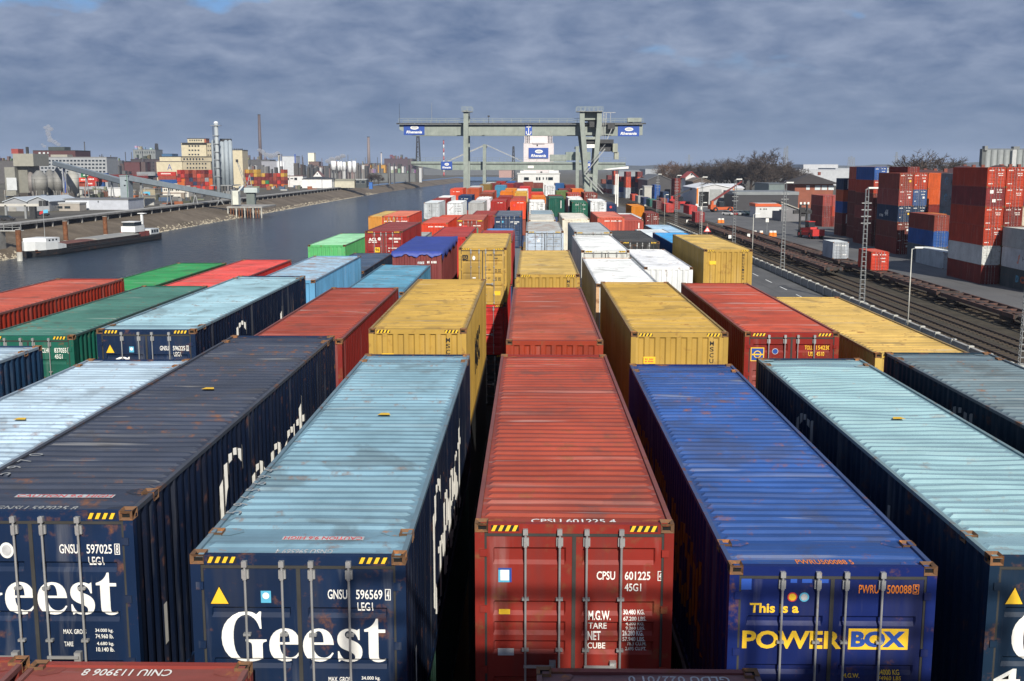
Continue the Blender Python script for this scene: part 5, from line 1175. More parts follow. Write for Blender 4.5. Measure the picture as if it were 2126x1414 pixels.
x, y = G(1497, 440); reach('orange reach stacker with long red boom beside the cars', x, y, R(10), (.50, .09, .015), (.16, .02, .02), 13, R(33))
def car(label, X, Z, rz, col):
    t = root('parked_car', (X, Z, 0), label, 'car', 'cars parked near the sheds', rz=rz)
    put('body', MB().prism([(-2.1, .3), (2.1, .3), (2.12, .75), (1.2, .92), (-1.9, .98), (-2.12, .7)], 'y', -.85, .85).mesh('body', MAT['generic']), t, color=col)
    put('cabin', MB().prism([(-1.75, .96), (1.1, .9), (.45, 1.42), (-1.3, 1.45)], 'y', -.74, .74).mesh('cabin', MAT['glass']), t); put('roof', MB().box(-1.25, .42, -.7, .7, 1.44, 1.49).mesh('roof', MAT['generic']), t, color=col)
    wm = MB().cyl((0, -.11, 0), (0, .11, 0), .32, n=12).mesh('wheel', MAT['rubber'])
    for x in (-1.3, 1.35):
        for y in (-.78, .78): put('wheel', wm, t, (x, y, .32))
    for y in (-.6, .6): put('headlight', MB().box(2.06, 2.13, y - .16, y + .16, .6, .74).mesh('headlight', MAT['lens']), t)
for px, lb, c in ((1512, 'white car at the head of the parked row', (.6, .6, .6)), (1520, 'red car parked in the row', (.35, .03, .03)), (1529, 'silver car parked in the row', (.35, .37, .38)), (1539, 'grey blue car parked in the row', (.15, .18, .2)), (1548, 'dark green car at the end of the row', (.02, .06, .05)), (1563, 'black car beside the small office', (.02, .025, .03))):
    x, y = G(px, 447); car(lb, x, y, R(-55), c)
# ------------------------------------------------------------------ sheds and houses across the railway
sh = building('white_shed', 'white metal shed with orange edged gable and big doors', 430, 1448, 1523, 391, 38, (.52, .53, .54), roof='gable', yridge=383, roofcol=(.72, .74, .76))
for x0, x1, y0, c in ((1452, 1471, 398, 'dark_hole'), (1474, 1497, 393, 'galvanised'), (1498, 1517, 398, 'galvanised')): px_part(sh, 'shed_door', x0, x1, y0, 428, 429.8, .15, c)
px_part(sh, 'corner_trim', 1447, 1449, 389, 428, 429.7, .2, 'orange_print'); px_part(sh, 'corner_trim', 1522, 1524, 389, 428, 429.7, .2, 'orange_print')
building('white_shed', 'long white roofed shed behind the orange edged one', 470, 1500, 1545, 391, 30, (.42, .43, .43), roof='gable', yridge=383.5, roofcol=(.72, .74, .76), ridge_axis='x')
building('open_shed', 'long dark open shed with grey roof behind the cars', 400, 1530, 1660, 405, 25, (.035, .035, .04), roofcol=(.20, .22, .23), fascia=1.2)
building('grey_warehouse', 'green grey warehouse behind the brick house', 470, 1598, 1668, 383, 30, (.14, .18, .18), roofcol=(.10, .12, .13))
offc = building('small_office', 'small white office hut with orange flat roof edge', 341, 1572, 1626, 429, 9, (.56, .57, .57), [(1578, 1580.5, 433, 435), (1585, 1587.5, 433, 435), (1589.5, 1592, 433, 435), (1618, 1622, 435, 437.5)], roofcol=(.60, .10, .02), fascia=.9)
px_part(offc, 'roof_top', 1574, 1624, 422.5, 423.2, 341.5, 8, 'generic', (.55, .5, .48))
lt = root('lean_to_shed', (XA(1650, 318), 318, 0), 'grey lean-to shed with sloping pale roof', 'shed'); xa, xb = XA(1626, 318), XA(1676, 318)
part(lt, 'wall', MB().box(xa, xb, 318, 330, 0, 2.6), 'generic', (.16, .16, .17)); part(lt, 'roof', MB().prism([(xa - .3, 5.4), (xb + .3, 2.6), (xb + .3, 2.9), (xa - .3, 5.7)], 'y', 317.5, 330.5), 'generic', (.33, .32, .28)); part(lt, 'gable', MB().prism([(xa, 2.6), (xb, 2.6), (xa, 5.35)], 'y', 318, 318.2), 'generic', (.18, .18, .19))
paint('brick_wall', rust=.1, grime=.5, rough=.85)
bh = building('brick_house', 'red brick house with wide dark hipped roof', 420, 1652, 1732, 382, 16, (.26, .085, .05), [(1674, 1681, 384.5, 394), (1692, 1703, 385, 394.5), (1706, 1717, 385, 394.5), (1720, 1731, 385, 394.5)], 'hip', 361, (.045, .038, .036), wmat='glass_pale', over=2.2, mat='brick_wall')
px_part(bh, 'chimney', 1699, 1704, 357, 364, 428, .9, 'brick_wall', (.2, .06, .04))
hs = building('gabled_house', 'white gabled house with bright red roof before the wood', 560, 1424, 1448, 367, 14, (.60, .60, .60), [(1434.5, 1437.5, 361, 364)], 'gable', 357, (.42, .05, .03), over=1.0)
building('dark_shed', 'row of dark sheds with grey roofs beyond the blue boxes', 500, 1345, 1395, 374, 50, (.05, .05, .055), roof='gable', yridge=363.5, roofcol=(.13, .135, .14)); building('dark_shed', 'dark brown barn with low gable before the trees', 500, 1440, 1475, 377, 25, (.09, .065, .05), roof='gable', yridge=370, roofcol=(.17, .13, .09))
building('white_hut', 'low pale hut on the pavement beyond the sidings', 440, 1339, 1354, 388, 8, (.42, .42, .38), roofcol=(.4, .4, .38))
for i, (x0, x1, yt, Z, c) in enumerate(((1660, 1770, 353, 900, (.42, .44, .47)), (1735, 1905, 350, 1000, (.40, .43, .46)), (1668, 1740, 342, 1400, (.48, .50, .53)), (1285, 1330, 356, 700, (.24, .27, .30)), (1340, 1395, 352, 1100, (.30, .33, .36)))):
    t = building('far_warehouse', f'{["low pale", "long white roofed", "hazy high white", "flat grey", "flat bluish"][i]} warehouse on the horizon across the railway', Z, x0, x1, yt, 60, c, roofcol=tuple(q * 1.15 for q in c), cat='warehouse')
for i, (x0, x1, yr) in enumerate(((1985, 2060, 344), (2062, 2135, 343), (1900, 1985, 352))):
    t = building('tiled_house', f'{["first", "second", "low"][i]} house with brown tiled hipped roof behind the stacks', 330, x0, x1, 362, 16, (.25, .12, .08), (), 'hip', yr, (.095, .035, .025), over=1.0, cat='house')
    for k in range(3): xx = x0 + (x1 - x0) * (.25 + .25 * k); px_part(t, 'chimney', xx - 3, xx + 3, yr - 2, yr + 8, 338, .9, 'brick_wall', (.2, .06, .04))
sl = root('grain_silos', (XA(2085, 520), 520, 0), 'grey silo battery with rooftop machinery behind tiled houses', 'silo')
for k in range(7):
    cx_ = XA(2052 + k * 13.2, 520); part(sl, 'silo', MB().cyl((cx_, 522, 0), (cx_, 522, ZA(311, 520)), 1.48, n=16), 'generic', (.24, .26, .26), True)
px_part(sl, 'elevator_tower', 2040, 2049, 309, 345, 521, 3, 'generic', (.10, .11, .11)); px_part(sl, 'elevator_head', 2045, 2051, 303, 312, 520, 3, 'generic', (.2, .21, .21)); px_part(sl, 'gantry_walk', 2047, 2140, 308.5, 310.5, 521.5, 1, 'generic', (.12, .13, .13)); px_part(sl, 'elevator_head', 2105, 2117, 304, 311, 521, 3, 'generic', (.16, .17, .17)); px_part(sl, 'pipe_shaft', 2103, 2109, 311, 345, 519.6, .8, 'generic', (.45, .46, .46))
# ------------------------------------------------------------------ far bank: quay edge, jetty, boats
qd = root('quay_viaduct', (-139, 230, 0), 'long dark quay edge on columns above the far bank', 'quay')
for k in range(31):
    y = 200 + k * 21.0; b = bank_x(y); b2 = bank_x(y + 21)
    m = MB(); m.quad((b - 13.6, y, .02), (b2 - 13.6, y + 20.95, .02), (b2 - 13.6, y + 20.95, .55), (b - 13.6, y, .55)).quad((b - 13.6, y, .55), (b2 - 13.6, y + 20.95, .55), (b2 - 17.5, y + 20.95, .55), (b - 17.5, y, .55)).quad((b - 13.6, y, .02), (b2 - 13.6, y + 20.95, .02), (b2 - 16.4, y + 20.95, .02), (b - 16.4, y, .02))
    part(qd, 'deck_slab', m, 'concrete')
    part(qd, 'back_wall', MB().quad((b - 15.9, y, WZ + 4.4), (b2 - 15.9, y + 21, WZ + 4.4), (b2 - 15.9, y + 21, .1), (b - 15.9, y, .1)), 'timber_and_shade')  # retaining wall coloured dark to stand for shade under the deck
    for j in (0, 10.5): part(qd, 'column', MB().box(b - 14.3, b - 13.8, y + j, y + j + .5, WZ + 4.2, .02), 'concrete')
def post_mesh(h):
    m = MB()
    for a in range(10): pass
    return MB().cyl((0, 0, -2), (0, 0, h), .62, .62, 12).mesh('pile', MAT['rust'])
pm = post_mesh(7.2)
for X, Z, lb in ((-118.3, 252, 'rusty mooring pile standing in the water before the barge bow'), (-124.3, 292, 'rusty mooring pile rising behind the barge bow'), (-124.0, 319, 'rusty mooring pile rising behind the barge hold')):
    t = root('mooring_pile', (X, Z, WZ), lb, 'mooring pile', 'mooring piles along the far bank'); put('pile', pm, t); put('cap', MB().cyl((0, 0, 7.2), (0, 0, 7.32), .7, n=12).mesh('cap', MAT['concrete']), t); put('pale_foot', MB().cyl((0, 0, -1), (0, 0, 2.1), .64, n=12).mesh('pale_foot', MAT['concrete_pale']), t)
# barge
bg = root('river_barge', (-121.3, 261.5, WZ), 'long dark river barge with white bow and wheelhouse', 'barge', rz=-math.atan2(7.0, 66.4))
HULL = (.012, .013, .015); secs = [(0, .25, 3.3), (1.5, 1.7, 3.2), (4, 3.0, 3.0), (8, 3.9, 2.6), (13, 4.1, 1.75), (60, 4.1, 1.55), (66, 3.9, 1.8), (68, 3.3, 1.95)]
rows = [[(-w * .9, y, -.6), (-w, y, .3), (-w, y, h), (w, y, h), (w, y, .3), (w * .9, y, -.6)] for y, w, h in secs]
def loft(rows, caps=True):
    m = MB(); m.strip([r + [r[0]] for r in rows])
    if caps: m.quad(*rows[0]); m.quad(*reversed(rows[-1]))
    return m
put('hull', loft(rows).mesh('hull', MAT['dirty']), bg, color=HULL)
bw_ = [[(-w - .03, y - .03, 1.55), (-w - .08, y - .05, h + .5), (w + .08, y - .05, h + .5), (w + .03, y - .03, 1.55)] for y, w, h in secs[:4]] + [[(-4.14, 11.5, 1.6), (-4.14, 11.5, 2.5), (4.14, 11.5, 2.5), (4.14, 11.5, 1.6)]]
put('bow_bulwark', loft(bw_).mesh('bow_bulwark', MAT['generic']), bg, color=(.68, .71, .72))
put('foredeck_cabin', MB().box(-3, 3, 4.2, 10.5, 3.0, 4.3).mesh('foredeck_cabin', MAT['generic']), bg, color=(.75, .77, .77))
for k in range(3): put('porthole', MB().box(3.0, 3.04, 5.4 + k * 1.6, 6.1 + k * 1.6, 3.6, 4.0).mesh('porthole', MAT['glass']), bg)
put('anchor', MB().box(1.75, 2.05, 1.2, 2.4, 1.5, 1.7).bar((2.1, 1.0, 1.1), (2.3, 2.6, 1.1), .15).mesh('anchor', MAT['rust']), bg)
put('hold_coaming', MB().box(-3.4, 3.4, 12.5, 54, 1.6, 2.35).mesh('hold_coaming', MAT['dirty']), bg, color=(.022, .012, .011))
for k in range(7): put('hatch_cover', MB().prism([(-3.3, 2.36), (3.3, 2.36), (2.6, 2.75), (-2.6, 2.75)], 'y', 29 + k * 3.5, 32.4 + k * 3.5).mesh('hatch_cover', MAT['generic']), bg, color=(.30, .30, .28))
put('cargo', MB().prism([(-3.2, 2.36), (3.2, 2.36), (1.0, 2.6), (-1, 2.6)], 'y', 13, 28.5).mesh('cargo', MAT['dirty']), bg, color=(.16, .06, .04))
for k in range(10): put('side_rail', MB().box(4.06, 4.12, 14 + k * 4.6, 14.2 + k * 4.6, 1.6, 2.5).mesh('side_rail', MAT['steel_dark']), bg)
put('rubbing_strake', MB().box(4.1, 4.2, 13, 60, 1.2, 1.35).mesh('rubbing_strake', MAT['steel_dark']), bg)
put('deckhouse', MB().box(-3.0, 3.0, 54.5, 60.5, 1.6, 2.99).mesh('deckhouse', MAT['generic']), bg, color=(.25, .06, .05))
wh = put('wheelhouse', MB().box(-1.2, 3.0, 51.5, 57.5, 3.0, 4.7).mesh('wheelhouse', MAT['generic']), bg, color=(.76, .78, .78))
put('window_band', MB().box(-.9, 2.6, 52, 56.6, 4.7, 5.8).mesh('window_band', MAT['glass']), wh); put('cabin_roof', MB().box(-1.1, 2.8, 51.8, 56.8, 5.8, 5.98).mesh('cabin_roof', MAT['generic']), wh, color=(.72, .74, .75))
put('funnel', MB().box(1.5, 2.1, 58.4, 59, 3.6, 8.0).box(.8, 3.0, 58, 59.4, 8.0, 8.2).mesh('funnel', MAT['generic']), bg, color=(.78, .8, .8))
put('stern_cabin', MB().box(-3, 3, 61.5, 67, 1.8, 3.4).mesh('stern_cabin', MAT['generic']), bg, color=(.6, .64, .66))
for k in range(3): put('stern_window', MB().box(3.0, 3.05, 62 + k * 1.6, 63.1 + k * 1.6, 2.3, 3.1).mesh('stern_window', MAT['glass']), bg)
put('flagpole', MB().cyl((0, 9, 4.3), (0, 9, 13.5), .07, .05, 6).mesh('flagpole', MAT['galvanised']), bg); put('flag', MB().quad((-.05, 9, 10.2), (-1.3, 9.5, 9.8), (-1.3, 9.5, 10.5), (-.05, 9, 10.9)).mesh('flag', MAT['red_print']), bg); put('flag', MB().quad((.05, 9, 10.2), (1.0, 9.4, 10.3), (1.0, 9.4, 11.1), (.05, 9, 11.0)).mesh('flag', MAT['cyan_print']), bg)
# jetty with gangway
jt = root('jetty', (-131, 268, WZ), 'grey concrete pier with railed gangway behind the mooring piles', 'jetty')
part(jt, 'pier', MB().box(-133, -128.5, 262, 267, WZ, .1), 'concrete'); m = MB()
for z in (.9, 1.9): m.box(-141, -124, 266, 266.12, z, z + .12)
for k in range(9): m.box(-141 + k * 2.1, -140.88 + k * 2.1, 266, 266.12, .2, 2.0)
part(jt, 'gangway_rail', m, 'galvanised'); part(jt, 'gangway_deck', MB().box(-141, -124, 264.5, 267.3, .1, .25), 'concrete_pale')
pt = root('crane_runway', (-142, 300, 0), 'pale crane runway beam on slim legs above the quay', 'crane runway')
Zp = 330.0
px_part(pt, 'beam', -20, 82, 423, 428.5, Zp, 1.2, 'generic', (.52, .51, .47)); px_part(pt, 'beam_head', 80, 95, 417, 428, Zp - .4, 2, 'steel_dark')
for x in (5, 46): xa = XA(x, Zp); part(pt, 'leg', MB().box(xa - .3, xa + .3, Zp, Zp + .6, 0, ZA(427, Zp)), 'galvanised')
for x in (60,): xa = XA(x, Zp); part(pt, 'leg', MB().box(xa - .8, xa + .8, Zp + .2, Zp + 1.6, 0, ZA(427, Zp)), 'steel_dark')
for px, py, lb, c in ((88, 448, 'dark estate car parked on the far quay', (.015, .02, .03)), (16, 458, 'black car with bright lamp on the far quay', (.02, .022, .03)), (-1, 458, 'dark car cut by the picture edge on the far quay', (.015, .015, .02))):
    x, y = G(px, py); car(lb, x, y, R(2), c)
# ------------------------------------------------------------------ far bank buildings
GR = (.30, .315, .335)
s1 = building('gable_shed', 'grey shed with shallow gable at the picture edge', 385, 3, 50, 419, 24, GR, roof='gable', yridge=410.5, roofcol=(.45, .50, .55), over=.5); s2 = building('gable_shed', 'grey shed with pale gable roof and dark gateway', 385.3, 52, 97, 418, 24, GR, roof='gable', yridge=409, roofcol=(.47, .52, .57), over=.5)
px_part(s2, 'gateway', 60, 76, 428, 441, 385.1, .1, 'dark_hole'); px_part(s1, 'gateway', 18, 34, 430, 441, 384.8, .1, 'concrete')
ls = building('low_shed', 'long low pale shed with dark flat roof on the far quay', 398, 118, 262, 415, 16, (.46, .49, .55), [(164, 166, 417, 420), (203, 205, 417, 420.5)], roofcol=(.16, .165, .17)); px_part(ls, 'bright_panel', 120, 186, 417, 434, 397.8, .1, 'generic', (.62, .66, .72))
building('gate_house', 'small beige gatehouse with two windows', 388, 117, 160, 423, 6, (.36, .33, .29), [(119, 130, 428, 433), (134, 146, 428, 433)], roofcol=(.5, .5, .48))
cpT = building('cement_plant', 'grey concrete plant tower with boxy upper storey', 560, 34, 56, 345, 14, (.20, .20, .175), roof='flat', roofcol=(.15, .15, .14)); px_part(cpT, 'upper_storey', 26, 70, 319, 345, 557, 18, 'generic', (.30, .295, .25)); px_part(cpT, 'side_block', 8.5, 34, 347, 407, 556, 12, 'generic', (.25, .25, .22)); px_part(cpT, 'bright_panel', 13, 35.5, 369, 395, 555.7, .2, 'generic', (.55, .58, .60)); px_part(cpT, 'roof_hut', 23, 38, 309, 319, 561, 6, 'generic', (.30, .06, .05)); px_part(cpT, 'vent_stack', 53, 58, 305, 319, 562, 1.3, 'steel_dark')
def silo(label, cx_, r, Z, ys, yt, yb, col, name='cement_silo', legs=True, group='cement silos at the plant'):
    X = XA(cx_, Z); rr = r * Z / FPX; zs, zt, zb = ZA(ys, Z), ZA(yt, Z), ZA(yb, Z); t = root(name, (X, Z, 0), label, 'silo', group)
    part(t, 'drum', MB().cyl((X, Z, zb), (X, Z, zs), rr, n=20), 'generic', col, True); part(t, 'cone_top', MB().cyl((X, Z, zs), (X, Z, zt), rr * 1.02, rr * .3, 20), 'generic', tuple(c * .85 for c in col)); part(t, 'hopper', MB().cyl((X, Z, zb - rr), (X, Z, zb), rr * .25, rr, 20), 'generic', col)
    for k in range(6):
        an = k * math.pi / 3 + .4; part(t, 'leg', MB().box(X + rr * .9 * math.cos(an) - .2, X + rr * .9 * math.cos(an) + .2, Z + rr * .9 * math.sin(an) - .2, Z + rr * .9 * math.sin(an) + .2, 0, zb), 'generic', col)
    for k in range(1, 4): zz = zb + (zs - zb) * k / 4; part(t, 'band', MB().cyl((X, Z, zz), (X, Z, zz + .12), rr * 1.012, n=20), 'generic', tuple(c * .8 for c in col))
SG_ = (.24, .24, .225)
silo('broad grey cement silo nearest the plant tower', 80, 15.5, 540, 366, 354, 395, SG_); silo('grey cement silo half hidden behind the broad one', 102, 11, 556, 364, 352, 395, (.19, .19, .18)); silo('grey cement silo with pale sloping chute', 118, 9, 548, 362, 349, 396, (.22, .22, .21)); silo('pale cement silo beside the blue pipe', 149, 12, 540, 362, 351, 398, (.38, .38, .35)); silo('reddish capped cement silo behind the plant', 62, 8, 562, 364, 357, 396, (.22, .20, .19))
bp = root('blue_pipe', (XA(132.5, 535), 535, 0), 'upright blue pipe between the cement silos', 'pipe'); part(bp, 'pipe', MB().cyl((XA(132.5, 535), 535, 0), (XA(132.5, 535), 535, ZA(346, 535)), .6, n=10), 'blue_print'); part(bp, 'flange', MB().cyl((XA(132.5, 535), 535, ZA(346, 535)), (XA(132.5, 535), 535, ZA(345, 535)), .9, n=10), 'steel_grey')
def conveyor(label, p0, Z0, p1, Z1, w, n):
    a = AT(*p0, Z0); b = AT(*p1, Z1); t = root('conveyor_gallery', ((a[0] + b[0]) / 2, (Z0 + Z1) / 2, 0), label, 'conveyor')
    A_, B_ = Vector((a[0], Z0, a[1])), Vector((b[0], Z1, b[1]))
    part(t, 'gallery', MB().bar(A_, B_, w, w * 1.15), 'generic', (.23, .275, .31)); part(t, 'walkway', MB().bar(A_ + Vector((0, -w * .8, -w * .5)), B_ + Vector((0, -w * .8, -w * .5)), .6, .15), 'steel_dark')
    for k in range(n):
        q = A_.lerp(B_, (k + .5) / n); part(t, 'trestle', MB().bar((q.x - 1, q.y, 0), (q.x, q.y, q.z - w / 2), .35).bar((q.x + 1, q.y, 0), (q.x, q.y, q.z - w / 2), .35), 'steel_grey')
    return t
conveyor('upper sloping conveyor gallery above the cement silos', (113, 339), 545, (262, 379), 425, 1.9, 3); conveyor('lower sloping conveyor gallery leading to the dock platform', (262, 369), 425, (482, 409.5), 472, 1.8, 4)
tt = building('transfer_tower', 'slim grey green conveyor transfer tower', 424, 247, 264, 366, 5, (.27, .32, .35), roofcol=(.2, .24, .26)); px_part(tt, 'corner_pipe', 263, 266, 362, 432, 423.7, .6, 'generic', (.05, .16, .09))
building('flat_office', 'long grey office block with rows of windows behind the silos', 750, 82, 222, 327, 20, (.32, .34, .36), win_grid(84, 220, 330, 360, 18, 4, .7, .5), roofcol=(.25, .25, .25), trim=(.5, .52, .55))
bb = building('brick_works', 'dark red brick works behind the office block', 860, 71, 158, 313, 30, (.085, .03, .03), [(80, 85, 316, 326), (89, 94, 316, 326), (98, 101, 316, 319), (98, 101, 322, 325)], roofcol=(.04, .045, .045), wmat='glass_pale'); px_part(bb, 'roof_plant', 100, 134, 305, 313, 865, 12, 'generic', (.05, .065, .06)); px_part(bb, 'link_block', 105, 140, 321, 331, 840, 10, 'generic', (.34, .33, .28))
# mill
CR, CRS = (.56, .50, .35), (.40, .35, .245)
ml = building('flour_mill', 'cream mill with stepped tower and letter sign', 880, 325, 378.5, 336, 22, CR, roofcol=(.09, .08, .08), cat='mill', fascia=.5)
for nm_, x0, x1, y0, y1, Z, d, c in (('lower_wing', 379, 440, 336, 400, 880.5, 22, CRS), ('middle_storey', 331, 376, 325.5, 336, 884, 18, CR), ('middle_wing', 376.5, 440, 325, 336, 884.5, 18, CRS), ('tower', 376, 429, 297, 325, 888, 14, CR), ('tower_side', 429.2, 442, 297, 340, 886, 15, CRS), ('penthouse', 389, 424, 288, 297, 890, 9, CR), ('penthouse_red', 424.1, 428, 288, 297, 890, 9, (.35, .09, .04))): px_part(ml, nm_, x0, x1, y0, y1, Z, d, 'generic', c)  # tower_side: darker cream carries the shade of the side wall
for x0, x1, y, Zk in ((376, 441, 296.2, 885.6), (388.5, 428.5, 287.2, 889.6), (330.5, 441, 324.6, 883.6), (379, 441, 335.2, 880.1)): px_part(ml, 'cornice', x0, x1, y, y + .8, Zk, 10, 'steel_dark')
for rows_, Zw in ((win_grid(386, 430, 335.5, 361, 7, 3, .5, .32), 880.2), (win_grid(379, 424, 326, 334.5, 7, 1, .5, .4), 884.2), (win_grid(390, 415, 298.5, 325, 4, 3, .55, .28), 887.7), (win_grid(392, 420, 288.5, 294, 6, 1, .55, .45), 889.7), (win_grid(430, 439, 298, 336, 2, 4, .5, .2), 885.7)):
    for w_ in rows_: px_part(ml, 'window', *w_, Zw - .2, .15, 'glass')
x0, x1, _, _, z0, z1 = px_box(347, 357, 341, 353, 879.8, 879.8)
put('letter_sign', text_me('A', x1 - x0, z1 - z0, 'blue_print', -.01), ml, (x0 - ml.location.x, 879.8 - ml.location.y, z0))
mt = building('mill_annex', 'cream silo annex with dark battlement top', 800, 481, 504, 312, 16, CR, roofcol=(.10, .10, .10)); 
for k in range(6): px_part(mt, 'merlon', 481.5 + k * 3.9, 483.5 + k * 3.9, 308.5, 311, 799.6, 1, 'steel_dark')
# silver silo battery with elevator
sv = root('silver_silos', (XA(462, 545), 545, 0), 'silver steel silo battery with tall elevator tower', 'silo')
SV = (.30, .35, .39)
for cx_, Z, ys, nm_ in ((447, 541, 293, 0), (463, 546, 294, 1), (471, 543, 294, 2), (479, 545, 294, 3), (456, 550, 295, 4), (467, 556, 295, 5), (475, 556, 295, 6)):
    X = XA(cx_, Z); rr = (6.5 if nm_ == 0 else 4.9) * Z / FPX; part(sv, 'silo', MB().cyl((X, Z, ZA(384, Z)), (X, Z, ZA(ys, Z)), rr, n=18), 'generic', SV, True); part(sv, 'dome', MB().cyl((X, Z, ZA(ys, Z)), (X, Z, ZA(ys, Z) + rr * .7), rr, rr * .35, 18), 'generic', SV)
for k in range(7): X = XA(443 + k * 6.3, 541); part(sv, 'leg', MB().box(X - .2, X + .2, 541, 541.4, 0, ZA(384, 541)), 'galvanised')
part(sv, 'support_deck', MB().box(XA(440, 541), XA(484, 541), 537, 554, ZA(386, 541), ZA(384, 541) - .02), 'steel_grey')
X = XA(452, 536); part(sv, 'elevator_shaft', MB().cyl((X, 536, 0), (X, 536, ZA(256, 536)), .95, n=12), 'generic', (.36, .40, .42), True); part(sv, 'elevator_head', MB().cyl((X, 536, ZA(256, 536)), (X, 536, ZA(251.5, 536)), 1.2, .7, 12), 'generic', (.7, .74, .75))
for y in (261, 282, 299, 316, 332, 349, 367): part(sv, 'platform', MB().box(X - (2.4 if y == 261 else 1.5), X + (2.4 if y == 261 else 1.2), 534.6, 537.4, ZA(y, 536), ZA(y, 536) + .25), 'steel_grey')
m = MB(); m.box(X - 1.5, X - 1.35, 535, 535.15, 0, ZA(262, 536)); m.box(X - 1.0, X - .9, 534.8, 534.95, 0, ZA(262, 536)); part(sv, 'ladder', m, 'steel_dark'); px_part(sv, 'top_gear', 456, 478, 288, 294, 545, 3, 'steel_dark')
# dock platform, hopper tower and small crane
dk = root('dock_platform', (-122, 478, WZ), 'pile platform with white hopper tower at the far waterline', 'dock')
xa, xb = XA(467, 466), XA(541, 466); part(dk, 'deck', MB().box(xa, xb, 466, 492, -1.9, -1.3), 'concrete')
for k in range(13): X = xa + .4 + (xb - xa - .8) * k / 12; part(dk, 'pile', MB().cyl((X, 466.4, WZ - 1), (X, 466.4, -1.9), .28, n=8), 'rust' if k % 3 else 'concrete_pale')
hp = px_part(dk, 'hopper_tower', 482, 495, 396, 425, 470, 4, 'generic', (.60, .62, .55))
px_part(dk, 'hopper_leg', 479, 482, 393, 426, 469.5, .6, 'galvanised'); px_part(dk, 'hopper_leg', 495, 497, 396, 426, 469.5, .6, 'galvanised'); m = MB(); p_, q_ = AT(495, 397, 469), AT(505, 385, 469); m.bar((p_[0], 469, p_[1]), (q_[0], 469, q_[1]), .6); part(dk, 'hopper_arm', m, 'generic', (.62, .65, .64))
dc = root('dock_crane', (XA(516, 505), 505, 0), 'small lattice boom dock crane on the far quay', 'crane'); px_part(dc, 'cab', 506, 534, 390, 400, 504, 4, 'generic', (.45, .52, .52)); px_part(dc, 'base', 511, 529, 400, 425, 505, 3, 'generic', (.14, .17, .16))
m = MB(); p_, q_ = AT(514, 392, 505), AT(492, 335, 505)
for d in (-.7, .7): m.bar((p_[0] + d, 505, p_[1]), (q_[0] + d * .3, 505, q_[1]), .18)
for k in range(9):
    u, v = k / 9, (k + 1) / 9; m.bar((p_[0] + (q_[0] - p_[0]) * u - .7 * (1 - .7 * u), 505, p_[1] + (q_[1] - p_[1]) * u), (p_[0] + (q_[0] - p_[0]) * v + .7 * (1 - .7 * v), 505, p_[1] + (q_[1] - p_[1]) * v), .12)
part(dc, 'boom', m, 'steel_grey'); m = MB()
for xx in (512, 524): u, v = AT(xx, 393, 506), AT(518, 362, 506); m.bar((u[0], 506, u[1]), (v[0], 506, v[1]), .28)
for xx, yy in ((514, 385), (516, 375)): u, v = AT(xx, yy, 506), AT(1036 - xx, yy, 506); m.bar((u[0], 506, u[1]), (v[0], 506, v[1]), .2)
part(dc, 'apex_frame', m, 'galvanised'); part(dc, 'hook_head', MB().box(q_[0] - .5, q_[0] + .5, 504.6, 505.4, q_[1] - .4, q_[1] + .9), 'steel_dark')
# small buildings on the quay
oc = building('office_cabins', 'two storey white cabin offices with brown floor line', 560, 335, 389, 389.5, 7, (.62, .60, .54), [(340, 342.5, 392, 396), (344, 346.5, 392, 396), (353.5, 356, 392, 396), (357, 359.5, 392, 396), (365, 367.5, 392, 396), (369, 371.5, 392, 396), (377.5, 380, 404, 408), (381.5, 384, 404, 408)], roofcol=(.30, .07, .05)); px_part(oc, 'floor_line', 335, 389, 400, 401.2, 559.7, .2, 'rust')
building('beige_store', 'beige store with blue roller door on the far quay', 590, 289, 319, 393, 10, (.33, .29, .20), [(298, 312, 398, 409)], roofcol=(.22, .2, .17), wmat='cyan_print'); building('white_store', 'white hut beside the conveyor tower', 570, 221, 247, 391, 8, (.62, .64, .65), [(222, 225, 395, 400)], roofcol=(.55, .56, .57))
building('orange_skip', 'small orange cabin beside the low shed', 470, 266, 277, 408, 4, (.55, .16, .03), roofcol=(.5, .14, .03)); building('quay_store', 'grey store behind the mesh fence on the far quay', 520, 280, 345, 408, 8, (.20, .19, .16), roofcol=(.16, .155, .14))
wh1 = building('white_house', 'long white house with dark windows on the far bank', 830, 583, 628, 366, 14, (.66, .67, .67), [(587, 592, 369, 374), (595, 600, 369, 374), (603, 609, 370, 372), (611, 617, 369, 374)], roofcol=(.16, .08, .07)); building('white_barn', 'white barn with dark hipped roof on the far bank', 790, 626, 688, 371.5, 16, (.70, .71, .71), (), 'hip', 367, (.05, .05, .05), over=.8)
building('gabled_house', 'narrow white gabled house behind the white barn', 880, 650, 668, 366, 10, (.72, .73, .73), [(657.5, 660, 360, 362.5)], 'gable', 355.5, (.2, .1, .09)); building('cream_store', 'cream flat roofed store beside the white barn', 800, 694, 735, 376, 14, (.50, .48, .38), roofcol=(.22, .22, .18), fascia=1.5); building('dark_pens', 'open dark bays with white posts on the far bank', 800, 738, 760, 373, 8, (.05, .06, .06), [(739, 747, 375, 381), (750, 758, 375, 381)], roofcol=(.5, .52, .52), trim=(.5, .52, .52))
bd = building('blue_bin', 'small bright blue skip on the far bank', 760, 765.5, 772, 379.5, 3, (.03, .14, .45), roofcol=(.02, .1, .35))
wt = root('white_tanks', (XA(714, 920), 920, 0), 'battery of white storage silos on legs', 'silo')
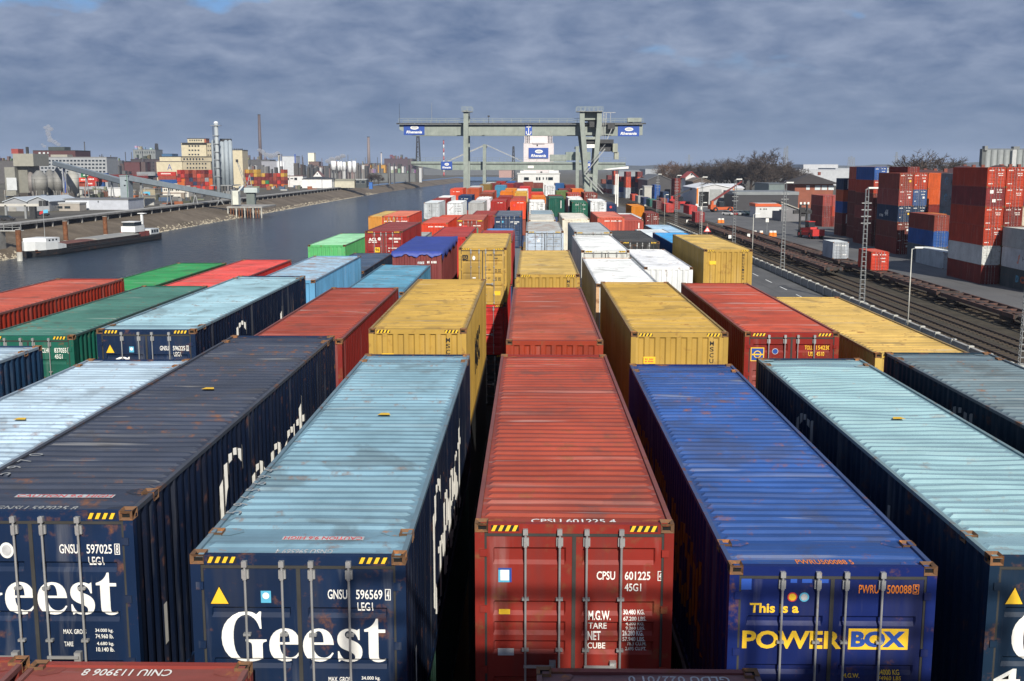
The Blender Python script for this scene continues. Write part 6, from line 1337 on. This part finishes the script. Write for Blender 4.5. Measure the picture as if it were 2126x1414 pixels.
for cx_, r, y0, y1 in ((692.5, 5.5, 334, 353), (703, 2.8, 335, 354), (708.5, 2.5, 335, 354), (715, 3, 336, 355), (726, 4, 335, 358), (735.5, 4, 334, 358)):
    X = XA(cx_, 920); rr = r * 920 / FPX; part(wt, 'tank', MB().cyl((X, 920, ZA(y1, 920)), (X, 920, ZA(y0, 920)), rr, n=14), 'generic', (.74, .76, .77), True); part(wt, 'tank_leg', MB().box(X - rr * .7, X - rr * .5, 920, 920.4, 0, ZA(y1, 920)).box(X + rr * .5, X + rr * .7, 920, 920.4, 0, ZA(y1, 920)), 'galvanised'); part(wt, 'vent_pipe', MB().cyl((X + rr, 919, ZA(y0, 920)), (X + rr, 919, ZA(y0, 920) + 2), .25, n=6), 'galvanised')
px_part(wt, 'frame', 688, 705, 354, 356, 918, 4, 'steel_dark')
# container blocks on the far bank
rl = random.Random(31); PAL = {'red': (.45, .035, .025), 'maroon': (.16, .025, .025), 'orange': (.52, .12, .02), 'brick': (.30, .06, .035), 'yellow': (.50, .30, .05), 'blue': (.02, .08, .26), 'navy': (.02, .04, .09), 'green': (.02, .18, .07), 'grey': (.26, .28, .30), 'flame': (.60, .06, .03)}
def block(where, Z, x0, x1, rowsy, n, weights, group, levels):
    for i in range(n):
        px = x0 + (x1 - x0) * i / n; X = XA(px, Z)
        for j in range(levels if not isinstance(levels, list) else levels[i % len(levels)]):
            nm_ = rl.choices(list(PAL), weights)[0]; t = container((X, Z + rl.uniform(0, 1), rowsy + j * 2.62), L40, 2.438, 2.6, PAL[nm_], None, 'wall', 'C', False, hazard=False)
            tag(t, f'{nm_} container, {ORD[i]} column and {["ground", "second", "third", "fourth", "fifth"][j]} level of the {where}', 'container', group)
block('block by the mill', 742, 366, 440, 0, 9, (3, 4, 3, 4, .8, .5, .7, .3, .5, 1.5), 'containers before the cream mill', [5, 4, 5, 3])
block('block beyond the silver silos', 805, 485, 590, 0, 13, (1, 5, 1.5, 3, 3, .5, .5, .7, .7, .4), 'containers beyond the silver silos', [4, 4, 5, 5, 4, 5, 3, 4, 4, 3])
def longbox(label, px, Z, z, nm_, L=L40, txt=None):
    t = container((XA(px, Z) + L, Z, z), L, 2.438, 2.6, PAL[nm_], None, 'wall', 'C', False, rz=R(90), hazard=False); tag(t, label, 'container', 'containers lying broadside on the far bank')
    if txt:
        m = MB(); w_ = L * .55 / txt
        for k in range(txt): m.quad((k * w_, 0, 0), (k * w_ + w_ * .72, 0, 0), (k * w_ + w_ * .6, 0, .8), (k * w_, 0, .65 + .15 * (k % 2)))
        put('lettering', m.mesh('lettering', MAT['white_print'], fix=False), t, (-.02, L * .8, 1.0), R(-90))['kind'] = 'stuff'
for a in (('red container with white name, top of the broadside pair', 326, 742, 9.2, 'red', L40, 9), ('brick red container under the one with white name', 327, 742, 6.6, 'brick'), ('blue container low in the broadside pile', 328, 742, 4.0, 'blue'), ('grey container broadside behind the lower conveyor', 283, 742, 9.2, 'grey'), ('slate container broadside beside the grey one', 305, 744, 8.0, 'navy'), ('maroon container broadside behind the conveyor tower', 268, 742, 7.4, 'maroon'), ('brick container broadside under the maroon one', 266, 742, 4.8, 'brick'), ('maroon container broadside beside the office', 225, 742, 7.4, 'maroon'), ('brick container broadside low beside the office', 232, 742, 4.8, 'brick'),
    ('green container with white name by the cement silos', 167, 640, 9.0, 'green', L20, 5), ('flame red container with white name by the cement silos', 182, 636, 9.4, 'red', L20, 4), ('orange container with white name by the cement silos', 162, 640, 6.4, 'flame', L20, 4), ('red container with white name, second by the cement silos', 178, 636, 6.8, 'red', L20, 4), ('red container with white name, third by the cement silos', 174, 636, 4.2, 'red', L20, 4), ('blue container on the pile by the cement silos', 200, 644, 9.0, 'blue', L20), ('brick container on the pile by the cement silos', 198, 644, 6.4, 'brick', L20), ('blue container low by the cement silos', 192, 644, 3.8, 'blue', L20), ('brick container low by the cement silos', 161, 641, 3.8, 'brick', L20)): longbox(*a)
# ------------------------------------------------------------------ chemical works on the horizon
def chimney(label, px, Z, yt, w0, w1, col, yb=360, bands=None):
    X = XA(px, Z); zt = ZA(yt, Z); t = root('chimney', (X, Z, 0), label, 'chimney'); r0, r1 = w0 * Z / FPX / 2, w1 * Z / FPX / 2
    if bands:
        n = 9
        for k in range(n): part(t, 'band', MB().cyl((X, Z, zt * k / n), (X, Z, zt * (k + 1) / n), r0 + (r1 - r0) * k / n, r0 + (r1 - r0) * (k + 1) / n, 12), 'generic', bands[k % 2], True)
    else: part(t, 'shaft', MB().cyl((X, Z, 0), (X, Z, zt), r0, r1, 16), 'generic', col, True)
    part(t, 'rim', MB().cyl((X, Z, zt), (X, Z, zt + 1.2), r1 * 1.12, n=16), 'steel_dark')
chimney('tall dark brick chimney beside the steam', 541.5, 1500, 239, 8, 5.5, (.10, .075, .075)); chimney('hazy brown chimney left of the lattice tower', 766, 1900, 285, 7.5, 5, (.20, .16, .15)); chimney('red and white banded mast beyond the cranes', 921.5, 1700, 292, 3.4, 2.6, None, bands=[(.45, .1, .1), (.6, .6, .6)])
chimney('thin dark stack behind the office block', 178, 1300, 296, 2.5, 2, (.06, .065, .07)); chimney('short white stack right of the brown chimney', 792, 1700, 318, 3, 2.6, (.45, .42, .4)); chimney('thin grey stack by the blue striped tower', 551, 1600, 318, 3, 3, (.2, .2, .2)); chimney('pale stub chimney near the grey tank', 580, 1250, 322, 5, 5, (.35, .33, .28))
def lattice(label, px, Z, yt, w, yb=360, col='steel_dark', th=.5):
    X = XA(px, Z); zt = ZA(yt, Z); h = w * Z / FPX / 2; t = root('lattice_tower', (X, Z, 0), label, 'tower'); m = MB()
    for sx in (-1, 1):
        for sy in (-1, 1): m.bar((X + sx * h * 1.5, Z + sy * h * 1.5, 0), (X + sx * h * .55, Z + sy * h * .55, zt), th)
    part(t, 'legs', m, col); m = MB(); n = 9
    for k in range(n):
        z0_, z1_ = zt * k / n, zt * (k + 1) / n; f0, f1 = 1.5 - .95 * k / n, 1.5 - .95 * (k + 1) / n
        m.bar((X - h * f0, Z - h * f0, z0_), (X + h * f1, Z - h * f1, z1_), th * .6); m.bar((X + h * f0, Z - h * f0, z0_), (X - h * f1, Z - h * f1, z1_), th * .6); m.bar((X - h * f1, Z - h * f1, z1_), (X + h * f1, Z - h * f1, z1_), th * .6)
    part(t, 'bracing', m, col); return t
lattice('dark lattice tower under the crane sign', 868.5, 1300, 280, 7, th=.9); lattice('slim lattice tower behind the far crane girder', 1066, 1300, 304, 4, th=.8); lattice('dark derrick above the red brick works', 327, 1250, 298, 6, th=.9)
def pylon(label, px, Z, yt, w):
    t = lattice(label, px, Z, yt, 4, th=.22, col='steel_grey'); X = XA(px, Z); zt = ZA(yt, Z); ww = w * Z / FPX / 2
    for f in (.72, .85): part(t, 'cross_arm', MB().bar((X - ww, Z, zt * f), (X + ww, Z, zt * f), .25), 'steel_grey')
pylon('hazy power pylon above the bare wood', 1430, 1400, 321, 16); pylon('power pylon right of the big bare tree', 1628, 1300, 307, 8); pylon('power pylon behind the stacks', 1860, 1200, 316, 12); pylon('thin mast beside the right power pylon', 1633, 1250, 303, 2); pylon('first thin pylon on the far right horizon', 1762, 1500, 326, 5); pylon('second thin pylon on the far right horizon', 1767, 1500, 324, 5); pylon('third thin pylon on the far right horizon', 1772, 1520, 327, 5)
for i, (nm_, lb, Z, x0, x1, yt, c, d, wn) in enumerate((
 ('tank_house', 'grey clad round tank house behind the containers', 1150, 543, 577, 335, (.28, .29, .33), 30, ()), ('blue_striped_tower', 'white process tower with blue stripe', 1150, 585, 615, 325, (.50, .53, .56), 20, ()), ('twin_tower', 'bright cream twin tower on the horizon', 1500, 640, 652.5, 318, (.80, .78, .62), 12, ()), ('brick_hall', 'brown hall below the twin tower', 1250, 641, 662, 336, (.14, .09, .08), 15, win_grid(643, 660, 341, 351, 3, 1)),
 ('dark_hall', 'dark purple brick hall beyond the river bend', 1300, 798, 856, 330, (.075, .05, .065), 40, ()), ('dark_hall', 'black structured hall behind the mill', 1100, 272, 330, 331, (.05, .04, .045), 40, win_grid(290, 328, 334, 356, 6, 3, .4, .3)), ('red_hall', 'dark red hall left of the mill', 1050, 258, 290, 337, (.10, .03, .03), 30, ()), ('grey_hall', 'long grey roofed hall high behind the works', 1200, 278, 324, 311, (.20, .22, .22), 24, win_grid(280, 322, 313, 320, 9, 1, .4, .6)), ('low_works', 'dark low works at the picture edge', 1000, -10, 30, 334, (.09, .085, .085), 30, ()),
 ('low_works', 'dark pipe works behind the cement plant', 1300, 150, 260, 335, (.10, .10, .11), 40, ()), ('low_works', 'dark works between mill annex and tank house', 1250, 505, 560, 332, (.08, .08, .085), 30, ()), ('low_works', 'dim works behind the white silos', 1400, 655, 800, 345, (.11, .10, .10), 30, ()), ('white_hall', 'white shed with striped front at the river bend', 1150, 806, 838, 346, (.55, .56, .56), 20, ()), ('yellow_store', 'orange yellow store at the river bend', 1200, 755, 770, 343, (.5, .26, .04), 12, ()), ('yellow_store', 'second orange yellow store at the river bend', 1200, 784, 800, 343, (.5, .26, .04), 12, ()), ('low_works', 'grey sheds at the river bend', 1100, 742, 870, 360, (.13, .14, .14), 20, ()),
 ('low_works', 'distant dark works beyond the far crane', 1900, 880, 1090, 350, (.10, .11, .12), 60, ()), ('pink_house', 'pink houses seen under the far girder', 1500, 1036, 1066, 354, (.40, .25, .22), 12, ()), ('blue_shed', 'blue roofed shed behind the mill', 1150, 337, 358, 320, (.04, .12, .24), 20, ()))):
    t = building(nm_, lb, Z, x0, x1, yt, d, c, wn, roofcol=tuple(q * .7 for q in c))
    if nm_ == 'blue_striped_tower': px_part(t, 'blue_stripe', 611, 614.5, 320, 357, 1149, 1, 'blue_print')
    if nm_ in ('low_works', 'dark_hall', 'grey_hall'):
        rr_ = random.Random(i)
        for k in range(9):
            a_ = rr_.uniform(x0, x1 - 5); px_part(t, 'roof_plant', a_, a_ + rr_.uniform(1.5, 6), yt - rr_.uniform(2, 10), yt, Z + rr_.uniform(0, 15), 4, 'generic', tuple(q * rr_.uniform(.8, 2.4) for q in c))
rt = root('round_tank', (XA(583, 1100), 1100, 0), 'white round tank beside the grey tank house', 'tank'); X = XA(583, 1100); part(rt, 'drum', MB().cyl((X, 1100, 0), (X, 1100, ZA(336, 1100)), 8.5 * 1100 / FPX, n=20), 'generic', (.66, .68, .7), True); part(rt, 'dome', MB().cyl((X, 1100, ZA(336, 1100)), (X, 1100, ZA(334, 1100)), 8.5 * 1100 / FPX, 3, 20), 'generic', (.6, .62, .64))
# tangle of pipes, huts and plant that reads as one mass
mc = MB(); cc = []; rc = random.Random(91)
def cbox(px, Z, yt, w, col, d=4, base=0.0):
    a, zt = AT(px, yt, Z); mc.box(a, a + w * Z / FPX, Z, Z + d, base, max(zt, base + .5)); cc.extend([col] * 6)
for k in range(420):
    px = rc.uniform(-5, 880); Z = rc.uniform(950, 1500); g = rc.uniform(.03, .16); tint = rc.choice(((1, .95, .9), (.9, .95, 1.05), (1.2, .8, .75), (1, 1, 1)))
    lo = 330 if px < 340 else 338; q = rc.random()
    if q < .72: cbox(px, Z, rc.uniform(lo, 356), rc.uniform(1.5, 9), tuple(g * t_ for t_ in tint), 6)
    elif q < .9: cbox(px, Z, rc.uniform(lo - 18, lo), rc.uniform(.5, 1.1), tuple(g * .8 * t_ for t_ in tint), 1)
    else: cbox(px, Z, rc.uniform(lo + 4, 352), rc.uniform(3, 8), (.45, .46, .46), 5)
for k in range(300):
    px = rc.uniform(-5, 470) if k < 220 else rc.uniform(470, 800); Z = rc.uniform(430, 730) if k < 220 else rc.uniform(700, 900); x_ = XA(px, Z)
    if x_ > bank_x(Z) - 17.5: continue
    g = rc.uniform(.03, .2); col = rc.choice(((g, g, g), (g * 1.2, g, g * .8), (.25, .08, .03), (.05, .09, .16), (.4, .4, .38), (g, g * 1.1, g * .7)))
    w_ = rc.uniform(.8, 5); mc.box(x_, x_ + w_, Z, Z + rc.uniform(.8, 5), 0, rc.uniform(.5, 3.0) if k % 7 else rc.uniform(4, 8) * (1 if w_ > 9 else 1)) if k % 7 else mc.box(x_, x_ + .15, Z, Z + .15, 0, rc.uniform(5, 10)); cc.extend([col] * 6)
me = mc.mesh('works_clutter', MAT['lower_tier'], fix=False); ca = me.color_attributes.new('Col', 'FLOAT_COLOR', 'CORNER'); buf = []
for p, c in zip(me.polygons, cc): buf += [*c, 1.0] * p.loop_total
ca.data.foreach_set('color', buf); tag(put('works_clutter', me), 'tangle of huts, poles and plant on the far bank', 'clutter', kind='stuff')
# distant wooded ridge line
rw = random.Random(12); m = MB(); rowb = []; rowt = []
for k in range(240):
    x = -5200 + k * 46; h = 16 + 9 * math.sin(k * .13) + rw.uniform(0, 9); rowb.append((x, 4600, -1)); rowt.append((x, 4600, max(6, h)))
m.strip([rowb, rowt, [(x, 4700, -1) for x, _, _ in rowb]]); plain('far_wood', (.045, .05, .05), .95, var=.4, scale=.02); tag(put('far_hills', m.mesh('far_hills', MAT['far_wood'])), kind='structure')
# ------------------------------------------------------------------ bare trees
plain('bark', (.05, .038, .03), .9, var=.3); plain('twig', (.06, .045, .035), .9, var=.35, scale=.4); plain('twig_red', (.12, .075, .05), .9, var=.35, scale=.4)
def tree_meshes(seed, tall=1.0):
    r = random.Random(seed); tr = MB(); tw = MB()
    def grow(p, d, ln, rad, lv):
        q = p + d * ln
        if lv < 3: tr.cyl(p, q, rad, rad * .68, 6 if lv < 2 else 4, cap=False)
        else:
            s = d.cross(Vector((r.uniform(-1, 1), r.uniform(-1, 1), r.uniform(-1, 1)))).normalized() * rad; tw.quad(p - s, p + s, q + s * .4, q - s * .4)
        if lv >= 6: return
        n = {0: 4, 1: 4, 2: 4, 3: 4, 4: 4, 5: 3}[lv]
        for k in range(n):
            t = r.uniform(.45, 1.0) if k else 1.0
            nd = (d * (.75 if lv else .9) + Vector((r.gauss(0, 1), r.gauss(0, 1), r.gauss(.15, .6))) * (.42 if lv else .5 / tall)).normalized()
            grow(p + d * ln * t, nd, ln * r.uniform(.58, .8) * (1.0 if k else 1.05), max(rad * .58, .042), lv + 1)
    grow(Vector((0, 0, -.3)), Vector((0, 0, 1)), 4.2 * tall, .36, 0)
    return tr.mesh('trunk', MAT['bark'], True, fix=False), tw
TM = []
for s in range(4):
    a_, b_ = tree_meshes(40 + s, 1.0 if s != 2 else 1.5); TM.append((a_, b_.mesh('crown', MAT['twig'], fix=False), b_.mesh('crown', MAT['twig_red'], fix=False), max(v[2] for v in b_.v)))
def tree(label, px, Z, yt, kind, red=False, wide=1.0, group='bare trees beyond the sheds'):
    X = XA(px, Z); h = ZA(yt - 4, Z); a_, b_, c_, hh = TM[kind % 4]; f = h / hh
    t = root('bare_tree', (X, Z, 0), label, 'tree', group, rz=px * 1.7); t.scale = (f * wide, f * wide, f); put('trunk', a_, t); put('crown', c_ if red else b_, t)
tree('big round bare tree above the open shed', 1590, 600, 309, 1, wide=1.25); tree('round bare tree standing behind the storage stacks', 1937, 470, 312, 3, wide=1.45)
rt_ = random.Random(77)
for i, (px, yt, Z, red) in enumerate(((1376, 340, 800, 1), (1388, 337, 790, 1), (1400, 335, 770, 1), (1411, 338, 760, 1), (1424, 341, 740, 0), (1436, 338, 730, 0), (1448, 340, 720, 0), (1462, 335, 700, 0), (1474, 342, 700, 0), (1486, 343, 690, 0), (1498, 328, 680, 0), (1510, 331, 670, 0), (1522, 328, 660, 0), (1534, 334, 655, 0), (1547, 331, 650, 0), (1560, 322, 640, 0), (1572, 330, 640, 0), (1610, 325, 640, 0), (1622, 338, 650, 0), (1638, 345, 660, 0), (1652, 350, 680, 0), (1668, 352, 690, 0))):
    tree(f'{["slender", "broad"][i % 2]} {"reddish" if red else "dark"} bare tree, {ORD[i] if i < 20 else "last but one" if i == 20 else "last"} along the wood from the crane', px, Z, yt, rt_.randrange(4), bool(red), rt_.uniform(1.0, 1.4), 'bare wood beyond the sheds')
for i, (px, Z, yt) in enumerate(((770, 950, 362), (785, 960, 364), (776, 980, 361))): tree(f'{["small", "middle", "dark"][i]} scrubby tree at the river bend, {ORD[i]} from the blue skip', px, Z, yt, i, False, 1.5, 'scrub at the river bend')
# ------------------------------------------------------------------ steam
m_, t_ = base_mat('steam'); pv = t_.n('ShaderNodeVolumePrincipled', {'Color': (.95, .95, .97, 1), 'Density': .3, 'Anisotropy': .2}); t_.n('ShaderNodeOutputMaterial', {'Volume': pv.outputs[0]})
def plume(label, Z, pts, seed):
    bm = bmesh.new(); r = random.Random(seed)
    for px, py, w in pts:
        X, zz = AT(px, py, Z); rr = w * Z / FPX / 2
        mtx = Matrix.Translation((X, Z + r.uniform(-.5, .5) * rr, zz)) @ Matrix.Diagonal((rr * r.uniform(.8, 1.2), rr, rr * r.uniform(.7, 1.0), 1))
        bmesh.ops.create_icosphere(bm, subdivisions=2, radius=1.0, matrix=mtx)
    for v in bm.verts: v.co += Vector((r.gauss(0, 1), r.gauss(0, 1), r.gauss(0, 1))) * (.012 * Z / FPX * 10)
    me = bpy.data.meshes.new('steam_plume'); bm.to_mesh(me); bm.free(); me.materials.append(MAT['steam']); tag(put('steam_plume', me), label, 'steam', kind='stuff')
plume('white steam rising over the brick works', 1000, [(122, 300, 9), (117, 297, 10), (112, 294, 11), (106, 291, 12), (102, 285, 11), (100, 278, 12), (98, 272, 13), (104, 268, 12), (95, 265, 10), (101, 262, 9), (88, 300, 7), (92, 304, 9)], 1)
plume('white steam drifting at the foot of the tall chimney', 1400, [(570, 322, 14), (563, 324, 13), (576, 319, 12), (554, 321, 12), (545, 315, 11), (538, 312, 9), (548, 319, 10), (580, 322, 9)], 2)
plume('faint steam behind the white silos', 1800, [(690, 332, 16), (702, 328, 14), (712, 324, 12), (682, 335, 12)], 3)

# ------------------------------------------------------------------ added unseen shadow caster behind the viewpoint, shaped as a crane cabin on columns
ct = root('shadow_caster', (5.4, -6, 15), 'added grey cabin shaped shadow caster, unseen behind the viewpoint', 'shadow caster')
part(ct, 'cabin', MB().box(2.4, 9.2, -7, -5, 15.4, 21.0), 'crane_paint', CRANE); part(ct, 'caster_top', MB().box(2.6, 4.6, -6.8, -5.2, 21.0, 21.5).box(5.6, 6.2, -6.4, -5.6, 21.0, 22.2).box(7.5, 8.8, -6.8, -5.2, 21.0, 21.3), 'steel_dark'); railing(ct, 1.8, 9.8, -4.9, 20.9, 1.0, 1.1)
for x in (2.8, 8.8): part(ct, 'column', MB().box(x - .3, x + .3, -6.4, -5.6, 0, 15.4), 'crane_paint', CRANE)
# ------------------------------------------------------------------ haze over the river plain
m_, t_ = base_mat('haze'); pv = t_.n('ShaderNodeVolumePrincipled', {'Color': (.62, .74, .97, 1), 'Density': .00008, 'Anisotropy': .0}); t_.n('ShaderNodeOutputMaterial', {'Volume': pv.outputs[0]})
tag(put('haze', MB().box(-9500, 9500, -400, 9500, -9.5, 130).mesh('haze', MAT['haze'])), 'thin bluish haze over the harbour plain', 'haze', kind='stuff')
